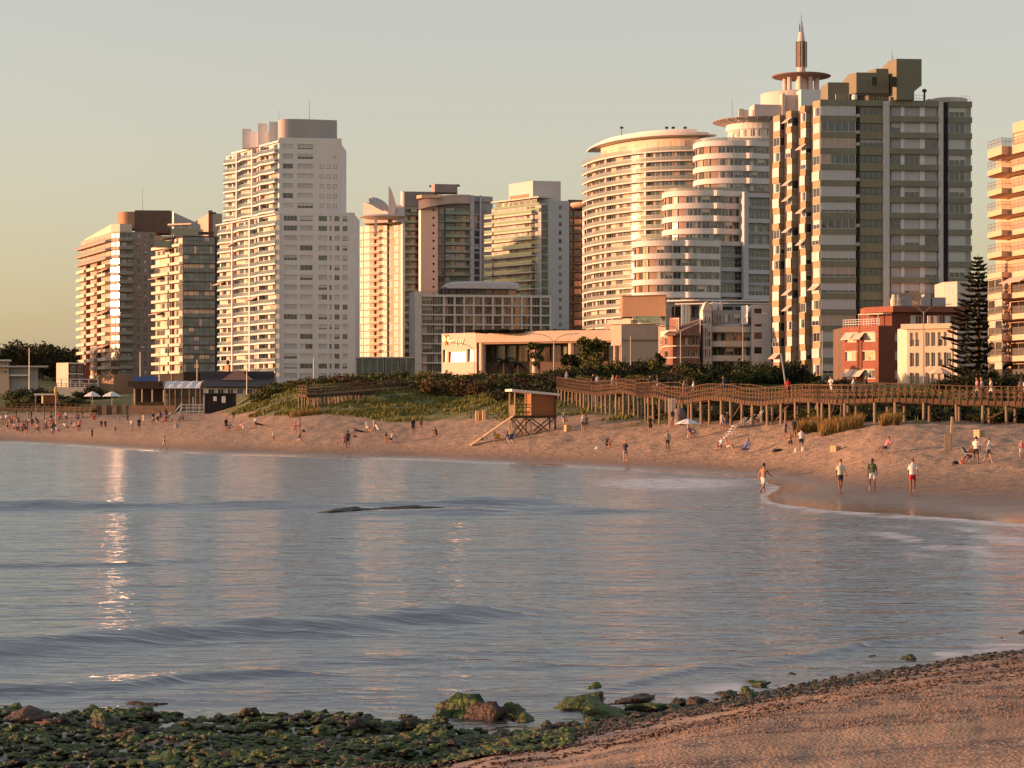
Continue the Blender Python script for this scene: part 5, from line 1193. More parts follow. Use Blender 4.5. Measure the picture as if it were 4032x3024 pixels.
def seafront_low():
    # casino pavilion: lit fascia, sign, glazed corner
    D = 442
    t = thing("casino_pavilion", "long low pavilion with a peach lit fascia and gold lettering above the dunes", "building", (*Pt(1875, D), ZB))
    PF = mat("peach_fascia", (0.66, 0.48, 0.37), .75, .04, .3)
    C = Pt(1876, D - 2); A = onray(C, radians(180 - 42.8), 1739); 
    d, n, L, th = fr(A, C); zt, zf = Zp(1311, D), Zp(1366, D)
    core(t, [A - n * .5, C - n * .5, C + Vector((0, 12)), A + Vector((0, 9))], ZB, zt - .05, PF, "core_wall")
    ops = [(s_at(A, C, 1766), s_at(A, C, 1832), Zp(1425, D), Zp(1384, D)), (s_at(A, C, 1840), s_at(A, C, 1873), Zp(1425, D), Zp(1374, D)), (s_at(A, C, 1743), s_at(A, C, 1757), Zp(1425, D), Zp(1374, D))]
    openwall(t, "sign_wall", A, C, ZB, zt, ops, PF, .4)
    for k, (s0, s1, z0, z1) in enumerate(ops): win(t, A, C, s0, z0, wmesh(s1 - s0, z1 - z0, 2 if k == 0 else 1, 'glass', FRAME, G_FLASH if k == 0 else G_GOLD, BLIND), .3, "shop_window", radians(-1.4))
    # fascia running right
    B = onray(C, radians(-24), 2408); pth = spline([C + Vector((0, .2)), C.lerp(B, .5) + Vector((.0, -.6)), B], 24)
    ribbon(pth, -1.5, .3, Zp(1350, D), Zp(1309, D)).build("fascia", PF, t)
    ribbon(pth, -1.5, -.1, Zp(1357, D), Zp(1351, D)).build("fascia_soffit", TAN, t)
    ribbon(pth, -14, -1.0, Zp(1352, D), Zp(1315, D)).build("roof", BEIGE, t)
    dB, nB, LB, thB = fr(C, B)
    q0, q1 = C - nB * 4, B - nB * 4
    core(t, [q0 - nB * .4, q1 - nB * .4, q1 - nB * 8, q0 - nB * 8], ZB, Zp(1354, D), BROWN, "back_wall")
    pw = Pick(121, {'glass': 2, 'left': 1, 'sides': 1}, FRAME_D, G_WARM, (mat("amber_curtain", (0.55, 0.30, 0.08), .8, .2, .8), TAN, GREENP))
    for k in range(12): win(t, q0, q1, k * LB / 12 + .2, Zp(1425, D), pw(LB / 12 - .5, 3.3, 2), 0, "shop_window")
    for px in (1893, 2102, 2245, 2330):
        p = C + dB * s_at(C, B, px) - nB * .6
        MB().ring([(.62, ZB), (.58, Zp(1352, D))], (p.x, p.y), 14).build("column", PF, t)
    # right end pier and pale flank
    c = Pt(2447, D - 16); a = onray(c, radians(180 - 30), 2408); b = onray(c, radians(10), 2592)
    core(t, [a, c, c + Vector((0, 3)), a + Vector((0, 3))], Zp(1360, D - 16), Zp(1282, D - 16), PF, "end_pier")
    core(t, [c + Vector((.05, .1)), b, b + Vector((0, 9)), c + Vector((0, 9))], ZB, Zp(1281, D - 16), BEIGE, "flank_wall")
    for px in (2420, 2440): p = Pt(px, D - 15); MB().tube([(p.x, p.y, ZB), (p.x, p.y, Zp(1360, D - 16))], .22, 8).build("column", PF, t)
    ribbon([Pt(2448, D - 16.2), b], 0, .15, Zp(1341, D - 16), Zp(1338, D - 16)).build("flank_cornice", BROWN, t)
    # sign on the lit wall
    GOLD = mat("gold_letter", (0.85, 0.55, 0.12), .35, .05, metal=.3); CRL = mat("cream_letter", (0.80, 0.62, 0.38), .4, .04)
    for txt, px, y, size, m in (("enjoy", 1773, 1351, 1.75, CRL),):
        cu = bpy.data.curves.new("sign_letters", 'FONT'); cu.body = txt; cu.size = size; cu.extrude = .06; cu.space_character = 1.05
        o0 = bpy.data.objects.new("tmp", cu); COL.objects.link(o0); dg = bpy.context.evaluated_depsgraph_get()
        me = bpy.data.meshes.new_from_object(o0.evaluated_get(dg)); bpy.data.objects.remove(o0); me.materials.clear(); me.materials.append(m)
        p = A + d * s_at(A, C, px) + n * .12; o = put(me, "sign_letters", t, (p.x, p.y, Zp(y, D))); o.rotation_euler = (pi / 2, 0, th)
    b = MB(); pc = A + d * s_at(A, C, 1760) + n * .14; zc = Zp(1341, D)
    for k in range(9):
        an = pi * (.02 + .96 * k / 8); r0, r1 = .35, 1.15 + .25 * (k % 2)
        x0, z0, x1, z1 = cos(an) * r0, sin(an) * r0, cos(an) * r1 * .75, sin(an) * r1
        b.bar((pc.x + d.x * x0, pc.y + d.y * x0, zc + z0), (pc.x + d.x * x1, pc.y + d.y * x1, zc + z1), .16, .16)
    b.tube([(pc.x - d.x * .5, pc.y - d.y * .5, zc - .9), (pc.x, pc.y, zc + .2), (pc.x + d.x * .25, pc.y + d.y * .25, zc - .9)], [.1, .3, .08], 6)
    b.build("sign_emblem", GOLD, t)
    # tan cube house with glass terrace
    D = 470
    t = thing("terrace_house", "windowless tan block above a glass terrace, left of the brick house", "building", (*Pt(2530, D), ZB))
    c0 = Pt(2451, D + 1); c1 = Pt(2621, D - 2)
    core(t, [c0, c1, c1 + Vector((.5, 9)), c0 + Vector((0, 9))], Zp(1247, D), Zp(1166, D), TAN)
    core(t, [Pt(2448, D + .5), Pt(2623, D - 2.5), Pt(2623, D + 8), Pt(2448, D + 10)], Zp(1166, D), Zp(1163, D), BROWN, "roof")
    core(t, [Pt(2380, D + 1), Pt(2600, D - 6), Pt(2600, D + 6), Pt(2380, D + 8)], ZB, Zp(1277, D), BEIGE, "terrace_base")
    ribbon([Pt(2492, D - 5.8), Pt(2600, D - 7)], 0, .06, Zp(1276, D), Zp(1249, D)).build("terrace_glass", R_GREEN, t)
    for k in range(6): p = Pt(2492 + 21.6 * k, D - 6.1); MB().box(p.x - .05, p.x + .05, p.y - .05, p.y + .05, Zp(1277, D), Zp(1248, D)).build("terrace_post", FRAME, t)
    ribbon([Pt(2400, D - 3), Pt(2492, D - 6)], -2, 1, Zp(1280, D), Zp(1263, D)).build("terrace_slab", CREAM, t)
    # canopy block behind (club entrance)
    D = 455
    t = thing("club_building", "low pale building with two swept white canopies and square pillars", "building", (*Pt(2760, D), ZB))
    core(t, [Pt(2622, D + 4), Pt(3050, D + 6), Pt(3050, D + 14), Pt(2622, D + 14)], ZB, Zp(1196, D), GREYP)
    for p0, p1, y0, y1, dd in ((2634, 2850, 1181, 1186, 0), (2660, 3040, 1194, 1199, -1)):
        ribbon(spline([Pt(p0, D + dd + 2), Pt((p0 + p1) / 2, D + dd - 1), Pt(p1, D + dd + 1)], 14), -5, .6, Zp(y1, D), Zp(y0, D)).build("canopy", WHITE, t)
    for px, m in ((2688, WHITE), (2702, WHITE), (2712, CREAM), (2760, WHITE), (2800, WHITE)): p = Pt(px, D); MB().box(p.x - .3, p.x + .3, p.y - .3, p.y + .3, ZB, Zp(1198, D)).build("pillar", m, t)
    pw = Pick(122, {'glass': 1}, FRAME_D, G_STD)
    a, b = Pt(2640, D + 3.9), Pt(3040, D + 5.9); LL = (b - a).length
    for k in range(8): win(t, a, b, k * LL / 8 + .3, Zp(1245, D), pw(LL / 8 - .6, 2.2, 3), 0)
    # brick house with rounded lit corner
    D = 398; fh = 2.55
    t = thing("brick_house", "small brown brick house with a rounded corner catching yellow sun in its windows", "building", (*Pt(2680, D), ZB))
    BR = mat("brown_brick", (0.26, 0.125, 0.085), .85, .15, 1.2, .4, 12)
    pa = spline([Pt(2606, D + 9), Pt(2618, D + 4), Pt(2634, D + 1.2), Pt(2662, D)], 14)
    C = Pt(2662, D); B = onray(C, radians(6), 2755); zt = Zp(1322, D)
    core(t, pa[:-1] + [C + Vector((0, .5)), B + Vector((0, .5)), B + Vector((0, 10)), Pt(2606, D + 12)], ZB, zt, BR, "core_wall")
    fs = [(Zp(1358, D), Zp(1326, D)), (Zp(1404, D), Zp(1378, D)), (Zp(1452, D), Zp(1430, D))]
    pk = Pick(123, {'glass': 3, 'left': 2, 'shut': 1}, FRAME, G_STD, (BLIND, CREAM))
    openings_face(t, C, B, ZB, zt, fs, [(2666, 2684, 2), (2698, 2718, 2), (2728, 2748, 2)], BR, pk, .2)
    for z0, z1 in fs:
        win(t, pa[7], pa[10], .2, z0, wmesh((pa[10] - pa[7]).length - .3, (z1 - z0) * 1.0, 1, 'glass', FRAME, G_GOLD, BLIND), -.12, "corner_window", radians(-.7))
    for y in (1362, 1408): ribbon(pa[:-1] + [C, B], -.2, .18, Zp(y + 2, D), Zp(y - 2, D)).build("string_course", CREAM, t)
    core(t, [Pt(2600, D + 8), Pt(2632, D + 2), Pt(2664, D + 1), Pt(2664, D + 9)], zt, Zp(1298, D), CREAM, "terrace_parapet")
    MB().prism([tuple(Pt(2616, D - 1)), tuple(Pt(2660, D - 2)), tuple(Pt(2756, D - .6)), tuple(Pt(2756, D + 7)), tuple(Pt(2660, D + 7))], zt, [zt + .3, zt + .3, zt + 2.3, zt + 3.4, zt + 2]).build("tiled_roof", mat("brown_tile", (0.22, 0.13, 0.10), .85, .2, 2), t)
    a, b = Pt(2640, D + 3), Pt(2672, D + 1); win(t, a, b, 0, zt + 1.0, wmesh((b - a).length, 2.2, 1, 'glass', FRAME, G_GOLD, BLIND), 0, "dormer_window", radians(-.6))
    core(t, [Pt(2636, D + 3.2), Pt(2674, D + 1.1), Pt(2676, D + 4), Pt(2640, D + 5)], zt, zt + 3.4, BR, "dormer")
    # white balconied house
    D = 402; fh = 2.62
    t = thing("apartment_house", "white house with rounded balconies and a small gabled turret below the stepped building", "building", (*Pt(2900, D), ZB))
    A = Pt(2958, D); B = onray(A, radians(4), 3062); zt = Zp(1272, D); W2 = mat("white_house_render", (0.60, 0.57, 0.56), .8, .05, .3)
    core(t, [Pt(2800, D + 3.6), Pt(2957, D + 2.5), A + Vector((.1, .6)), B + Vector((0, .5)), B + Vector((0, 11)), Pt(2800, D + 11)], ZB, zt, W2, "core_wall")
    pk = Pick(125, {'glass': 3, 'half': 1, 'left': 2}, FRAME, G_STD, (BLIND, CREAM))
    openings_face(t, A, B, ZB, Zp(1200, D), [(Zp(1233, D), Zp(1215, D)), (Zp(1286, D), Zp(1276, D)), (Zp(1335, D), Zp(1309, D)), (Zp(1392, D), Zp(1366, D))], [(2970, 3000, 2)], W2, Pick(126, {'glass': 1}, FRAME_D, G_STD), .2)
    core(t, [A + Vector((.1, .5)), B + Vector((0, .5)), B + Vector((0, 10)), A + Vector((0, 10))], ZB, Zp(1202, D), W2, "core_wall")
    bp = spline([Pt(2784, D + 5), Pt(2790, D + 1.2), Pt(2812, D - .4), Pt(2850, D - .5), Pt(2900, D + .4), Pt(2956, D + 1)], 26)
    wp = [Pt(2794, D + 3.4), Pt(2856, D + 2.0), Pt(2956, D + 2.4)]
    for i, y in enumerate((1308, 1365, 1422)):
        ribbon(bp, -2.4, 0, Zp(y, D), Zp(y - 22, D)).build("balcony_band", mat("warm_white_render", (0.66, 0.58, 0.52), .8, .05), t)
        for k in range(2):
            a, b = wp[k], wp[k + 1]; LL = (b - a).length; m_ = 2 if k == 0 else 3
            for q in range(m_): win(t, a, b, q * LL / m_ + .05, Zp(y + 34, D), pk(LL / m_ - .15, 1.55, 2), -.05, "balcony_door")
    tw = [Pt(2755, D + 4), Pt(2768, D - .5), Pt(2803, D), Pt(2803, D + 6), Pt(2757, D + 7)]
    core(t, tw, ZB, Zp(1224, D), W2, "turret_wall")
    a, b = Pt(2766, D - .7), Pt(2804, D - .2); zz = Zp(1226, D); c = (a + b) / 2; h = Zp(1186, D)
    bk = Vector((0, 6)); b_ = MB(); N = 10; pts = [(a.lerp(b, i / N), zz + (h - zz) * sin(pi * i / N)) for i in range(N + 1)]
    b_.v = [(p.x, p.y, z) for p, z in pts] + [(p.x, p.y + 6, z) for p, z in pts]; M_ = N + 1
    b_.f = [tuple(range(M_))[::-1], tuple(range(M_, 2 * M_))] + [(i, i + 1, M_ + i + 1, M_ + i) for i in range(N)]; b_.m = [0] * len(b_.f); b_.build("turret_gable", mat("warm_white_render", (0.66, 0.58, 0.52)), t)
    for y in (1262, 1310, 1350, 1392):
        for px in (2772, 2788): a, b = Pt(px, D - .55), Pt(px + 9, D - .45); win(t, a, b, 0, Zp(y + 14, D), pk((b - a).length, 1.5, 1), -.04)
    for p0, p1 in ((2758, 2768),): pass
    roofbox(t, "roof_storey", 2806, 2940, D + 3, zt, Zp(1218, D), GREYP, 3, 5)
    a, b = Pt(2812, D + 2.9), Pt(2920, D + 3.1); LL = (b - a).length
    for q in range(3): win(t, a, b, q * LL / 3 + .3, zt + .3, pk(LL / 3 - .6, 1.5, 2), -.04)
    core(t, [Pt(2918, D + 1), Pt(2944, D - .5), Pt(2944, D + 1.5), Pt(2918, D + 3)], zt - .2, Zp(1203, D), WHITE, "chimney_slab")
    for k, px in enumerate((2809, 2819, 2837)): p = Pt(px, D + 4); MB().ring([(.35, 0), (.42, 1.0), (.25, 1.5), (.01, 1.55)], tuple(p), 10).build("water_tank", WHITE, t).location = (0, 0, Zp(1218, D))
seafront_low()
# ------------------------------------------------------------------ boardwalks
WOOD = mat("weathered_wood", (0.095, 0.055, 0.03), .85, .25, 1.6, streak=True)
WOOD_D = mat("dark_wood", (0.07, 0.042, 0.024), .85, .25, 1.6)
PILE = mat("grey_pile_wood", (0.23, 0.175, 0.125), .9, .2, 1.4, streak=True)
WOOD_O = mat("orange_timber", (0.30, 0.115, 0.042), .75, .12, 1.2, streak=True)
PALEW = mat("pale_wood", (0.48, 0.34, 0.20), .8, .15, 1.5, streak=True)
ROOFW = mat("white_roof", (0.68, 0.64, 0.60), .6, .06)
def boardwalk(label, pts, width, sp_front, sp_back, pile_sp, rail_h=1.1, both=True, pile_r=.115):
    """pts: (px, distance, row of the top rail) along the camera-side rail."""
    P3 = [Vector((kx(px) * D, D, Zp(y, D))) for px, D, y in pts]
    d2 = spline([Vector((p.x, p.y)) for p in P3], 400); xs = [p.x for p in P3]
    cum = [0.0]
    for i in range(1, len(P3)): cum.append(cum[-1] + (P3[i].xy - P3[i - 1].xy).length)
    L = plen(d2)
    def at(s, off=0.0):
        f = min(max(s / L, 0), 1) * 399; i = min(int(f), 398); p = d2[i].lerp(d2[i + 1], f - i); t_ = (d2[i + 1] - d2[i]).normalized(); n = Vector((-t_.y, t_.x))
        z = float(np.interp(s / L * cum[-1], cum, [q.z for q in P3])); p = p + n * off
        return Vector((p.x, p.y, z)), atan2(t_.y, t_.x)
    t = thing("boardwalk", label, "boardwalk", tuple(at(0)[0] - Vector((0, 0, 3))))
    N = int(L / .8)
    def strip(name, off, w, z0, z1, m):
        b = MB(); v = []
        for i in range(N + 1):
            (p, a), (q, _) = at(L * i / N, off), at(L * i / N, off + w); v += [(p.x, p.y, p.z + z0), (q.x, q.y, q.z + z0), (q.x, q.y, q.z + z1), (p.x, p.y, p.z + z1)]
        f = []
        for i in range(N): o = 4 * i; f += [(o, o + 4, o + 7, o + 3), (o + 3, o + 7, o + 6, o + 2), (o + 1, o + 2, o + 6, o + 5), (o, o + 1, o + 5, o + 4)]
        f += [(0, 3, 2, 1), (4 * N, 4 * N + 1, 4 * N + 2, 4 * N + 3)]
        return b.add(v, f).build(name, m, t)
    for off, fr_ in ((0.0, 1), (width, 0)):
        strip("top_rail", off - .07, .14, -.05, 0, WOOD)
        for k, h in enumerate((-.38, -.70)): strip("mid_rail", off + (.045 if fr_ else -.085), .04, h - .14, h, WOOD)
    strip("fascia_board", -.06, .05, -rail_h - .30, -rail_h + .02, WOOD); strip("fascia_board", width + .01, .05, -rail_h - .30, -rail_h + .02, WOOD_D)
    strip("deck", -.005, width, -rail_h - .08, -rail_h, WOOD_D); strip("deck_beam", .25, .14, -rail_h - .38, -rail_h - .09, WOOD_D); strip("deck_beam", width - .4, .14, -rail_h - .38, -rail_h - .09, WOOD_D)
    bal = MB().box(-.045, .045, -.11, -.062, -rail_h - .28, -.052).mesh("baluster", WOOD)
    for off, sp, s_ in ((0.0, sp_front, 1), (width, sp_back, -1)):
        k = int(L / sp)
        for i in range(k + 1):
            p, a = at(L * i / k, off); put(bal, "baluster", t, tuple(p), a if s_ == 1 else a + pi, (1 + R.uniform(-.1, .15), 1, 1))
    k = int(L / pile_sp)
    for i in range(k + 1):
        for off in (.12, width - .15):
            p, a = at(L * i / k + R.uniform(-.3, .3), off); g = gz(p.x, p.y); top = p.z - rail_h - .1
            if top - g < .25: continue
            r = pile_r * R.uniform(.85, 1.15); ln = R.uniform(-.05, .05)
            MB().tube([(p.x + ln, p.y, g - .4), (p.x + ln * .4, p.y, (g + top) / 2), (p.x, p.y, top)], [r * 1.05, r, r * .95], 8).build("pile", PILE, t)
        if i % 4 == 1:
            p, a = at(L * i / k, width * .5); q, _ = at(min(L, L * (i + 1) / k), width * .5); g = gz(p.x, p.y)
            if p.z - rail_h - g > 1.4: MB().bar((p.x, p.y, g + .3), (q.x, q.y, q.z - rail_h - .35), .06, .12).build("brace", WOOD_D, t)
    return at, L
MAIN = [(2195, 246, 1484), (2233, 240, 1490), (2300, 231, 1498), (2355, 224, 1503), (2400, 219, 1497), (2446, 215, 1490), (2490, 211, 1498), (2514, 208, 1507), (2545, 203, 1504), (2581, 199, 1503), (2655, 195.5, 1525), (2702, 193.5, 1527), (2745, 191, 1518), (2789, 188.5, 1510), (2862, 185, 1512), (2934, 181.5, 1526), (3006, 178.5, 1528), (3079, 176, 1519), (3151, 174, 1512), (3205, 171.5, 1513), (3240, 168, 1515), (3290, 165.5, 1517), (3350, 164.5, 1516), (3501, 162.5, 1508), (3651, 161, 1512), (3802, 159.5, 1519), (3952, 158, 1520), (4032, 157, 1523), (4300, 154, 1526)]
main_at, main_L = boardwalk("long winding timber boardwalk on grey piles behind the beach", MAIN, 2.2, .52, 1.25, 2.1)
boardwalk("short timber boardwalk with plank rails crossing the grassy dune", [(1173, 281, 1517), (1215, 278, 1520), (1284, 281, 1517), (1347, 288, 1514), (1447, 297, 1507), (1555, 306, 1500), (1632, 313, 1494)], 2.0, 1.05, 2.1, 1.5)
boardwalk("low timber boardwalk at the left beneath the beach bar", [(-160, 372, 1588), (0, 371, 1589), (180, 369, 1590), (362, 366, 1591)], 2.0, 1.0, 2.0, 3.0, .95)

# ------------------------------------------------------------------ lifeguard hut
def lifeguard_hut():
    D = 205; a = radians(12); O = Pt(2026, D); d = Vector((cos(a), sin(a))); w = Vector((-sin(a), cos(a)))
    g = gz(O.x, O.y); zf = Zp(1636, D); zr = Zp(1546, D)
    t = thing("lifeguard_hut", "orange timber lifeguard hut on stilts with white roof and a long ramp", "hut", (O.x, O.y, g))
    Q = lambda s, q, z: (O.x + d.x * s + w.x * q, O.y + d.y * s + w.y * q, z)
    def bx(name, s0, s1, q0, q1, z0, z1, m, par=None):
        b = MB(); v = [Q(s, q, z) for z in (z0, z1) for s, q in ((s0, q0), (s1, q0), (s1, q1), (s0, q1))]
        b.add(v, [(0, 3, 2, 1), (4, 5, 6, 7), (0, 1, 5, 4), (1, 2, 6, 5), (2, 3, 7, 6), (3, 0, 4, 7)]); return b.build(name, m, par or t)
    for s in (.06, 1.6, 3.92):
        for q in (.06, 2.4): 
            p = Q(s, q, 0); bx("post", s - .07, s + .07, q - .07, q + .07, gz(p[0], p[1]) - .3, zr - (.02 if s < 3 else .3), PALEW if s < 3 else WOOD)
    for k in range(16): bx("deck_plank", -.05 + k * .255, .19 + k * .255, -.1, 2.55, zf - .06, zf, WOOD)
    bx("deck_beam", -.05, 4.05, -.02, .1, zf - .25, zf - .065, WOOD); bx("deck_beam", -.05, 4.05, 2.36, 2.48, zf - .25, zf - .065, WOOD)
    n = 10                                            # cabin front of upright boards
    fw_ = bx("front_wall", 1.72, 3.95, .2, .23, zf, zr - .25, WOOD_D); lw_ = bx("side_wall", 1.73, 1.76, .24, 2.28, zf, zr - .15, WOOD_D); rw_ = bx("side_wall", 3.92, 3.95, .24, 2.28, zf, zr - .32, WOOD_D)
    for k in range(n): bx("wall_board", 1.72 + k * .222, 1.72 + k * .222 + .21, .12 + .012 * (k % 2), .17 + .012 * (k % 2), zf, zr - .22, WOOD_O, fw_)
    for k in range(9): bx("wall_board", 1.66, 1.71, .14 + k * .245, .14 + k * .245 + .232, zf, zr - .1, WOOD_O, lw_)
    for k in range(9): bx("wall_board", 3.96, 4.0, .14 + k * .245, .14 + k * .245 + .232, zf, zr - .3, WOOD_O, rw_)
    bx("back_wall", 1.72, 3.95, 2.3, 2.36, zf, zr - .25, WOOD_O)
    bx("wall_rail", 1.62, 1.65, .14, 2.3, zf + .55, zf + .67, PALEW)
    b = MB(); v = [Q(s, q, z) for s, q, z in ((-.32, -.35, zr + .12), (4.3, -.35, zr - .28), (4.3, 2.8, zr - .28), (-.32, 2.8, zr + .12), (-.32, -.35, zr + .34), (4.3, -.35, zr - .08), (4.3, 2.8, zr - .08), (-.32, 2.8, zr + .34))]
    b.add(v, [(0, 3, 2, 1), (4, 5, 6, 7), (0, 1, 5, 4), (1, 2, 6, 5), (2, 3, 7, 6), (3, 0, 4, 7)]).build("roof", ROOFW, t)
    for q in (.02, 2.42):
        for h in (.35, .75, 1.05): bx("porch_rail", .05, 1.6, q, q + .04, zf + h - .08, zf + h, WOOD)
    for k in range(7): bx("porch_slat", .02, .05, .1 + k * .33, .2 + k * .33, zf, zf + 1.0, PALEW)
    for s0, s1 in ((.06, 1.6), (1.6, 3.92)):
        for q in (.06, 2.4):
            z0 = g - .1; MB().bar(Q(s0, q, z0 + .1), Q(s1, q, zf - .2), .06, .1).build("brace", WOOD, t); MB().bar(Q(s0, q + .07, zf - .2), Q(s1, q + .07, z0 + .2), .06, .1).build("brace", WOOD, t)
    MB().bar(Q(.03, .1, g), Q(.03, 2.3, zf - .2), .06, .1).build("brace", PALEW, t); MB().bar(Q(-.03, 2.3, g), Q(-.03, .1, zf - .2), .06, .1).build("brace", PALEW, t)
    # ramp
    e = Q(-4.1, .2, 0); ge = gz(e[0], e[1]) + .08
    for k in range(4): MB().bar(Q(0, .15 + .3 * k, zf - .03), Q(-4.1, .15 + .3 * k, ge), .28, .06).build("ramp_plank", PALEW, t)
    MB().bar(Q(-3.0, .2, zf - (zf - ge) * .73 - .1), Q(-3.0, 1.1, zf - (zf - ge) * .73 - .1), .1, .3).build("ramp_support", WOOD_D, t)
lifeguard_hut()

def small_hut():
    D = 352; O = Pt(140, D); g = Zp(1588, D); t = thing("lifeguard_hut", "small orange beach hut with flat white roof at the far left", "hut", (O.x, O.y, g))
    s = D / F
    for p0, p1, D0, m in ((170, 221, D, WOOD_O),):
        k = 6
        for i in range(k): a, b = Pt(p0 + (p1 - p0) * i / k, D0), Pt(p0 + (p1 - p0) * (i + .93) / k, D0 + .1); MB().prism([tuple(a), tuple(b), tuple(b + Vector((0, 2))), tuple(a + Vector((0, 2)))], g, Zp(1556, D)).build("wall_board", m, t)
        a, b = Pt(164, D + 2.1), Pt(169.5, D - .02); MB().prism([tuple(a), tuple(b), tuple(b + Vector((.05, .05))), tuple(a + Vector((.05, .1)))], g, Zp(1556, D)).build("side_wall", PALEW, t)
    core(t, [Pt(134, D - .5), Pt(224, D - .5), Pt(224, D + 2.8), Pt(134, D + 2.8)], Zp(1556, D), Zp(1550, D), ROOFW, "roof")
    for px in (140, 220): p = Pt(px, D); MB().box(p.x - .07, p.x + .07, p.y - .07, p.y + .07, g - 3, Zp(1556, D)).build("post", PALEW, t)
    core(t, [Pt(130, D - .8), Pt(226, D - .8), Pt(226, D + 2.6), Pt(130, D + 2.6)], g - .15, g, WOOD, "deck")
small_hut()

# ------------------------------------------------------------------ beach furniture
def slat_bin(px, D, w, h, label, m=PALEW):
    p = Pt(px, D); g = gz(p.x, p.y); t = thing("litter_bin", label, "bin", (p.x, p.y, g), "wooden bins on the sand")
    k = 9
    for i in range(k):
        a = 2 * pi * i / k; q = (p.x + cos(a) * w / 2, p.y + sin(a) * w / 2)
        put(MB().box(-.012, .012, -w * .31, w * .31, -.1, h).mesh("slat", m), "slat", t, (*q, g), a)
    MB().ring([(w * .46, 0), (w * .44, h * .9), (.01, h * .9)], tuple(p), 12).build("liner", DARK, t).location = (0, 0, g)
slat_bin(1884, 232, .62, 1.0, "lit half of the pair of wooden bins below the dune grass"); slat_bin(1911, 231.4, .62, .98, "darker half of the pair of wooden bins below the dune grass")
def crate(px, D, w, h, label, rz):
    p = Pt(px, D); g = gz(p.x, p.y); t = thing("wooden_crate", label, "crate", (p.x, p.y, g), "wooden boxes on the sand")
    for k in range(4):
        for (x0, x1, y0, y1) in ((-w / 2, w / 2, -w / 2, -w / 2 + .03), (-w / 2, w / 2, w / 2 - .03, w / 2), (-w / 2, -w / 2 + .03, -w / 2 + .032, w / 2 - .032), (w / 2 - .03, w / 2, -w / 2 + .032, w / 2 - .032)):
            put(MB().box(x0, x1, y0, y1, k * h / 4 + .01, (k + 1) * h / 4 - .012).mesh("plank", PALEW), "plank", t, (p.x, p.y, g - .03), rz)
    put(MB().box(-w / 2 + .04, w / 2 - .04, -w / 2 + .04, w / 2 - .04, 0, h * .8).mesh("lining", WOOD_D), "lining", t, (p.x, p.y, g - .03), rz)
crate(3290, find_D(3290, 1780), .52, .42, "lone wooden box on the open sand between two groups", .7)
crate(3856, find_D(3856, 1723), .52, .5, "wooden bin at the right near the boardwalk post", .6)
crate(2236, find_D(2236, 1698), .55, .62, "square wooden bin just right of the lifeguard hut", .4)
def noticeboard():
    D = find_D(3743, 1772); p = Pt(3743, D); g = gz(p.x, p.y); t = thing("slat_post", "leaning wooden post with a slatted board stuck in the sand", "post", (p.x, p.y, g - .2))
    MB().bar((p.x, p.y, g - .3), (p.x + .1, p.y, g + 2.0), .13).build("post", PALEW, t)
    for k in range(3): MB().bar((p.x - .36 + .14 * k, p.y - .1, g - .35 + .02 * k), (p.x - .33 + .14 * k, p.y - .1, g + 1.0), .1, .03).build("slat", PALEW, t)
    for h in (.15, .85): MB().bar((p.x - .42, p.y - .06, g + h), (p.x + .05, p.y - .06, g + h), .08, .03).build("crossbar", PALEW, t)
noticeboard()
CLOTHW = mat("white_canvas", (0.72, 0.70, 0.70), .8, .05, 2.0)
def parasol(px, D, ytop, wpx, label, m=CLOTHW, n=8, sag=.35, open_=True, group=None):
    p = Pt(px, D); g = gz(p.x, p.y); z = Zp(ytop, D); r = wpx * D / F / 2
    t = thing("parasol", label, "parasol", (p.x, p.y, g), group)
    MB().tube([(p.x, p.y, g - .2), (p.x, p.y, z)], .03, 6).build("pole", FRAME, t)
    if open_:
        b = MB(); prof = [(0.02, 0), (r * .35, -sag * .25), (r * .7, -sag * .6), (r, -sag)]
        vs = []
        for j in range(n * 3):
            a = 2 * pi * j / (n * 3); q = 1 - .06 * (j % 3 != 0)
            for rr, zz in prof: vs.append((p.x + cos(a) * rr * q, p.y + sin(a) * rr * q, z + zz - .03 * (j % 3 != 0) * rr / r))
        m_ = 4; N = n * 3; fs = [(j * m_ + i, j * m_ + i + 1, ((j + 1) % N) * m_ + i + 1, ((j + 1) % N) * m_ + i) for j in range(N) for i in range(3)]
        cn = b.add(vs, fs).build("canopy", m, t)
        for j in range(n):
            a = 2 * pi * j / n; MB().bar((p.x, p.y, z - .05), (p.x + cos(a) * r * .97, p.y + sin(a) * r * .97, z - sag - .02), .025).build("rib", FRAME, cn)
    else:
        MB().ring([(.03, 0), (.2, -.3), (.26, -.9), (.1, -1.5), (.04, -1.9)], (p.x, p.y), 10).build("canopy", m, t).location = (0, 0, z)
    return t
parasol(2708, find_D(2708, 1724), 1648, 98, "open white parasol on the beach before the boardwalk piles", sag=.42)
parasol(364, 398, 1541, 68, "left white parasol of the pair beside the beach bar", sag=.9); parasol(441, 396, 1541, 76, "right white parasol of the pair beside the beach bar", sag=.9)
parasol(219, 345, 1520, 30, "folded yellow parasol by the small beach hut", mat("yellow_canvas", (0.55, 0.40, 0.10), .8, .08), open_=False)
parasol(3702, 316, 1446, 96, "cream parasol in front of the cream house", mat("cream_canvas", (0.70, 0.55, 0.40), .8, .05), sag=.9)

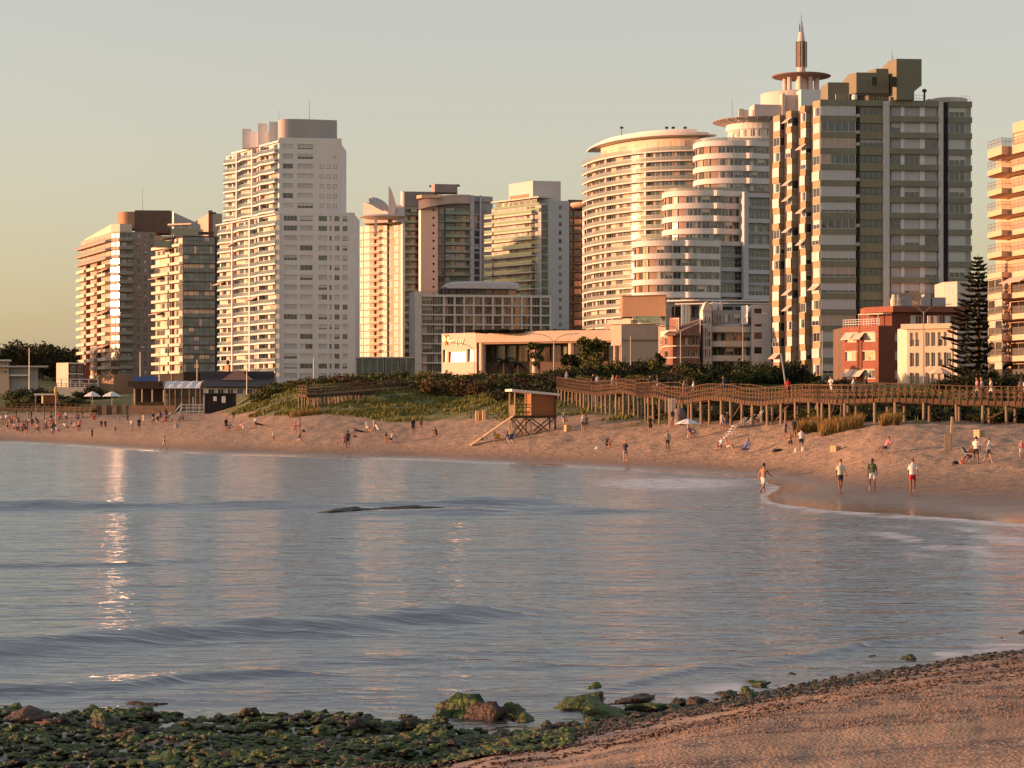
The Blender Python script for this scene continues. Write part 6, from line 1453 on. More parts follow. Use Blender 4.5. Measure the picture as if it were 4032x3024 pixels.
def chair(px, yf, rz, m, label, sc=.82):
    """Folding beach chair: tube frame, sling seat and back."""
    p = Pt(px, find_D(px, yf)); g = gz(p.x, p.y); t = thing("beach_chair", label, "chair", (p.x, p.y, g), "folding beach chairs")
    c, s_ = cos(rz), sin(rz); T = lambda x, y, z: (p.x + (c * x - s_ * y) * sc, p.y + (s_ * x + c * y) * sc, g + z * sc)
    b = MB()
    for y in (-.26, .26): b.tube([T(.35, y, 0), T(-.15, y, .42), T(-.5, y, .95)], .02, 5); b.tube([T(-.35, y, 0), T(.3, y, .42)], .02, 5); b.tube([T(.28, y, .56), T(-.28, y, .58)], .022, 5)
    b.build("frame", STEEL, t)
    MB().add([T(.3, -.25, .40), T(.3, .25, .40), T(-.14, .25, .34), T(-.14, -.25, .34), T(.3, -.25, .42), T(.3, .25, .42), T(-.14, .25, .36), T(-.14, -.25, .36)], [(0, 1, 2, 3), (7, 6, 5, 4), (0, 4, 5, 1), (2, 6, 7, 3)]).build("seat", m, t)
    MB().add([T(-.14, -.25, .36), T(-.14, .25, .36), T(-.5, .25, .97), T(-.5, -.25, .97), T(-.17, -.25, .36), T(-.17, .25, .36), T(-.53, .25, .97), T(-.53, -.25, .97)], [(0, 1, 2, 3), (7, 6, 5, 4), (2, 3, 7, 6)]).build("backrest", m, t)
    return t
C_Y = mat("yellow_sling", (0.55, 0.38, 0.05), .8, .05); C_B = mat("blue_sling", (0.05, 0.10, 0.32), .8, .05); C_R = mat("red_sling", (0.45, 0.03, 0.05), .8, .05)
chair(1955, 1742, 1.9, C_Y, "yellow folding chair on the sand below the hut ramp"); chair(2007, 1743, 2.2, C_B, "blue folding chair on the sand below the hut ramp")
chair(3489, 1787, pi - .25, C_R, "red folding chair with a reclining sitter on open sand"); chair(2936, 1790, pi - .3, C_B, "dark blue low chair of the seated group in mid beach", .75)
chair(1492, 1704, .5, CLOTHW, "empty white folding chair left of two standing bathers"); chair(2736, 1722, -1.1, mat("pale_sling", (.6, .45, .3), .8, .05), "upright pale chair beside the white parasol"); chair(3820, 1825, -.6, DSTEEL, "dark chair among the group at the right edge", .9)
def stacked_loungers():
    D = 181
    for k, (px, h, rz, lab) in enumerate(((2872, 1.15, .5, "tilted white lounger leaning beside two standing people"), (2915, .8, .2, "grey lounger at the near end of the stacked pile"), (2945, 1.0, -.2, "middle grey lounger of the stacked pile"), (2978, 1.2, .15, "tall white lounger at the far end of the stacked pile"))):
        p = Pt(px, D - (8 if k == 0 else 0)); g = gz(p.x, p.y); t = thing("beach_lounger", lab, "lounger", (p.x, p.y, g), "loungers stacked by the boardwalk")
        c, s_ = cos(rz), sin(rz)
        T = lambda x, y, z: (p.x + c * x - s_ * y, p.y + s_ * x + c * y, g + z)
        b = MB()
        for y in (-.3, .3): b.tube([T(-.7, y, .02), T(0, y, .3), T(.55, y, h)], .03, 5); b.tube([T(.5, y, .02), T(.3, y, h * .6)], .025, 5)
        b.build("frame", FRAME, t)
        for q in range(7): f = q / 6.5; x = -.65 + 1.15 * f; z = .06 + (h - .08) * f ** 1.5; MB().bar(T(x, -.28, z), T(x, .28, z), .14, .03).build("slat", CLOTHW if k in (0, 3) else GREYP, t)
stacked_loungers()
def shack():
    D = 194; p = Pt(2646, D); g = gz(p.x, p.y)
    t = thing("storage_panel", "tall cream board leaning under the boardwalk beside a grey mound", "board", (p.x, p.y, g))
    MB().box(p.x - .32, p.x + .32, p.y - .1, p.y + .05, g - .1, Zp(1568, D)).build("board", CREAM, t); MB().box(p.x - .02, p.x + .02, p.y - .13, p.y - .1, g, Zp(1572, D)).build("batten", BEIGE, t)
    p = Pt(2676, D); t = thing("covered_heap", "rounded grey tarpaulin heap under the boardwalk", "tarpaulin", (p.x, p.y, g))
    b = MB(); N, M_ = 18, 9; vs = []
    for i in range(M_ + 1):
        f = i / M_
        for j in range(N): a = 2 * pi * j / N; r = .68 * (1 - f ** 2.4) ** .5 * (1 + .12 * sin(3 * a + 4 * f) + .05 * sin(7 * a)); vs.append((p.x + cos(a) * r, p.y + sin(a) * r, g - .1 + 1.75 * f))
    b.add(vs, [(i * N + j, i * N + (j + 1) % N, (i + 1) * N + (j + 1) % N, (i + 1) * N + j) for i in range(M_) for j in range(N)]).build("tarpaulin", mat("tarp_mauve", (0.22, 0.17, 0.17), .8, .15, 3), t, True)
shack()

# ------------------------------------------------------------------ beach bar and houses at the left
def beach_bar():
    D = 410; t = thing("beach_bar", "dark open-fronted beach bar with a planted roof and blue tank", "building", (*Pt(590, D), 5.5))
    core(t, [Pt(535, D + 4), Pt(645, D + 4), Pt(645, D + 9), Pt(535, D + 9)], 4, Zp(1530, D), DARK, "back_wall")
    ribbon([Pt(528, D), Pt(648, D)], -6, .3, Zp(1531, D), Zp(1521, D)).build("roof", WOOD_D, t)
    for px in (530, 560, 600, 645): p = Pt(px, D); MB().tube([(p.x, p.y, 4), (p.x, p.y, Zp(1530, D))], .14, 6).build("post", PALEW, t)
    ribbon([Pt(540, D - .4), Pt(645, D - .4)], 0, .15, Zp(1598, D), Zp(1583, D)).build("counter", WOOD, t)
    a, b = Pt(524, D + 6), Pt(612, D + 6); core(t, [a, b, b + Vector((0, 4)), a + Vector((0, 4))], Zp(1500, D), Zp(1480, D), mat("blue_tarp", (0.04, 0.11, 0.34), .6, .1), "tank")
    ribbon([Pt(520, D + 5), Pt(642, D + 5)], 0, 4.6, Zp(1521, D), Zp(1501, D)).build("tank_stand", WOOD_D, t)
    t = thing("beach_restaurant", "restaurant with a white tent roof on a timber frame", "building", (*Pt(720, D), 5.5))
    pa = [Pt(648, D), Pt(790, D)]; b = MB(); N = 8; zt, zb = Zp(1498, D), Zp(1527, D)
    for i in range(N + 1):
        f = i / N; p = pa[0].lerp(pa[1], f); sg = .35 * (i % 2)
        b.v += [(p.x, p.y - 1.0, zb - .1), (p.x, p.y + 1.5, zt - sg * .5 - .2), (p.x, p.y + 5, zt - sg * .3), (p.x, p.y + 8, zb)]
    for i in range(N): o = 4 * i; b.f += [(o, o + 4, o + 5, o + 1), (o + 1, o + 5, o + 6, o + 2), (o + 2, o + 6, o + 7, o + 3)]; b.m += [0] * 3
    b.build("tent_roof", CLOTHW, t)
    for px in (650, 668, 690, 716, 745, 770, 788): p = Pt(px, D - .8); MB().tube([(p.x, p.y, 4), (p.x, p.y, zb)], .09, 5).build("post", PALEW, t)
    for y in (1532, 1566): a, c = Pt(648, D - .8), Pt(790, D - .8); MB().bar((a.x, a.y, Zp(y, D)), (c.x, c.y, Zp(y, D)), .12, .2).build("beam", WOOD, t)
    core(t, [Pt(660, D + 4), Pt(800, D + 4), Pt(800, D + 8), Pt(660, D + 8)], 4, Zp(1530, D), BROWN, "back_wall")
    pk = Pick(131, {'glass': 2, 'sides': 1}, FRAME_D, G_WARM, (TAN, CREAM)); a, c = Pt(665, D + 3.9), Pt(795, D + 3.9); L = (c - a).length
    for i in range(5): win(t, a, c, i * L / 5 + .1, Zp(1562, D), pk(L / 5 - .3, 1.4, 2), 0)
    # white stair and deck frame
    D2 = 372; t = thing("timber_stair", "white painted stair and landing beside the black shed", "stair", (*Pt(760, D2), 4.5))
    for px in (712, 735, 760, 783, 803): p = Pt(px, D2); MB().box(p.x - .07, p.x + .07, p.y - .07, p.y + .07, 3, Zp(1563 if px in (760, 803) else 1592, D2)).build("post", FRAME, t)
    for y in (1594, 1606, 1620): a, c = Pt(712, D2 - .1), Pt(803, D2 - .1); MB().bar((a.x, a.y, Zp(y, D2)), (c.x, c.y, Zp(y, D2)), .06, .14).build("rail", FRAME, t)
    a, c = Pt(690, D2 - .2), Pt(716, D2 - .2)
    for q in (0, .9): MB().bar((a.x, a.y, Zp(1640, D2) + q), (c.x, c.y, Zp(1608, D2) + q), .06, .2).build("stringer", FRAME, t)
    ribbon([Pt(712, D2), Pt(803, D2)], -2, 0, Zp(1621, D2), Zp(1618, D2)).build("landing", PALEW, t)
    # black shed with two posters
    D3 = 362; t = thing("black_shed", "black timber shed with two white posters beside the dune", "shed", (*Pt(860, D3), 4.5))
    k = 14
    for i in range(k): a, c = Pt(805 + 8.1 * i, D3 + .03 * (i % 2)), Pt(805 + 8.1 * (i + .94), D3 + .03 * (i % 2)); MB().prism([tuple(a), tuple(c), tuple(c + Vector((0, 4))), tuple(a + Vector((0, 4)))], 2.5, Zp(1553, D3)).build("wall_board", mat("black_boards", (0.018, 0.016, 0.018), .8, .3, 1.5), t)
    ribbon([Pt(800, D3), Pt(922, D3)], -4.4, .3, Zp(1553, D3), Zp(1548, D3)).build("roof", DARK, t)
    for p0, p1, y0, y1 in ((840, 853, 1561, 1579), (873, 888, 1560, 1586)): a, c = Pt(p0, D3 - .06), Pt(p1, D3 - .06); MB().box(a.x, c.x, a.y - .03, a.y, Zp(y1, D3), Zp(y0, D3)).build("poster", WHITE, t)
    # retaining wall and terrace
    D4 = 384; t = thing("terrace_wall", "brown retaining wall with stone pillars under the beach bar terrace", "wall", (*Pt(500, D4), 3))
    core(t, [Pt(362, D4), Pt(690, D4 - 2), Pt(690, D4 + 9), Pt(362, D4 + 9)], 1, Zp(1597, D4), mat("brown_stone", (0.20, 0.135, 0.09), .9, .3, 1.2, .5, 5))
    for px in (370, 412, 452, 490, 528): p = Pt(px, D4 - .5); MB().box(p.x - .4, p.x + .4, p.y - .4, p.y + .4, 1, Zp(1592, D4)).build("pillar", mat("stone_pillar", (0.30, 0.21, 0.14), .9, .3, 1.5, .5, 6), t)
    # long slate roofed house
    D5 = 455; t = thing("seaside_house", "long house with dark slate roof, hipped tile roof and a chimney", "house", (*Pt(900, D5), 7))
    core(t, [Pt(795, D5), Pt(1080, D5), Pt(1080, D5 + 12), Pt(795, D5 + 12)], 5, Zp(1528, D5), LGREY)
    SL = mat("slate", (0.035, 0.035, 0.045), .6, .2, 2)
    MB().prism([tuple(Pt(785, D5 - 1)), tuple(Pt(1090, D5 - 1)), tuple(Pt(1075, D5 + 6)), tuple(Pt(800, D5 + 6))], Zp(1526, D5), [Zp(1521, D5), Zp(1521, D5), Zp(1484, D5), Zp(1484, D5)]).build("roof", SL, t)
    MB().prism([tuple(Pt(790, D5 + 6)), tuple(Pt(1080, D5 + 6)), tuple(Pt(1080, D5 + 13)), tuple(Pt(790, D5 + 13))], Zp(1526, D5), Zp(1460, D5)).build("rear_roof", SL, t)
    a = [Pt(870, D5 + 3), Pt(1000, D5 + 3), Pt(1000, D5 + 9), Pt(870, D5 + 9)]; m_ = [Pt(925, D5 + 6), Pt(950, D5 + 6)]; zz = Zp(1497, D5 + 3); zt = Zp(1459, D5 + 3)
    MB().add([(*p, zz) for p in a] + [(*p, zt) for p in m_], [(0, 1, 5, 4), (1, 2, 5), (2, 3, 4, 5), (3, 0, 4)]).build("hip_roof", mat("brown_tile", (0.22, 0.13, 0.10), .85, .2, 2), t)
    MB().prism([tuple(Pt(884, D5 + 8)), tuple(Pt(900, D5 + 6)), tuple(Pt(908, D5 + 7)), tuple(Pt(892, D5 + 9))], zz, Zp(1432, D5)).build("chimney", TAN, t)
    p = Pt(897, D5 + 7.5); MB().ring([(.25, 0), (.35, .5), (.2, .9), (.01, 1.0)], tuple(p), 8).build("chimney_cap", DARK, t).location = (0, 0, Zp(1432, D5))
    pk = Pick(132, {'glass': 1}, FRAME, G_STD); a, c = Pt(800, D5 - .05), Pt(1075, D5 - .05)
    for i in range(7): win(t, a, c, 1 + i * 2.0, Zp(1552, D5), pk(1.3, 1.1, 2), -.03)
    # red and white house
    D6 = 610; t = thing("red_house", "small house with a lit cream wall and dark red side left of the far tower", "house", (*Pt(265, D6), 8))
    a, c, e = Pt(222, D6 + 3), Pt(269, D6), Pt(330, D6 + 1); core(t, [a, c, c + Vector((0, 9)), a + Vector((0, 7))], 6, Zp(1428, D6), CREAM)
    core(t, [c + Vector((.02, .1)), e, e + Vector((0, 8)), c + Vector((.02, 9))], 6, Zp(1433, D6), mat("dark_red_render", (0.13, 0.03, 0.025), .8, .1), "side_wall")
    for y0, y1 in ((1427, 1434), (1469, 1474), (1502, 1506)): ribbon([c, e], -.2, .35, Zp(y1, D6), Zp(y0, D6)).build("floor_band", CREAM, t)
    for y in (1462, 1496):
        for i in range(2): win(t, c, e, .6 + 2 * i, Zp(y, D6), pk(1.3, 1.5, 2), -.04)
        win(t, a, c, .8, Zp(y, D6), pk(1.5, 1.0, 2), -.04)
    t = thing("pergola_terrace", "white post and rail terrace with pergola at the foot of the far tower", "pergola", (*Pt(300, 520), 6))
    D7 = 520; core(t, [Pt(222, D7), Pt(388, D7), Pt(388, D7 + 8), Pt(222, D7 + 8)], 5, Zp(1524, D7), CREAM, "deck")
    for px in range(224, 390, 18): p = Pt(px, D7 + .3); MB().box(p.x - .1, p.x + .1, p.y - .1, p.y + .1, 6, Zp(1491 if (px // 18) % 2 else 1508, D7)).build("post", FRAME, t)
    for y, x1 in ((1493, 388), (1510, 388), (1517, 388)): p, q = Pt(224, D7 + .25), Pt(x1, D7 + .25); MB().bar((p.x, p.y, Zp(y, D7)), (q.x, q.y, Zp(y, D7)), .1, .12).build("rail", FRAME, t)
    # flat roofed villa
    D8 = 570; t = thing("villa", "flat-roofed white villa among trees at the far left edge", "house", (*Pt(80, D8), 7))
    for p0, p1, y0, y1, m in ((-60, 45, 1416, 1422, LGREY), (-60, 190, 1440, 1446, GREYP), (40, 110, 1475, 1481, LGREY)): core(t, [Pt(p0, D8 - 1), Pt(p1, D8 - 1), Pt(p1, D8 + 9), Pt(p0, D8 + 9)], Zp(y1, D8), Zp(y0, D8), m, "roof_slab")
    core(t, [Pt(-50, D8 + 1), Pt(36, D8 + 1), Pt(36, D8 + 8), Pt(-50, D8 + 8)], 5, Zp(1422, D8), BEIGE); core(t, [Pt(36.5, D8 + 2), Pt(150, D8 + 2), Pt(150, D8 + 8), Pt(36.5, D8 + 8)], 5, Zp(1446, D8), GREYP)
    a, c = Pt(-50, D8 + .95), Pt(36, D8 + .95)
    for y in (1438, 1470):
        for i in range(3): win(t, a, c, .5 + 1.8 * i, Zp(y, D8), pk(1.2, .9, 2), -.03)
    # teal glazed podium between the white and gold towers
    D9 = 600; t = thing("glass_podium", "low teal glazed podium between the white tower and the hotel", "building", (*Pt(1500, D9), 7))
    core(t, [Pt(1402, D9 + .4), Pt(1632, D9 + .4), Pt(1632, D9 + 9), Pt(1402, D9 + 9)], 6, Zp(1410, D9), DARK); ribbon([Pt(1400, D9), Pt(1634, D9)], -1, .3, Zp(1410, D9), Zp(1405, D9)).build("roof", GREYP, t)
    a, c = Pt(1402, D9), Pt(1632, D9); L = (c - a).length
    for i in range(4): win(t, a, c, i * L / 4, 9, wmesh(L / 4 - .35, Zp(1410, D9) - 9, 2, 'glass', LGREY, glass("podium_glass", (.02, .05, .06), .08, 1.8), BLIND), .05)
beach_bar()

# ------------------------------------------------------------------ street lamps
def lamp(px, D, ytop, kind, label, lean=0.0):
    p = Pt(px, D); g = gz(p.x, p.y); z = Zp(ytop, D); t = thing("street_lamp", label, "street lamp", (p.x, p.y, g), "street lamps along the seafront")
    MB().tube([(p.x + lean, p.y, g - .3), (p.x, p.y, z - (.9 if kind else 0))], [.11, .07], 6).build("pole", STEEL, t)
    for s in {'double': (-1, 1), 'right': (1,), 'left': (-1,), '': ()}[kind]:
        w = 3.4; MB().tube([(p.x, p.y, z - 1.2), (p.x + s * w * .25, p.y, z - .35), (p.x + s * w * .6, p.y, z), (p.x + s * w, p.y, z + .05)], .05, 5).build("arm", STEEL, t)
        x = p.x + s * w; MB().add([(x - .35, p.y - .15, z), (x + .45, p.y - .15, z + .03), (x + .45, p.y + .15, z + .03), (x - .35, p.y + .15, z), (x - .3, p.y - .1, z + .16), (x + .35, p.y - .1, z + .14), (x + .35, p.y + .1, z + .14), (x - .3, p.y + .1, z + .16)], [(3, 2, 1, 0), (4, 5, 6, 7), (0, 1, 5, 4), (1, 2, 6, 5), (2, 3, 7, 6), (3, 0, 4, 7)]).build("lamp_head", LGREY, t)
for a in ((2181, 330, 1316, 'double', "double-armed street lamp in front of the pavilion"), (1868, 340, 1352, 'left', "single-armed street lamp at the pavilion sign"), (2680, 335, 1280, 'double', "dark double-armed street lamp before the brick house"),
          (2925, 345, 1236, 'right', "single-armed street lamp before the white balconied house"), (3637, 300, 1200, 'double', "tall dark lamp post in front of the cream house"), (3238, 300, 1300, '', "thin pale pole at the base of the olive tower"),
          (2483, 320, 1322, '', "thin pole beside the fan palm"), (3075, 215, 1392, '', "leaning wooden pole at the foot of the ochre bays"), (552, 460, 1386, '', "thin pole before the brown far-left tower"), (627, 455, 1368, 'left', "street lamp between brown and blue glass towers"), (776, 470, 1416, '', "thin pole before the blue glass tower"), (115, 500, 1370, '', "thin pole near the villa at far left"), (1235, 420, 1410, '', "short pole before the white tower"), (972, 450, 1400, '', "thin pole before the wavy balconies")):
    lamp(*a, lean=.9 if a[0] == 3075 else 0)
# ------------------------------------------------------------------ vegetation
def leaf_mat(name, cols, rough=0.7, scale=0.5):
    m = bpy.data.materials.new(name); nt, b = nodes_of(m); n, l = nt.nodes, nt.links
    geo = n.new("ShaderNodeNewGeometry"); tx = n.new("ShaderNodeTexNoise"); tx.inputs["Scale"].default_value = scale; tx.inputs["Detail"].default_value = 3
    l.new(geo.outputs["Position"], tx.inputs["Vector"])
    a = n.new("ShaderNodeMath"); a.operation = 'MULTIPLY_ADD'; a.inputs[1].default_value = 0.45; l.new(geo.outputs["Random Per Island"], a.inputs[0])
    s = n.new("ShaderNodeMath"); s.operation = 'MULTIPLY_ADD'; s.inputs[1].default_value = 1.3; s.inputs[2].default_value = -0.38; l.new(tx.outputs[0], s.inputs[0]); l.new(s.outputs[0], a.inputs[2])
    r = ramp(n, [(i / (len(cols) - 1), c) for i, c in enumerate(cols)]); l.new(a.outputs[0], r.inputs[0]); l.new(r.outputs[0], b.inputs["Base Color"])
    b.inputs["Roughness"].default_value = rough; b.inputs["Specular IOR Level"].default_value = 0.25; return m
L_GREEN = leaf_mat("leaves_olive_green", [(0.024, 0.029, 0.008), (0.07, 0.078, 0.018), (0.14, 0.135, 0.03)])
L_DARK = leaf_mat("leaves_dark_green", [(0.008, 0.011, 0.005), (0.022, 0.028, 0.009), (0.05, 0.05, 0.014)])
L_BROWN = leaf_mat("leaves_russet", [(0.03, 0.018, 0.008), (0.085, 0.05, 0.02), (0.14, 0.08, 0.03)])
L_PINE = leaf_mat("needles_black_green", [(0.006, 0.009, 0.005), (0.014, 0.018, 0.009), (0.03, 0.032, 0.013)])
L_GRASS = leaf_mat("dune_grass", [(0.05, 0.056, 0.012), (0.125, 0.13, 0.026), (0.22, 0.19, 0.05)], .8, .22)
L_DRY = leaf_mat("dry_reed", [(0.10, 0.065, 0.02), (0.24, 0.15, 0.045), (0.36, 0.24, 0.08)], .8)
BARK = mat("bark", (0.075, 0.055, 0.04), .9, .3, 2.0)

def quads_mesh(name, C, U, V, material):
    """Leaf quads: centres C with half-axes U, V (n x 3 arrays); diamond-shaped so that outlines stay ragged."""
    n = len(C); co = np.empty((n, 4, 3), np.float32); co[:, 0] = C - U; co[:, 1] = C - V * .7; co[:, 2] = C + U; co[:, 3] = C + V * .7
    me = bpy.data.meshes.new(name); me.vertices.add(n * 4); me.vertices.foreach_set("co", co.ravel()); me.loops.add(n * 4)
    me.loops.foreach_set("vertex_index", np.arange(n * 4, dtype=np.int32)); me.polygons.add(n); me.polygons.foreach_set("loop_start", np.arange(n, dtype=np.int32) * 4)
    me.update(calc_edges=True); me.materials.append(material); return me
def blob_leaves(seed, blobs, n, size, material, name="crown"):
    g = np.random.default_rng(seed); vol = np.array([b[3] * b[4] * b[5] for b in blobs]) ** .67; k = g.choice(len(blobs), n, p=vol / vol.sum())
    d = g.normal(size=(n, 3)); d /= np.linalg.norm(d, axis=1)[:, None]; B = np.array(blobs)
    r = g.random(n) ** .28; lump = 1 + .22 * np.sin(d[:, 0] * 5 + k * 2) * np.sin(d[:, 1] * 4 + k) + .15 * np.sin(d[:, 2] * 7)
    C = B[k, :3] + d * B[k, 3:] * (r * lump)[:, None]; C[:, 2] = np.maximum(C[:, 2], .05)
    u = g.normal(size=(n, 3)) + d * .4; u /= np.linalg.norm(u, axis=1)[:, None]; v = np.cross(u, g.normal(size=(n, 3))); v /= np.linalg.norm(v, axis=1)[:, None]
    s = size * (0.6 + .8 * g.random(n))[:, None]
    return quads_mesh(name, C, u * s, v * s * .7, material)
def bush_mesh(seed, mt, n=900):
    rr = random.Random(seed); bl = [(rr.uniform(-.75, .75), rr.uniform(-.6, .6), rr.uniform(.3, .85), rr.uniform(.35, .75), rr.uniform(.35, .75), rr.uniform(.28, .6)) for _ in range(7)]
    return blob_leaves(seed, bl, n, .105, mt)
def stem_mesh(seed, h=.8):
    rr = random.Random(seed); b = MB()
    for k in range(5):
        a = rr.uniform(0, 6.3); b.tube([(0, 0, -.3), (cos(a) * .15, sin(a) * .15, h * .4), (cos(a) * .5, sin(a) * .5, h)], [.06, .04, .015], 4)
    return b.mesh("stem", BARK)
_bm = {"g": [bush_mesh(100 + i, L_GREEN) for i in range(4)], "d": [bush_mesh(110 + i, L_DARK) for i in range(4)], "b": [bush_mesh(120 + i, L_BROWN, 650) for i in range(4)]}
_sm = [stem_mesh(i) for i in range(2)]
CN = {"g": "green", "d": "dark green", "b": "russet"}
rb = random.Random(77)
def nth(k): return str(k) + ('th' if 10 < k % 100 < 14 else {1: 'st', 2: 'nd', 3: 'rd'}.get(k % 10, 'th'))
def bush(px, D, w, h, c, label, group):
    p = Pt(px, D); g = gz(p.x, p.y); t = thing("bush", label, "bush", (p.x, p.y, g), group); rz = rb.uniform(0, 6.28)
    put(rb.choice(_bm[c]), "crown", t, (p.x, p.y, g - .12 * h), rz, (w / 2, w / 2 * rb.uniform(.8, 1.1), h * .85)); put(rb.choice(_sm), "stem", t, (p.x, p.y, g), rz, (w / 2, w / 2, h * .7))
def thicket(px0, px1, D0, D1, w, h, n, kinds, where, hfun=None):
    grp = "bushes " + where
    for i in range(n):
        px = px0 + (px1 - px0) * (i + rb.random()) / n; D = rb.uniform(D0, D1) + (float(np.interp(px, [q[0] for q in MAIN], [q[1] for q in MAIN])) if hfun else 0); c = rb.choice(kinds); ww = rb.uniform(*w); hh = rb.uniform(*h) * .82
        big = "broad" if ww > (w[0] + w[1]) / 2 else "small"; bush(px, D, ww, hh, c, "%s %s bush, %s from left %s" % (big, CN[c], nth(i + 1), where), grp)
thicket(1000, 1180, 318, 345, (2.5, 5), (1.2, 2.2), 13, "ggb", "on the left flank of the grassy dune")
thicket(1100, 1440, 325, 345, (3.5, 6), (1.4, 2.4), 18, "ggb", "along the dune crest under the white tower")
thicket(1430, 1800, 318, 340, (3.5, 6.5), (1.3, 2.6), 24, "gggb", "on the dune crest left of the pavilion")
thicket(1680, 1960, 282, 312, (3, 6), (1.8, 3.2), 14, "bgbg", "on the russet slope behind the lifeguard hut")
thicket(1760, 2230, 290, 318, (3, 6), (1.4, 2.6), 26, "ggbd", "between the pavilion and the lifeguard hut")
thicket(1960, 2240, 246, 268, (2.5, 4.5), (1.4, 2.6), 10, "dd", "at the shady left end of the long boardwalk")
thicket(2190, 2680, 315, 345, (3.5, 7), (2.2, 4.2), 26, "gggd", "behind the boardwalk before the pavilion flank")
thicket(2180, 2700, 270, 300, (3, 5), (1.4, 2.6), 22, "gdb", "directly behind the winding boardwalk")
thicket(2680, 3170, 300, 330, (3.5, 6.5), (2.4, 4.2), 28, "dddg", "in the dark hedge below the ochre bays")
thicket(3170, 3330, 285, 310, (2, 3.5), (.8, 1.5), 7, "dg", "at the foot of the olive tower")
thicket(3700, 4100, 275, 300, (3, 5), (1.8, 3.2), 16, "dd", "around the foot of the tall conifer")
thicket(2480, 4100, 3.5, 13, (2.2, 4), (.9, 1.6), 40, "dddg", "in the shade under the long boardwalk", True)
thicket(2700, 4100, 200, 245, (3, 5), (.9, 1.6), 34, "dgd", "on the slope behind the long boardwalk")
thicket(40, 420, 440, 500, (4, 8), (2, 4), 16, "dg", "around the villa and pergola at far left")
thicket(440, 720, 398, 406, (1.6, 3), (.8, 1.5), 8, "dg", "on the beach bar terrace")
thicket(1820, 2400, 428, 440, (2.5, 5), (1.6, 3.2), 10, "dg", "close in front of the pavilion columns")

# roof planting on the pavilion
def tree(px, D, ybase, h, w, mt, label, seed, group=None, trunk=.3, n=2200, size=.28):
    p = Pt(px, D); z = min(gz(p.x, p.y), Zp(ybase, D)) if ybase else gz(p.x, p.y); rr = random.Random(seed); t = thing("tree", label, "tree", (p.x, p.y, z), group)
    b = MB(); b.tube([(p.x, p.y, z - .5), (p.x + .2, p.y, z + h * .35), (p.x, p.y, z + h * .75)], [w * .05, w * .04, w * .015], 7)
    bl = []
    for k in range(11):
        a = rr.uniform(0, 6.28); r = rr.uniform(.1, .42) * w; zz = h * rr.uniform(trunk + .1, .86); q = rr.uniform(.14, .26) * w
        bl.append((cos(a) * r, sin(a) * r, zz, q, q, q * .75)); b.tube([(p.x, p.y, z + h * trunk), (p.x + cos(a) * r, p.y + sin(a) * r, z + zz)], [w * .022, w * .008], 5)
    b.build("trunk", BARK, t); put(blob_leaves(seed, bl, n, size, mt), "crown", t, (p.x, p.y, z))
rt = random.Random(5)
for i in range(44):
    px = -160 + i * 11.4 + rt.uniform(-8, 8); D = rt.uniform(690, 840); hh = rt.uniform(8, 13)
    tree(px, D, None, hh, rt.uniform(9, 14), L_DARK, "%s dark tree, %s from left on the wooded rise at far left" % ("tall" if hh > 10.5 else "low", nth(i + 1)), 300 + i, "trees on the far left rise", .12, 800, .6)
tree(2335, 330, None, 7.2, 5.2, L_GREEN, "leafy green tree in front of the pavilion fascia", 401); tree(2120, 400, None, 9.5, 4.0, L_GREEN, "round green treetop above the pavilion roof", 402, n=900)
tree(2255, 345, None, 4.6, 3.6, L_DARK, "dark tree beside the double-armed lamp", 403); tree(2590, 345, None, 5, 2.2, L_DARK, "slim dark tree against the pale pavilion flank", 404, n=900)
for i, px in enumerate(range(1880, 2420, 30)):
    p = Pt(px, 436); b_ = _bm["d"][i % 4]; t = tag(put(b_, "roof_planting", None, (p.x, p.y, Zp(1314, 436)), i, (2.0, 1.6, .75)), "dark trailing plants along the pavilion roof edge", "plants", "plants along the pavilion roof edge")

def palm(px, D, h, nf, fl, label, shaggy=False, seed=1):
    p = Pt(px, D); g = gz(p.x, p.y); rr = random.Random(seed); t = thing("palm_tree", label, "palm", (p.x, p.y, g), "palms by the pavilion")
    MB().tube([(p.x, p.y, g - .4), (p.x + .08, p.y, g + h * .5), (p.x, p.y, g + h)], [.28, .22, .2], 8).build("trunk", BARK, t)
    for k in range(nf):
        a = 2 * pi * k / nf + rr.uniform(-.2, .2); up = rr.uniform(-.9 if shaggy else -.2, .9); C, U, V = [], [], []
        for j in range(16):
            f = (j + 1) / 16; x = fl * f * cos(up * .8); z = fl * (sin(up) * f - .75 * f * f); c = Vector((cos(a) * x, sin(a) * x, z))
            for s in (-1, 1):
                e = Vector((cos(a) * .35 - sin(a) * s, sin(a) * .35 + cos(a) * s, -.45)).normalized() * fl * .22 * (1 - .5 * f); C.append(c + e * .5); U.append(e * .55); V.append(Vector((cos(a), sin(a), .3)) * .035 * fl)
        put(quads_mesh("frond", np.array(C), np.array(U), np.array(V), L_DARK if shaggy else L_GREEN), "frond", t, (p.x, p.y, g + h))
palm(1985, 352, 3.6, 30, 2.6, "shaggy dark palm left of the pavilion columns", True, 3); palm(2042, 350, 3.2, 30, 2.4, "second shaggy palm beside the pavilion columns", True, 4)
palm(2478, 338, 2.6, 16, 2.4, "low fan palm against the pale pavilion flank", False, 5)

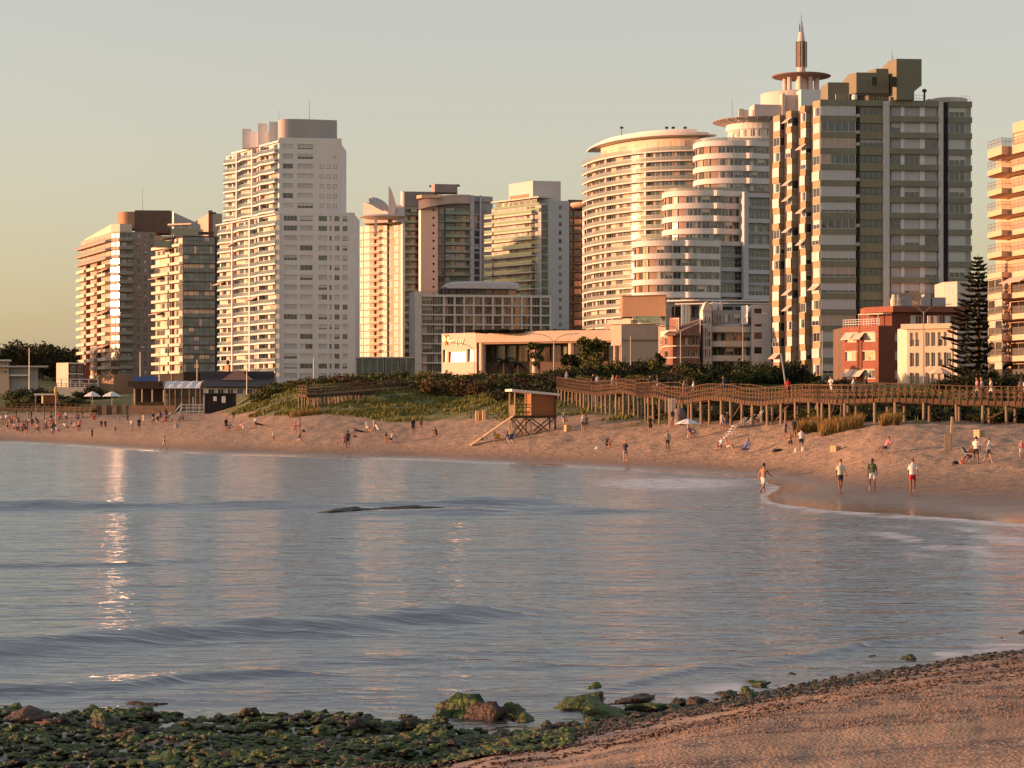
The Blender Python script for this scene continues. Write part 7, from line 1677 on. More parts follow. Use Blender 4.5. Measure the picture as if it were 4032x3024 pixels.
def conifer():
    D = 300; p = Pt(3851, D); g = gz(p.x, p.y); H_ = Zp(1000, D) - g; t = thing("conifer_tree", "tall dark conifer with tiered branches standing before the peach tower", "tree", (p.x, p.y, g))
    MB().tube([(p.x, p.y, g - .5), (p.x, p.y, g + H_ * .5), (p.x, p.y, g + H_)], [.42, .26, .03], 8).build("trunk", BARK, t)
    rr = np.random.default_rng(3); C, U, V = [], [], []; st = MB()
    z = 1.6; k = 0
    while z < H_ - .3:
        f = z / H_; rad = 5.7 * (1 - f) ** .78 * (.9 + .16 * rr.random()) + .15; nb = 7 if f < .8 else 5
        for j in range(nb):
            a = 2 * pi * (j + .5 * (k % 2)) / nb + rr.uniform(-.2, .2); rl = rad * rr.uniform(.62, 1.15)
            tip = .10 * rl; droop = -.10 * rl * (1 - f)
            st.tube([(p.x, p.y, g + z), (p.x + cos(a) * rl * .6, p.y + sin(a) * rl * .6, g + z + droop), (p.x + cos(a) * rl, p.y + sin(a) * rl, g + z + droop + tip + .12)], [.05, .035, .012], 4)
            m_ = int(14 + rl * 12)
            for q in range(m_):
                s = .18 + .82 * (q + rr.random()) / m_; zz = z + droop * min(1, s / .6) + (tip + .12) * max(0, (s - .6) / .4)
                for sd in (-1, 1):
                    ln = (.3 + .6 * rl / 5 * (1 - s * .5)) * rr.uniform(.7, 1.2); dr = np.array([cos(a) * .55 - sin(a) * sd, sin(a) * .55 + cos(a) * sd, .28 + rr.uniform(-.1, .25)]); dr /= np.linalg.norm(dr)
                    c = np.array([cos(a) * rl * s, sin(a) * rl * s, zz]) + dr * ln * .5; C.append(c); U.append(dr * ln * .6); V.append(np.array([0, 0, .18]) + rr.normal(size=3) * .05)
        z += .55 + .22 * (1 - f) + rr.uniform(-.16, .16); k += 1
    st.build("branches", BARK, t); put(quads_mesh("crown", np.array(C), np.array(U), np.array(V), L_PINE), "crown", t, (p.x, p.y, g))
conifer()

# grass on the dunes: blades too many to count
def blades(name, n, region, hgt, material, seed, wid=.03):
    g = np.random.default_rng(seed); px = g.uniform(region[0], region[1], n); D = g.uniform(region[2], region[3], n); z = ground_np(px, D); X = (px - CX) / F * D
    _, at = _ground(px, D); keep = (at["grass"] > .5) & (fbm(X * .35, D * .18, 3, 66) > .42 + .25 * g.random(n)); px, D, z, X = px[keep], D[keep], z[keep], X[keep]; k = len(px)
    h = hgt * (.4 + 1.3 * g.random(k) ** 2); a = g.uniform(0, 6.28, k); ln = g.normal(size=(k, 2)) * .35 * h[:, None] + np.array([.25, 0]) * h[:, None]
    co = np.empty((k, 3, 3), np.float32); w = wid * (1 + D / 120)
    co[:, 0] = np.stack([X - np.cos(a) * w, D - np.sin(a) * w, z - .05], 1); co[:, 1] = np.stack([X + np.cos(a) * w, D + np.sin(a) * w, z - .05], 1); co[:, 2] = np.stack([X + ln[:, 0], D + ln[:, 1], z + h], 1)
    me = bpy.data.meshes.new(name); me.vertices.add(k * 3); me.vertices.foreach_set("co", co.ravel()); me.loops.add(k * 3); me.loops.foreach_set("vertex_index", np.arange(k * 3, dtype=np.int32))
    me.polygons.add(k); me.polygons.foreach_set("loop_start", np.arange(k, dtype=np.int32) * 3); me.update(calc_edges=True); me.materials.append(material)
    return stuff(put(me, name))
o = blades("dune_grass", 150000, (820, 2700, 205, 335), .34, L_GRASS, 8); o["label"] = "short green grass covering the dunes above the beach"; o["category"] = "grass"
o = blades("slope_grass", 60000, (2600, 4200, 160, 300), .4, L_GRASS, 9); o["label"] = "grass on the slope under and behind the long boardwalk"; o["category"] = "grass"
def reeds():
    g = np.random.default_rng(12); C = []
    for px0, px1, D, n, h in ((3140, 3225, 164, 1200, 1.0), (3230, 3395, 160, 2800, .95), (3470, 3545, 158, 1500, .75), (2960, 3010, 196, 300, .5), (1140, 1260, 268, 900, .8)):
        px = g.uniform(px0, px1, n); d = D + g.uniform(-1.6, 1.6, n); C.append(np.stack([px, d, h * (.5 + .7 * g.random(n))], 1))
    A = np.concatenate(C); px, D, h = A.T; z = ground_np(px, D); X = (px - CX) / F * D; k = len(px); a = g.uniform(0, 6.28, k); w = .035
    co = np.empty((k, 3, 3), np.float32); ln = g.normal(size=(k, 2)) * .25 * h[:, None]
    co[:, 0] = np.stack([X - np.cos(a) * w, D - np.sin(a) * w, z - .05], 1); co[:, 1] = np.stack([X + np.cos(a) * w, D + np.sin(a) * w, z - .05], 1); co[:, 2] = np.stack([X + ln[:, 0], D + ln[:, 1], z + h], 1)
    me = bpy.data.meshes.new("dry_reeds"); me.vertices.add(k * 3); me.vertices.foreach_set("co", co.ravel()); me.loops.add(k * 3); me.loops.foreach_set("vertex_index", np.arange(k * 3, dtype=np.int32))
    me.polygons.add(k); me.polygons.foreach_set("loop_start", np.arange(k, dtype=np.int32) * 3); me.update(calc_edges=True); me.materials.append(L_DRY)
    o = stuff(put(me, "dry_reeds")); o["label"] = "golden dry reeds growing at the foot of the boardwalk piles"; o["category"] = "reeds"
reeds()
# ------------------------------------------------------------------ people
def _dirv(side, pitch, abd): 
    v = Vector((side * sin(abd), -sin(pitch) * cos(abd), -cos(pitch) * cos(abd))); return v.normalized()
POSES = {  # pelvis height, spine lean (forward +), head tilt, legs [(thigh pitch, knee bend, spread)], arms [(pitch, elbow bend, spread)] in degrees
    "stand": (.93, 2, 0, [(2, 3, 4), (-2, 4, 5)], [(4, 12, 8), (-3, 10, 9)]),
    "walk": (.915, 4, 5, [(22, 8, 2), (-18, 22, 2)], [(-20, 14, 7), (22, 22, 7)]),
    "stride": (.90, 6, -4, [(-24, 30, 3), (26, 6, 3)], [(28, 30, 12), (-26, 16, 12)]),
    "hips": (.93, 0, 0, [(3, 4, 7), (-3, 4, 8)], [(-20, 70, 38), (-20, 70, 38)]),
    "phone": (.93, 3, 14, [(2, 3, 4), (0, 6, 5)], [(18, 95, 10), (22, 100, 8)]),
    "bend": (.88, 38, 10, [(12, 14, 5), (-6, 10, 5)], [(58, 12, 8), (50, 16, 10)]),
    "sit": (.10, -18, 14, [(108, 96, 7), (112, 104, 9)], [(58, 22, 10), (-34, 8, 16)]),
    "hug": (.10, 14, 22, [(128, 128, 5), (126, 126, 6)], [(62, 40, 8), (62, 42, 8)]),
    "recline": (.32, -34, 16, [(84, 40, 8), (88, 46, 8)], [(26, 60, 14), (20, 62, 14)]),
    "lie": (.10, -78, 0, [(92, 4, 5), (88, 24, 8)], [(-30, 60, 30), (10, 20, 12)]),
}
def body_mesh(pose):
    hz, lean, ht, legs, arms = POSES[pose]; la = radians(lean); up = Vector((0, -sin(la), cos(la))); fw = Vector((0, -cos(la), -sin(la)))
    P = Vector((0, 0, hz)); b = MB(); seg = []
    def loft(rows):
        N = 14; o = len(b.v)
        for c, rx, ry in rows:
            for j in range(N): a = 2 * pi * j / N; b.v.append(tuple(c + Vector((1, 0, 0)) * rx * cos(a) + fw * ry * sin(a)))
        for i in range(len(rows) - 1):
            for j in range(N): b.f.append((o + i * N + j, o + i * N + (j + 1) % N, o + (i + 1) * N + (j + 1) % N, o + (i + 1) * N + j)); b.m.append(0)
        b.f.append(tuple(o + j for j in range(N))[::-1]); b.f.append(tuple(o + (len(rows) - 1) * N + j for j in range(N))); b.m += [0, 0]
    def ball(c, r, k=8):
        c = Vector(c); loft([(c + up * r[2] * sin(t), max(.004, r[0] * cos(t)), max(.004, r[1] * cos(t))) for t in [(-.5 + i / k) * pi * .98 for i in range(k + 1)]])
    loft([(P - up * .09, .09, .08), (P - up * .05, .165, .115), (P + up * .06, .165, .118), (P + up * .18, .138, .098), (P + up * .32, .165, .115), (P + up * .43, .185, .118), (P + up * .50, .165, .09), (P + up * .55, .075, .065), (P + up * .60, .055, .058)])
    seg.append((P, P + up * .03, "hip", .16)); seg.append((P + up * .10, P + up * .50, "torso", .17))
    hd = radians(ht); hu = Vector((0, -sin(la * .45 + hd), cos(la * .45 + hd))); hf = Vector((0, -cos(la * .45 + hd), -sin(la * .45 + hd)))
    nk = P + up * .57; hc = nk + hu * .165
    b.tube([tuple(nk - up * .04), tuple(nk + hu * .10)], .055, 12)
    old_up, old_fw = up, fw; up, fw = hu, hf
    ball(hc, (.078, .098, .118), 10); ball(hc - hu * .055 + hf * .02, (.058, .07, .062), 6)
    ball(hc + hf * .100 - hu * .012, (.014, .02, .024), 4)
    for s in (-1, 1): ball(hc + Vector((s * .08, 0, 0)) - hu * .01, (.012, .02, .032), 4)
    up, fw = old_up, old_fw
    seg.append((nk, nk + hu * .06, "neck", .055)); seg.append((hc - hu * .03, hc + hu * .03, "head", .09))
    for s, (tp, kb, sp) in zip((-1, 1), legs):
        h = P + Vector((s * .088, 0, -.02)); d1 = _dirv(s, radians(tp), radians(sp)); k = h + d1 * .43; d2 = _dirv(s, radians(tp - kb), radians(sp * .3)); a = k + d2 * .42
        b.tube([tuple(h + (P - h) * .2), tuple(h + d1 * .14), tuple(k - d1 * .06), tuple(k), tuple(k + d2 * .12), tuple(k + d2 * .27), tuple(a)], [.085, .086, .06, .054, .058, .042, .036], 12)
        sh = radians(tp - kb); toe = Vector((s * .04, -cos(sh * .25) * .17, -.05 if pose not in ("sit", "hug", "lie", "recline") else .06)); 
        if pose in ("lie", "recline"): toe = Vector((s * .05, -.06, .15))
        b.tube([tuple(a - toe * .35 + Vector((0, 0, -.03))), tuple(a + Vector((0, 0, -.035))), tuple(a + toe * .6 + Vector((0, 0, -.012))), tuple(a + toe + Vector((0, 0, -.012)))], [.034, .042, .038, .022], 10)
        seg.append((h, h + d1 * .20, "hip", .086)); seg.append((h + d1 * .25, k, "thigh", .06)); seg.append((k + d2 * .05, a - d2 * .04, "calf", .048)); seg.append((a, a + toe, "foot", .035))
    fing = []
    for s, (ap, eb, sp) in zip((-1, 1), arms):
        h = P + up * .485 + Vector((s * .175, 0, 0)); d1 = _dirv(s, radians(ap) + la * .6, radians(sp)); e = h + d1 * .29; d2 = _dirv(s, radians(ap + eb) + la * .6, radians(sp * (.3 if pose != "hips" else -.9))); w = e + d2 * .25
        b.tube([tuple(P + up * .47 + Vector((s * .10, 0, 0))), tuple(h), tuple(h + d1 * .1), tuple(e), tuple(e + d2 * .08), tuple(w)], [.06, .062, .05, .038, .04, .026], 12)
        q = Vector((1, 0, 0)); b.tube([tuple(w - d2 * .01), tuple(w + d2 * .05), tuple(w + d2 * .09)], [.026, .038, .032], 10)
        seg.append((h - d1 * .02, h + d1 * .17, "sleeve", .055)); seg.append((h + d1 * .22, w, "fore", .036)); seg.append((w, w + d2 * .09, "hand", .03))
        ax = d2.cross(Vector((0, 0, 1)) if abs(d2.z) < .8 else Vector((1, 0, 0))).normalized(); pn = d2.cross(ax)
        for k_, (of, ln) in enumerate(((-.027, .062), (-.009, .075), (.009, .07), (.026, .055))):
            r0 = w + d2 * .08 + ax * of; fing.append([r0, r0 + d2 * ln * .55 + pn * .008, r0 + d2 * ln * .85 + pn * .028])
        r0 = w + d2 * .03 + ax * .03; fing.append([r0, r0 + ax * .025 + d2 * .03, r0 + ax * .03 + d2 * .06 + pn * .01])
    me0 = b.mesh("body_raw", FRAME); ob = bpy.data.objects.new("body_raw", me0); COL.objects.link(ob)
    md = ob.modifiers.new("r", 'REMESH'); md.mode = 'VOXEL'; md.voxel_size = .0165; md.use_smooth_shade = True
    sm = ob.modifiers.new("s", 'SMOOTH'); sm.iterations = 3; sm.factor = .5
    dg = bpy.context.evaluated_depsgraph_get(); me = bpy.data.meshes.new_from_object(ob.evaluated_get(dg)); bpy.data.objects.remove(ob); bpy.data.meshes.remove(me0)
    me.name = "person_" + pose
    # paint regions by nearest bone
    n = len(me.polygons); cen = np.empty(n * 3, np.float32); me.polygons.foreach_get("center", cen); cen = cen.reshape(n, 3); best = np.full(n, 1e9); lab = np.zeros(n, int)
    names = {"head": 0, "neck": 0, "hand": 0, "fore": 8, "torso": 2, "sleeve": 3, "hip": 4, "thigh": 5, "calf": 6, "foot": 7}
    for A, B_, nm, r in seg:
        A, B_ = np.array(A), np.array(B_); dd = B_ - A; t = np.clip(((cen - A) @ dd) / max(1e-9, dd @ dd), 0, 1); ds = np.linalg.norm(cen - (A + t[:, None] * dd), axis=1) - r; u = ds < best; best[u] = ds[u]; lab[u] = names[nm]
    rel = cen - np.array(hc); zh, yh = rel @ np.array(hu), rel @ np.array(hf); ishead = (np.linalg.norm(rel, axis=1) < .15) & (lab == 0)
    lab[ishead & ((zh > .045) | ((yh < -.005) & (zh > -.07))) & ~((yh > .07) & (zh < .07))] = 1
    for s in (-1, 1):
        e = np.array(hc + hf * .09 + hu * .012 + Vector((s * .032, 0, 0))); lab[np.linalg.norm(cen - e, axis=1) < .016] = 1
    e = np.array(hc + hf * .088 - hu * .062); mth_ = (np.abs((cen - e) @ np.array(hu)) < .01) & (np.abs(cen[:, 0] - e[0]) < .024) & (np.linalg.norm(cen - e, axis=1) < .035); lab[mth_] = 3
    # join the fingers
    bm = bmesh.new(); bm.from_mesh(me); 
    for i, f in enumerate(bm.faces): f.material_index = int(lab[i]); f.smooth = True
    fb = MB()
    for c in fing: fb.tube([tuple(p) for p in c], [.0095, .009, .007], 5)
    vs = [bm.verts.new(v) for v in fb.v]
    for f in fb.f: q = bm.faces.new([vs[i] for i in f]); q.material_index = 0; q.smooth = True
    mn = min(v.co.z for v in bm.verts)
    for v in bm.verts: v.co.z -= mn
    me.materials.clear()
    for i in range(9): me.materials.append(FRAME)
    bm.to_mesh(me); bm.free()
    return me
_pm = {k: body_mesh(k) for k in POSES}
def cl(name, c): return mat(name, c, .85, .1, 6.0)
SK = [cl("skin_tan", (0.36, 0.19, 0.12)), cl("skin_light", (0.46, 0.27, 0.18)), cl("skin_deep", (0.20, 0.10, 0.065))]
HR = [cl("hair_dark", (0.02, 0.014, 0.011)), cl("hair_brown", (0.07, 0.04, 0.022)), cl("hair_blond", (0.30, 0.19, 0.08))]
CC = {"white": (0.68, 0.65, 0.62), "red": (0.50, 0.025, 0.03), "grey": (0.30, 0.29, 0.30), "black": (0.022, 0.02, 0.022), "navy": (0.03, 0.04, 0.10), "blue": (0.08, 0.13, 0.34), "green": (0.10, 0.12, 0.05), "orange": (0.62, 0.14, 0.06), "purple": (0.12, 0.09, 0.18), "pink": (0.60, 0.22, 0.22), "beige": (0.48, 0.38, 0.28), "cream": (0.60, 0.54, 0.44), "charcoal": (0.06, 0.055, 0.06)}
CC = {k: cl("cloth_" + k, v) for k, v in CC.items()}
rp_ = random.Random(31)
def person(px, yf, hpx, pose, rz, top, bot, label, sk=None, hr=None, pants=False, long=False, group="people on the beach", at=None, sc=None):
    if at is None: D = find_D(px, yf); p = Pt(px, D); z = gz(p.x, p.y)
    else: (p, z) = at; D = p.y
    full = {"sit": .98, "hug": .93, "recline": 1.05, "lie": .5, "bend": 1.45}.get(pose, 1.77)
    s = sc or min(1.08, max(.62, hpx * D / F / full)); o = put(_pm[pose], "person", None, (p.x, p.y, z - .02), radians(rz) + rp_.uniform(-.15, .15), (s * rp_.uniform(.95, 1.06), s * rp_.uniform(.95, 1.06), s))
    S = SK[rp_.randrange(3)] if sk is None else SK[sk]; Hh = HR[rp_.choice((0, 0, 1, 2))] if hr is None else HR[hr]
    T = CC[top] if top else S; B_ = CC[bot] if bot else S
    ms = [S, Hh, T, T if top else S, B_, B_ if pants else S, B_ if pants else S, S if not pants else CC["charcoal"], T if long else S]
    for i, m in enumerate(ms): o.material_slots[i].link = 'OBJECT'; o.material_slots[i].material = m
    return tag(o, label, "person", group)
G1, G2 = "people near the water", "people on the mid beach"
for a in (
    (3006, 1948, 130, "stride", 150, None, "white", "shirtless person in white shorts walking in the shallow swash", 0, 0, G1),
    (3309, 1939, 135, "walk", 5, "cream", "charcoal", "person in pale shirt and dark shorts, first of three walking at right", 2, 0, G1),
    (3435, 1931, 127, "stand", 175, "green", "white", "person in dark green jacket, middle of three walking at right", 0, 0, G1),
    (3593, 1941, 139, "walk", -8, "white", "red", "person in white shirt and bright red shorts walking on wet sand", 2, 0, G1),
    (2462, 1822, 88, "walk", 0, "charcoal", "grey", "person in dark top and pale shorts walking by the waterline mid beach", 1, 2, G1),
    (2628, 1780, 85, "stand", -10, "grey", "charcoal", "person in grey shirt standing alone left of the seated trio", 2, 0, G2),
    (2561, 1711, 73, "hips", 10, "black", "black", "person in black with hands on hips near the boardwalk piles", 0, 2, G2),
    (2648, 1684, 73, "stand", 30, "charcoal", "beige", "person in dark shirt beside the cream board under the boardwalk", 2, 0, G2),
    (2842, 1697, 72, "stand", 140, "grey", "grey", "person in grey beside the tilted white lounger", 1, 1, G2),
    (2864, 1696, 73, "stand", -20, "black", "navy", "person in open black jacket beside the tilted white lounger", 1, 0, G2),
    (2717, 1724, 44, "recline", 20, "purple", "pink", "person sitting under the white parasol", 2, 0, G2),
    (2838, 1774, 46, "sit", -40, "white", "red", "person in white shirt and red shorts sitting cross-legged in the trio", 0, 0, G2),
    (2866, 1775, 44, "sit", 60, "pink", "white", "long-haired person sitting in the middle of the trio", 1, 1, G2),
    (2932, 1789, 56, "recline", -70, "blue", "blue", "person in blue reclining with legs out in the trio", 1, 0, G2),
    (3093, 1733, 83, "walk", 70, "purple", "navy", "person in purple striding left in the group near the reeds", 0, 0, G2),
    (3127, 1722, 74, "stand", 200, "charcoal", "charcoal", "person in dark clothes at the back of the group near the reeds", 2, 0, G2),
    (3111, 1778, 80, "phone", -15, None, "charcoal", "person in swimwear at the front of the group near the reeds", 0, 1, G2),
    (3155, 1777, 90, "stand", 170, "white", "black", "person in white top and black shorts beside the cool box", 0, 0, G2),
    (3222, 1694, 34, "lie", 80, "white", "charcoal", "person lying against the golden reeds", 2, 0, G2),
    (3486, 1786, 60, "recline", -60, "pink", "charcoal", "person reclining in the red folding chair", 0, 0, G2),
    (3843, 1829, 110, "stand", 150, "white", "black", "person in white shirt and black shorts standing at far right", 2, 0, G2),
    (3893, 1823, 100, "walk", 60, "white", "charcoal", "person in white shirt and dark cap walking left at far right", 1, 0, G2),
    (3817, 1824, 62, "recline", -50, "orange", "navy", "person in orange top bending in a chair at far right", 0, 0, G2),
    (4022, 1811, 56, "stand", 0, "pink", "white", "small child in pink at the far right edge", 1, 1, G2),
    (2388, 1762, 38, "hug", 60, "black", "black", "person in black sitting hunched with a bag in front", 0, 0, G2),
    (2295, 1696, 66, "stand", 20, "white", "charcoal", "pale-shirted one of two people standing right of the hut", 1, 0, G2),
    (2307, 1696, 64, "stand", 160, "charcoal", "black", "dark-clothed one of two people standing right of the hut", 2, 0, G2),
    (2222, 1672, 42, "sit", 10, "grey", "beige", "person in grey sitting behind the square bin by the hut", 1, 0, G2),
    (1957, 1741, 38, "recline", 120, "black", "green", "person in the yellow folding chair below the hut", 1, 0, G2),
    (2004, 1742, 38, "recline", 150, "navy", "pink", "person in the blue folding chair below the hut", 0, 1, G2),
    (1718, 1722, 34, "hug", -30, "black", "black", "hooded person sitting alone left of the hut ramp", 0, 0, G2),
    (1626, 1713, 67, "stand", 10, "black", "black", "person in black, left of two standing below the dune", 0, 0, G2),
    (1657, 1710, 62, "stand", -30, "charcoal", None, "person in dark top, right of two standing below the dune", 0, 0, G2),
    (1474, 1704, 58, "stand", 180, "beige", "beige", "person in beige standing behind the empty white chair", 2, 0, G2),
    (1447, 1697, 34, "sit", 40, "white", "white", "child in white sitting behind the white chair", 1, 1, G2),
    (1370, 1764, 70, "stand", 160, "black", "black", "person in black of the pair standing near the water left of centre", 2, 0, G1),
    (1356, 1765, 60, "stand", 30, "pink", None, "barelegged person of the pair standing near the water left of centre", 0, 0, G1),
    (1422, 1719, 22, "lie", 90, "navy", "black", "person in navy lying on the sand behind the standing pair", 0, 0, G2),
    (1525, 1744, 36, "sit", 70, "black", "black", "left of two people sitting together left of centre", 0, 0, G2),
    (1541, 1743, 38, "sit", -60, "grey", "charcoal", "right of two people sitting together left of centre", 0, 0, G2),
    (1180, 1704, 58, "stand", 80, None, "charcoal", "barechested person standing below the short boardwalk", 0, 0, G2),
    (1161, 1705, 36, "sit", 0, "pink", "white", "person crouching beside the barechested bather", 1, 0, G2),
    (1176, 1742, 32, "hug", 90, "charcoal", "white", "person sitting near the water below the short boardwalk", 0, 0, G2),
    (1076, 1741, 47, "walk", 20, "white", None, "child in white top walking on the left beach", 0, 0, G2),
    (1006, 1691, 50, "stand", 0, "white", "pink", "person in white standing by a seated group at left", 0, 0, G2),
    (959, 1696, 30, "sit", 30, "white", "white", "person in white in the seated group at left", 1, 0, G2), (946, 1695, 28, "sit", -40, "pink", "white", "person in pink in the seated group at left", 0, 0, G2), (1028, 1690, 18, "lie", 80, "black", "black", "person lying at the end of the seated group at left", 0, 0, G2),
    (918, 1664, 50, "stand", 20, "green", "beige", "person standing at the foot of the dune beside the black shed", 0, 0, G2), (890, 1699, 54, "stand", 10, "black", "charcoal", "person in black standing left of the dune foot", 0, 0, G2), (905, 1698, 30, "sit", 0, "grey", "charcoal", "person crouching beside the figure in black at left", 0, 0, G2),
    (1235, 1629, 16, "hug", 0, "black", "black", "person sitting on the sand under the short boardwalk", 0, 0, G2),
    (362, 1733, 48, "stand", 70, "black", "black", "dark figure standing alone by the water at far left", 0, 0, G1), (646, 1772, 60, "walk", 110, None, "beige", "child wading along the water's edge at left", 0, 0, G1),
    (518, 1699, 50, "stand", 0, "white", "beige", "person in white before the terrace pillars", 1, 0, G2), (547, 1699, 54, "stand", 10, "black", "black", "person in black before the terrace pillars", 0, 0, G2), (502, 1667, 36, "stand", 180, "charcoal", "black", "small dark figure close to the terrace wall", 0, 0, G2), (466, 1667, 32, "stand", 90, "grey", "grey", "grey figure close to the terrace wall", 0, 0, G2), (565, 1672, 44, "stand", -40, "beige", "white", "beige figure close to the terrace wall", 0, 0, G2),
    (370, 1660, 30, "sit", 0, "red", "red", "person in red sitting before the stone pillars", 0, 0, G2), (400, 1682, 26, "hug", 0, "black", "black", "dark figure sitting in a pair before the terrace", 0, 0, G2), (414, 1682, 26, "hug", 20, "navy", "black", "navy figure sitting in a pair before the terrace", 0, 0, G2), (455, 1699, 18, "hug", 0, "black", "black", "small dark hunched figure on the open sand at left", 0, 0, G2),
):
    person(a[0], a[1], a[2], a[3], a[4], a[5], a[6], a[7], a[8], a[9], group=a[10])
rc = random.Random(99)
for i in range(56):   # the crowd at the left end, too small to tell apart
    u = rc.random(); px, yf = (rc.uniform(0, 340), rc.uniform(1655, 1712)) if u < .72 else (rc.uniform(585, 720), rc.uniform(1652, 1668))
    po = rc.choice(("sit", "hug", "recline", "sit", "stand", "stand", "bend")) ; tp = rc.choice(("white", "white", "black", "pink", "navy", "grey", None, "black", "red", "charcoal"))
    st = po in ("stand", "bend"); cn = tp or "swimwear"
    person(px, yf, 44 if st else 26, po, rc.uniform(-180, 180), tp, rc.choice(("black", "navy", "white", "charcoal")), "tiny %s figure %s in the crowd %s" % ("bare-skinned" if tp is None else tp, "standing" if st else "sitting", "at the far left of the beach" if u < .72 else "below the beach restaurant"), group="crowd at the left end of the beach")
# walkers on the boardwalks
_ms = [main_at(main_L * i / 300, 1.0) for i in range(301)]
def on_walk(px, pose, rz, top, bot, label, sc=1.0):
    k = min(range(301), key=lambda i: abs(CX + _ms[i][0].x / _ms[i][0].y * F - px)); q = _ms[k][0]
    person(px, 0, 0, pose, rz, top, bot, label, group="people on the long boardwalk", at=(Vector((q.x, q.y)), q.z - 1.1 + .02), sc=sc)
for a in ((2205, "walk", 60, "white", "black", "person in white at the left end of the long boardwalk"), (2335, "stand", 0, "black", "black", "person in black, left of the first pair on the boardwalk"), (2353, "stand", 150, "grey", "navy", "person in grey, right of the first pair on the boardwalk"),
          (2410, "walk", 80, "white", "beige", "person in white beside the red-clad walker on the boardwalk"), (2428, "walk", 90, "red", "white", "person in red on the bend of the boardwalk"), (2559, "stand", 20, "charcoal", "black", "dark figure leaning above the cream board"), (2590, "walk", -70, "charcoal", "grey", "dark walker right of the boardwalk bend"),
          (2692, "walk", 80, None, "pink", "barechested walker in the boardwalk group above the parasol"), (2706, "stand", 100, "black", "black", "walker in black in the group above the parasol"), (2731, "walk", 80, "white", "grey", "walker in white in the group above the parasol"), (2854, "walk", -80, "navy", "navy", "walker in navy alone on the boardwalk"),
          (3102, "stand", 170, "red", "black", "person in red looking over the rail"), (3274, "phone", -40, "white", "white", "person in white on the boardwalk before the ochre bays"), (3354, "walk", 70, "white", "beige", "person before the red brick block, left of two on boardwalk"), (3405, "walk", 80, "black", "navy", "person in black before the red brick block on boardwalk"),
          (3855, "walk", -80, "pink", "beige", "left walker of three before the dark conifer"), (3871, "walk", -80, "grey", "charcoal", "tall middle walker of three before the dark conifer"), (3903, "walk", -80, "beige", "white", "right walker of three before the dark conifer"), (4012, "stand", 120, "charcoal", "black", "dark figure at the right end of the boardwalk"), (4030, "walk", 80, "cream", "beige", "pale figure at the right end of the boardwalk")):
    on_walk(*a)

# bags and boxes on the sand
def bag(px, yf, w, h, m, label, cat="bag"):
    D = find_D(px, yf); p = Pt(px, D); g = gz(p.x, p.y); b = MB(); N, M_ = 12, 5; vs = []
    for i in range(M_ + 1):
        f = i / M_
        for j in range(N): a = 2 * pi * j / N; e = (1 - .25 * f) * (abs(cos(a)) ** .6 * (1 if cos(a) > 0 else -1)), (1 - .5 * f) * (abs(sin(a)) ** .6 * (1 if sin(a) > 0 else -1)); vs.append((p.x + e[0] * w / 2, p.y + e[1] * w / 4, g - .03 + h * f + .03 * sin(3 * a)))
    b.add(vs, [(i * N + j, i * N + (j + 1) % N, (i + 1) * N + (j + 1) % N, (i + 1) * N + j) for i in range(M_) for j in range(N)] + [tuple(M_ * N + j for j in range(N))])
    t = thing(cat.replace(" ", "_"), label, cat, (p.x, p.y, g), "bags on the sand"); b.build("body", m, t, True)
    MB().tube([(p.x - w * .2, p.y, g + h * .95), (p.x - w * .1, p.y, g + h * 1.35), (p.x + w * .1, p.y, g + h * 1.35), (p.x + w * .2, p.y, g + h * .95)], .015, 5).build("handle", m, t)
bag(3062, 1780, .85, .22, CC["black"], "long black bag lying left of the group near the reeds"); bag(3136, 1780, .3, .26, CC["white"], "small white bag at the feet of the group"); bag(3165, 1777, .4, .34, CC["cream"], "pale cool box beside the person in black shorts", "cool box")
bag(1196, 1703, .35, .3, CC["charcoal"], "round dark bag by the barechested bather"); bag(2352, 1768, .4, .2, CC["white"], "white bag before the hunched person in black"); bag(3762, 1830, .4, .2, CC["black"], "black bag at the left of the far right group"); bag(3792, 1828, .5, .2, CC["pink"], "pink bag in the far right group"); bag(695, 1685, .6, .6, CC["grey"], "grey square bag on the open sand at left"); bag(1398, 1722, .4, .2, CC["black"], "black bag by the person lying in navy")
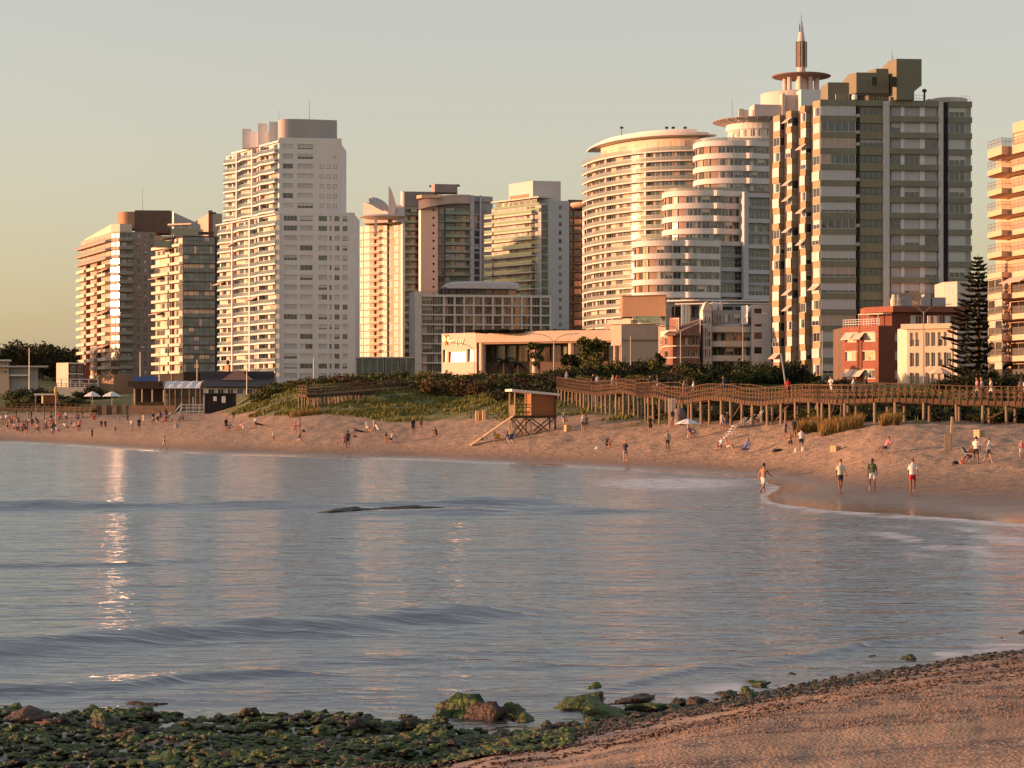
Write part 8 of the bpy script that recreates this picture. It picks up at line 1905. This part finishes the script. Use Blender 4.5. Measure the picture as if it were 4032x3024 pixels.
# ------------------------------------------------------------------ near-shore rocks
def rock_mat(name, moss, base, base2):
    m = bpy.data.materials.new(name); nt, b = nodes_of(m); n, l = nt.nodes, nt.links; geo = n.new("ShaderNodeNewGeometry")
    def noise(sc, d=5):
        t = n.new("ShaderNodeTexNoise"); t.inputs["Scale"].default_value = sc; t.inputs["Detail"].default_value = d; l.new(geo.outputs["Position"], t.inputs["Vector"]); return t.outputs[0]
    r1 = ramp(n, [(.3, base), (.7, base2)]); l.new(noise(3.5), r1.inputs[0])
    r2 = ramp(n, [(.3, (0.008, 0.014, 0.002)), (.52, (0.05, 0.085, 0.007)), (.78, (0.135, 0.185, 0.016))]); l.new(noise(9), r2.inputs[0])
    sp = n.new("ShaderNodeSeparateXYZ"); l.new(geo.outputs["Normal"], sp.inputs[0])
    ad = n.new("ShaderNodeMath"); ad.operation = 'MULTIPLY_ADD'; ad.inputs[1].default_value = .55; l.new(sp.outputs[2], ad.inputs[0]); l.new(noise(2.4, 5), ad.inputs[2])
    mr = n.new("ShaderNodeMapRange"); mr.inputs[1].default_value = moss; mr.inputs[2].default_value = moss + .16; l.new(ad.outputs[0], mr.inputs[0])
    mx = n.new("ShaderNodeMix"); mx.data_type = 'RGBA'; l.new(mr.outputs[0], mx.inputs[0]); l.new(r1.outputs[0], mx.inputs[6]); l.new(r2.outputs[0], mx.inputs[7]); l.new(mx.outputs[2], b.inputs["Base Color"])
    b.inputs["Roughness"].default_value = .55; bp = n.new("ShaderNodeBump"); bp.inputs["Distance"].default_value = .09; bp.inputs["Strength"].default_value = 1.0; l.new(noise(14, 6), bp.inputs["Height"]); l.new(bp.outputs[0], b.inputs["Normal"]); return m
RK = [rock_mat("rock_mossy", .58, (0.008, 0.006, 0.005), (0.03, 0.018, 0.012)), rock_mat("rock_half_mossy", .74, (0.008, 0.006, 0.005), (0.035, 0.02, 0.013)), rock_mat("rock_bare", 1.3, (0.009, 0.007, 0.006), (0.04, 0.026, 0.019)), rock_mat("rock_ochre", 1.08, (0.02, 0.011, 0.006), (0.085, 0.036, 0.014))]
def rock_mesh(seed, mt, sub=3):
    bm = bmesh.new(); bmesh.ops.create_icosphere(bm, subdivisions=sub, radius=1.0); g = random.Random(seed)
    pl = [(Vector((g.gauss(0, 1), g.gauss(0, 1), g.gauss(0, .8))).normalized(), g.uniform(.42, .85)) for _ in range(14)]; ph = [g.uniform(0, 6) for _ in range(6)]
    for v in bm.verts:
        d = v.co.normalized(); r = 1.0
        for n_, h in pl:
            q = d.dot(n_)
            if q > .05: r = min(r, h / q)
        r *= 1 + .10 * sin(7 * d.x + 3 * d.y + ph[2]) * sin(6 * d.z + ph[3]) + .06 * sin(23 * d.x + ph[4]) * sin(19 * d.y + 21 * d.z + ph[1]) + .07 * sin(5 * d.x + ph[0]) * sin(4 * d.y + ph[1]) + .05 * sin(9 * d.z + ph[2]) * sin(8 * d.x + ph[3]) + .03 * sin(17 * d.y + ph[4]) * sin(15 * d.z + ph[5])
        from mathutils import noise as mn
        o_ = Vector((seed * 1.7, seed * .9, 0)); r *= 1 + .30 * mn.noise(d * 1.9 + o_) + .17 * mn.noise(d * 4.3 + o_) + .09 * mn.noise(d * 9 + o_)
        v.co = d * r
    me = bpy.data.meshes.new("rock"); bm.to_mesh(me); bm.free(); me.materials.append(mt); me.polygons.foreach_set("use_smooth", [True] * len(me.polygons)); return me
_rm = {k: [rock_mesh(500 + 20 * k + i, RK[k]) for i in range(6)] for k in range(4)}
rk = random.Random(4)
def rock(px, D, w, h, k, label, group="wet rocks along the near shore", sink=.3, asp=None):
    p = Pt(px, D); g = gz(p.x, p.y); o = put(rk.choice(_rm[k]), "rock", None, (p.x, p.y, max(g, -.12) + h * (.5 - sink)), rk.uniform(0, 6.28), (w / 2, w / 2 * (asp or rk.uniform(.7, 1)), h / 2))
    o.rotation_euler = (rk.uniform(-.25, .25), rk.uniform(-.25, .25), rk.uniform(0, 6.28)); return tag(o, label, "rock", group)
def Dw(y, z=0.0): return (H - z) * F / (y - HY)
# the boulders that stand out
for px, y, w, h, k, lab in (
    (575, 2762, 1.05, .34, 3, "large rust-topped boulder in the shallow pool at left"), (680, 2790, .8, .22, 0, "mossy flank boulder right of the rust-topped one"), (818, 2702, .32, .14, 3, "small lone brown rock in open water at left"),
    (2012, 2652, .30, .12, 2, "small lone dark rock in open water near the centre"), (1815, 2792, .82, .50, 0, "largest green and ochre boulder near the centre"), (1905, 2815, .62, .40, 3, "ochre boulder leaning on the largest green one"), (1740, 2805, .5, .3, 1, "low mossy boulder left of the largest green one"),
    (2010, 2800, .55, .40, 1, "mossy boulder right of the largest green one"), (2050, 2820, .5, .3, 1, "dark boulder right of the central boulder pair"), (2332, 2700, .34, .34, 0, "round green-capped rock perched on the dark boulders"), (2345, 2745, .5, .34, 1, "dark boulder under the green-capped rock"), (2270, 2775, .7, .32, 1, "broad dark boulder left of the green-capped rock"), (2400, 2800, .9, .26, 0, "flat mossy boulder below the green-capped rock"),
    (2510, 2742, .95, .24, 3, "long smooth brown boulder right of the green-capped rock"), (2560, 2790, .9, .24, 0, "green boulder before the long brown one"), (2660, 2790, .38, .2, 2, "dark boulder at the right end of the central rocks"), (2725, 2752, .36, .13, 2, "dark flat rock in the shallows right of centre"), (2875, 2735, .26, .12, 2, "small dark rock in the shallows toward the right"),
    (2990, 2690, .55, .2, 1, "dark mossy rock at the start of the right-hand reef"), (3125, 2642, .42, .2, 2, "dark rock awash below the wave on the right"), (3450, 2572, .55, .26, 1, "green-topped rock awash at right"), (3580, 2582, .62, .24, 1, "long mossy rock awash at right"), (3370, 2590, .4, .16, 2, "small dark rock awash left of the mossy one"), (3940, 2500, 1.6, .28, 3, "broad rust-brown reef rock at the right edge"), (4040, 2488, 1.0, .3, 3, "higher rust-brown reef rock cut by the right edge"),
    (40, 2755, 1.2, .14, 0, "flat bright green rock at the left edge by the pool"), (90, 2850, .9, .26, 3, "reddish brown boulder at the left edge"), (250, 2870, .8, .26, 3, "ochre-flecked boulder second from the left edge"), (420, 2880, .8, .36, 1, "mossy boulder third from the left edge"), (1262, 2820, .34, .26, 2, "round black boulder standing in the bright pool"), (1400, 2870, .62, .28, 2, "brown slab boulder right of the black round one"), (1480, 2868, .36, .24, 1, "mossy upright boulder by the pool channel"), (1615, 2868, .4, .26, 2, "pointed grey boulder by the pool channel"), (1700, 2838, .3, .22, 2, "dark boulder behind the pointed grey one"),
    (640, 3000, .7, .2, 1, "broad dark boulder at the bottom edge left of centre"), (980, 2825, .6, .26, 0, "bright mossy boulder left of the round black one"), (740, 2850, .95, .3, 0, "large mossy hummock in the middle of the green rocks")):
    q = 1.3 if 1700 < px < 2700 else .9; rock(px, Dw(y, .05), w * q, h * (1.15 if q > 1 else .9), k, lab, sink=.32)
LAB = ["small moss-covered stone of the near shore", "small half-mossy stone of the near shore", "small bare dark stone of the near shore", "small rusty stone of the near shore"]
cnt = 0
while cnt < 250:
    u = rk.random()
    if u < .78: px = rk.uniform(-120, 1750); y = rk.uniform(2785 + max(0, px - 900) * .06, 3060); k = rk.choices((0, 1, 2, 3), (5, 3, 2, .7))[0]
    else: px = rk.uniform(1700, 3000); y = 3010 - (px - 1600) * .215 + rk.gauss(0, 30); k = rk.choices((0, 1, 2, 3), (2.5, 3, 3, 1))[0]
    w = rk.choice((.16, .2, .26, .34)) * rk.uniform(.8, 1.3); rock(px, Dw(y, .04), w, w * rk.uniform(.28, .5), k, LAB[k] + (", left of the rust-topped boulder" if px < 560 else ", before the mossy hummock" if px < 1000 else ", before the round black boulder" if px < 1500 else ", before the largest green boulder" if px < 2100 else ", before the central boulders"), "small wet stones of the near shore"); cnt += 1
# the countless small stones, weed rubble and shingle
def scatter(name, pts, meshes, material, label):
    V, Fc, M_ = [], [], []
    o = 0; src = []
    for me in meshes:
        co = np.empty(len(me.vertices) * 3, np.float32); me.vertices.foreach_get("co", co); src.append((co.reshape(-1, 3), np.array([list(p.vertices) for p in me.polygons], np.int32)))
    for (x, y, z, w, h, a, i) in pts:
        c, f = src[i]; q = np.empty_like(c); q[:, 0] = (c[:, 0] * cos(a) - c[:, 1] * sin(a)) * w / 2 + x; q[:, 1] = (c[:, 0] * sin(a) + c[:, 1] * cos(a)) * w / 2 + y; q[:, 2] = c[:, 2] * h / 2 + z; V.append(q); Fc.append(f + o); o += len(c)
    V, Fc = np.concatenate(V), np.concatenate(Fc); me = bpy.data.meshes.new(name); me.vertices.add(len(V)); me.vertices.foreach_set("co", V.astype(np.float32).ravel()); me.loops.add(Fc.size); me.loops.foreach_set("vertex_index", Fc.ravel().astype(np.int32))
    me.polygons.add(len(Fc)); me.polygons.foreach_set("loop_start", np.arange(len(Fc), dtype=np.int32) * 3); me.polygons.foreach_set("use_smooth", np.ones(len(Fc), bool)); me.update(calc_edges=True); me.materials.append(material)
    ob = stuff(put(me, name)); ob["label"] = label; ob["category"] = "stones"; return ob
lo = [rock_mesh(700 + i, RK[0], 2) for i in range(4)]
def pts_of(n, fn, zs=.2):
    out = []; P_ = [fn() for _ in range(n)]; px = np.array([p[0] for p in P_]); D = np.array([p[1] for p in P_]); z = np.maximum(ground_np(px, D), -.10)
    for i, (a, d, w) in enumerate(P_): h = w * rk.uniform(.28, .55); out.append(((a - CX) / F * d, d, z[i] + h * zs, w, h, rk.uniform(0, 6.28), rk.randrange(4)))
    return out
def f_moss():
    px = rk.uniform(-150, 2250); y = rk.uniform(2790 + max(0, px - 700) * .075, 3060); return px, Dw(y, .03), rk.uniform(.06, .2)
def f_band():
    px = rk.uniform(1600, 4200); y = 3030 - (px - 1500) * .168 + rk.gauss(0, 1) * (26 + (px - 1600) * .010); return px, Dw(y, .1), rk.uniform(.03, .13) * (1.3 if rk.random() < .1 else .8)
def f_peb():
    px = rk.uniform(1100, 4300); y = rk.uniform(2700, 3080); return px, Dw(y, .3), rk.uniform(.015, .06)
scatter("mossy_rubble", pts_of(4400, f_moss), lo, RK[0], "countless small moss-covered stones filling the gaps of the near rocks")
scatter("weed_rubble", pts_of(4200, f_band), lo, rock_mat("rock_weedy", .98, (0.008, 0.006, 0.005), (0.035, 0.022, 0.014)), "dark weed-covered rubble in a band along the near waterline")
def f_wrack():
    px = rk.uniform(1300, 4300); y = 3075 - (px - 1500) * .11 - rk.choice((0, 45, 120)) + rk.gauss(0, 9); return px, Dw(y, .35), rk.uniform(.03, .10)
scatter("weed_wrack", [p for p in pts_of(2600, f_wrack, .1) if p[2] > .1], [rock_mesh(720 + i, RK[2], 1) for i in range(4)], mat("dried_weed", (0.055, 0.03, 0.022), .9, .4, 6.0), "dark scraps of weed in lines across the near sand")
pp = [p for p in pts_of(16000, f_peb, .3) if p[2] > .12 and fbm(np.array([p[0] * .5]), np.array([p[1] * 1.2]), 3, 77)[0] > .47]
tiny = [rock_mesh(720 + i, RK[2], 1) for i in range(4)]
scatter("shingle", pp, tiny, mat("shingle_stone", (0.30, 0.20, 0.15), .7, .5, 9.0, col2=(0.07, 0.055, 0.06)), "shingle and shell grit strewn over the near sand")
# flat reef awash out in the bay
def reef(px, y, w, l, h, label):
    p = Pt(px, Dw(y, .05)); o = put(_rm[2][1], "reef_rock", None, (p.x, p.y, .03), .1, (w / 2, l / 2, h)); tag(o, label, "rock", "low reefs awash in the bay")
reef(1350, 2012, 2.9, 3.0, .2, "dark low reef showing above the water in mid bay"); reef(1560, 2002, 4.4, 2.4, .15, "long thin reef strip right of the broader reef in mid bay")
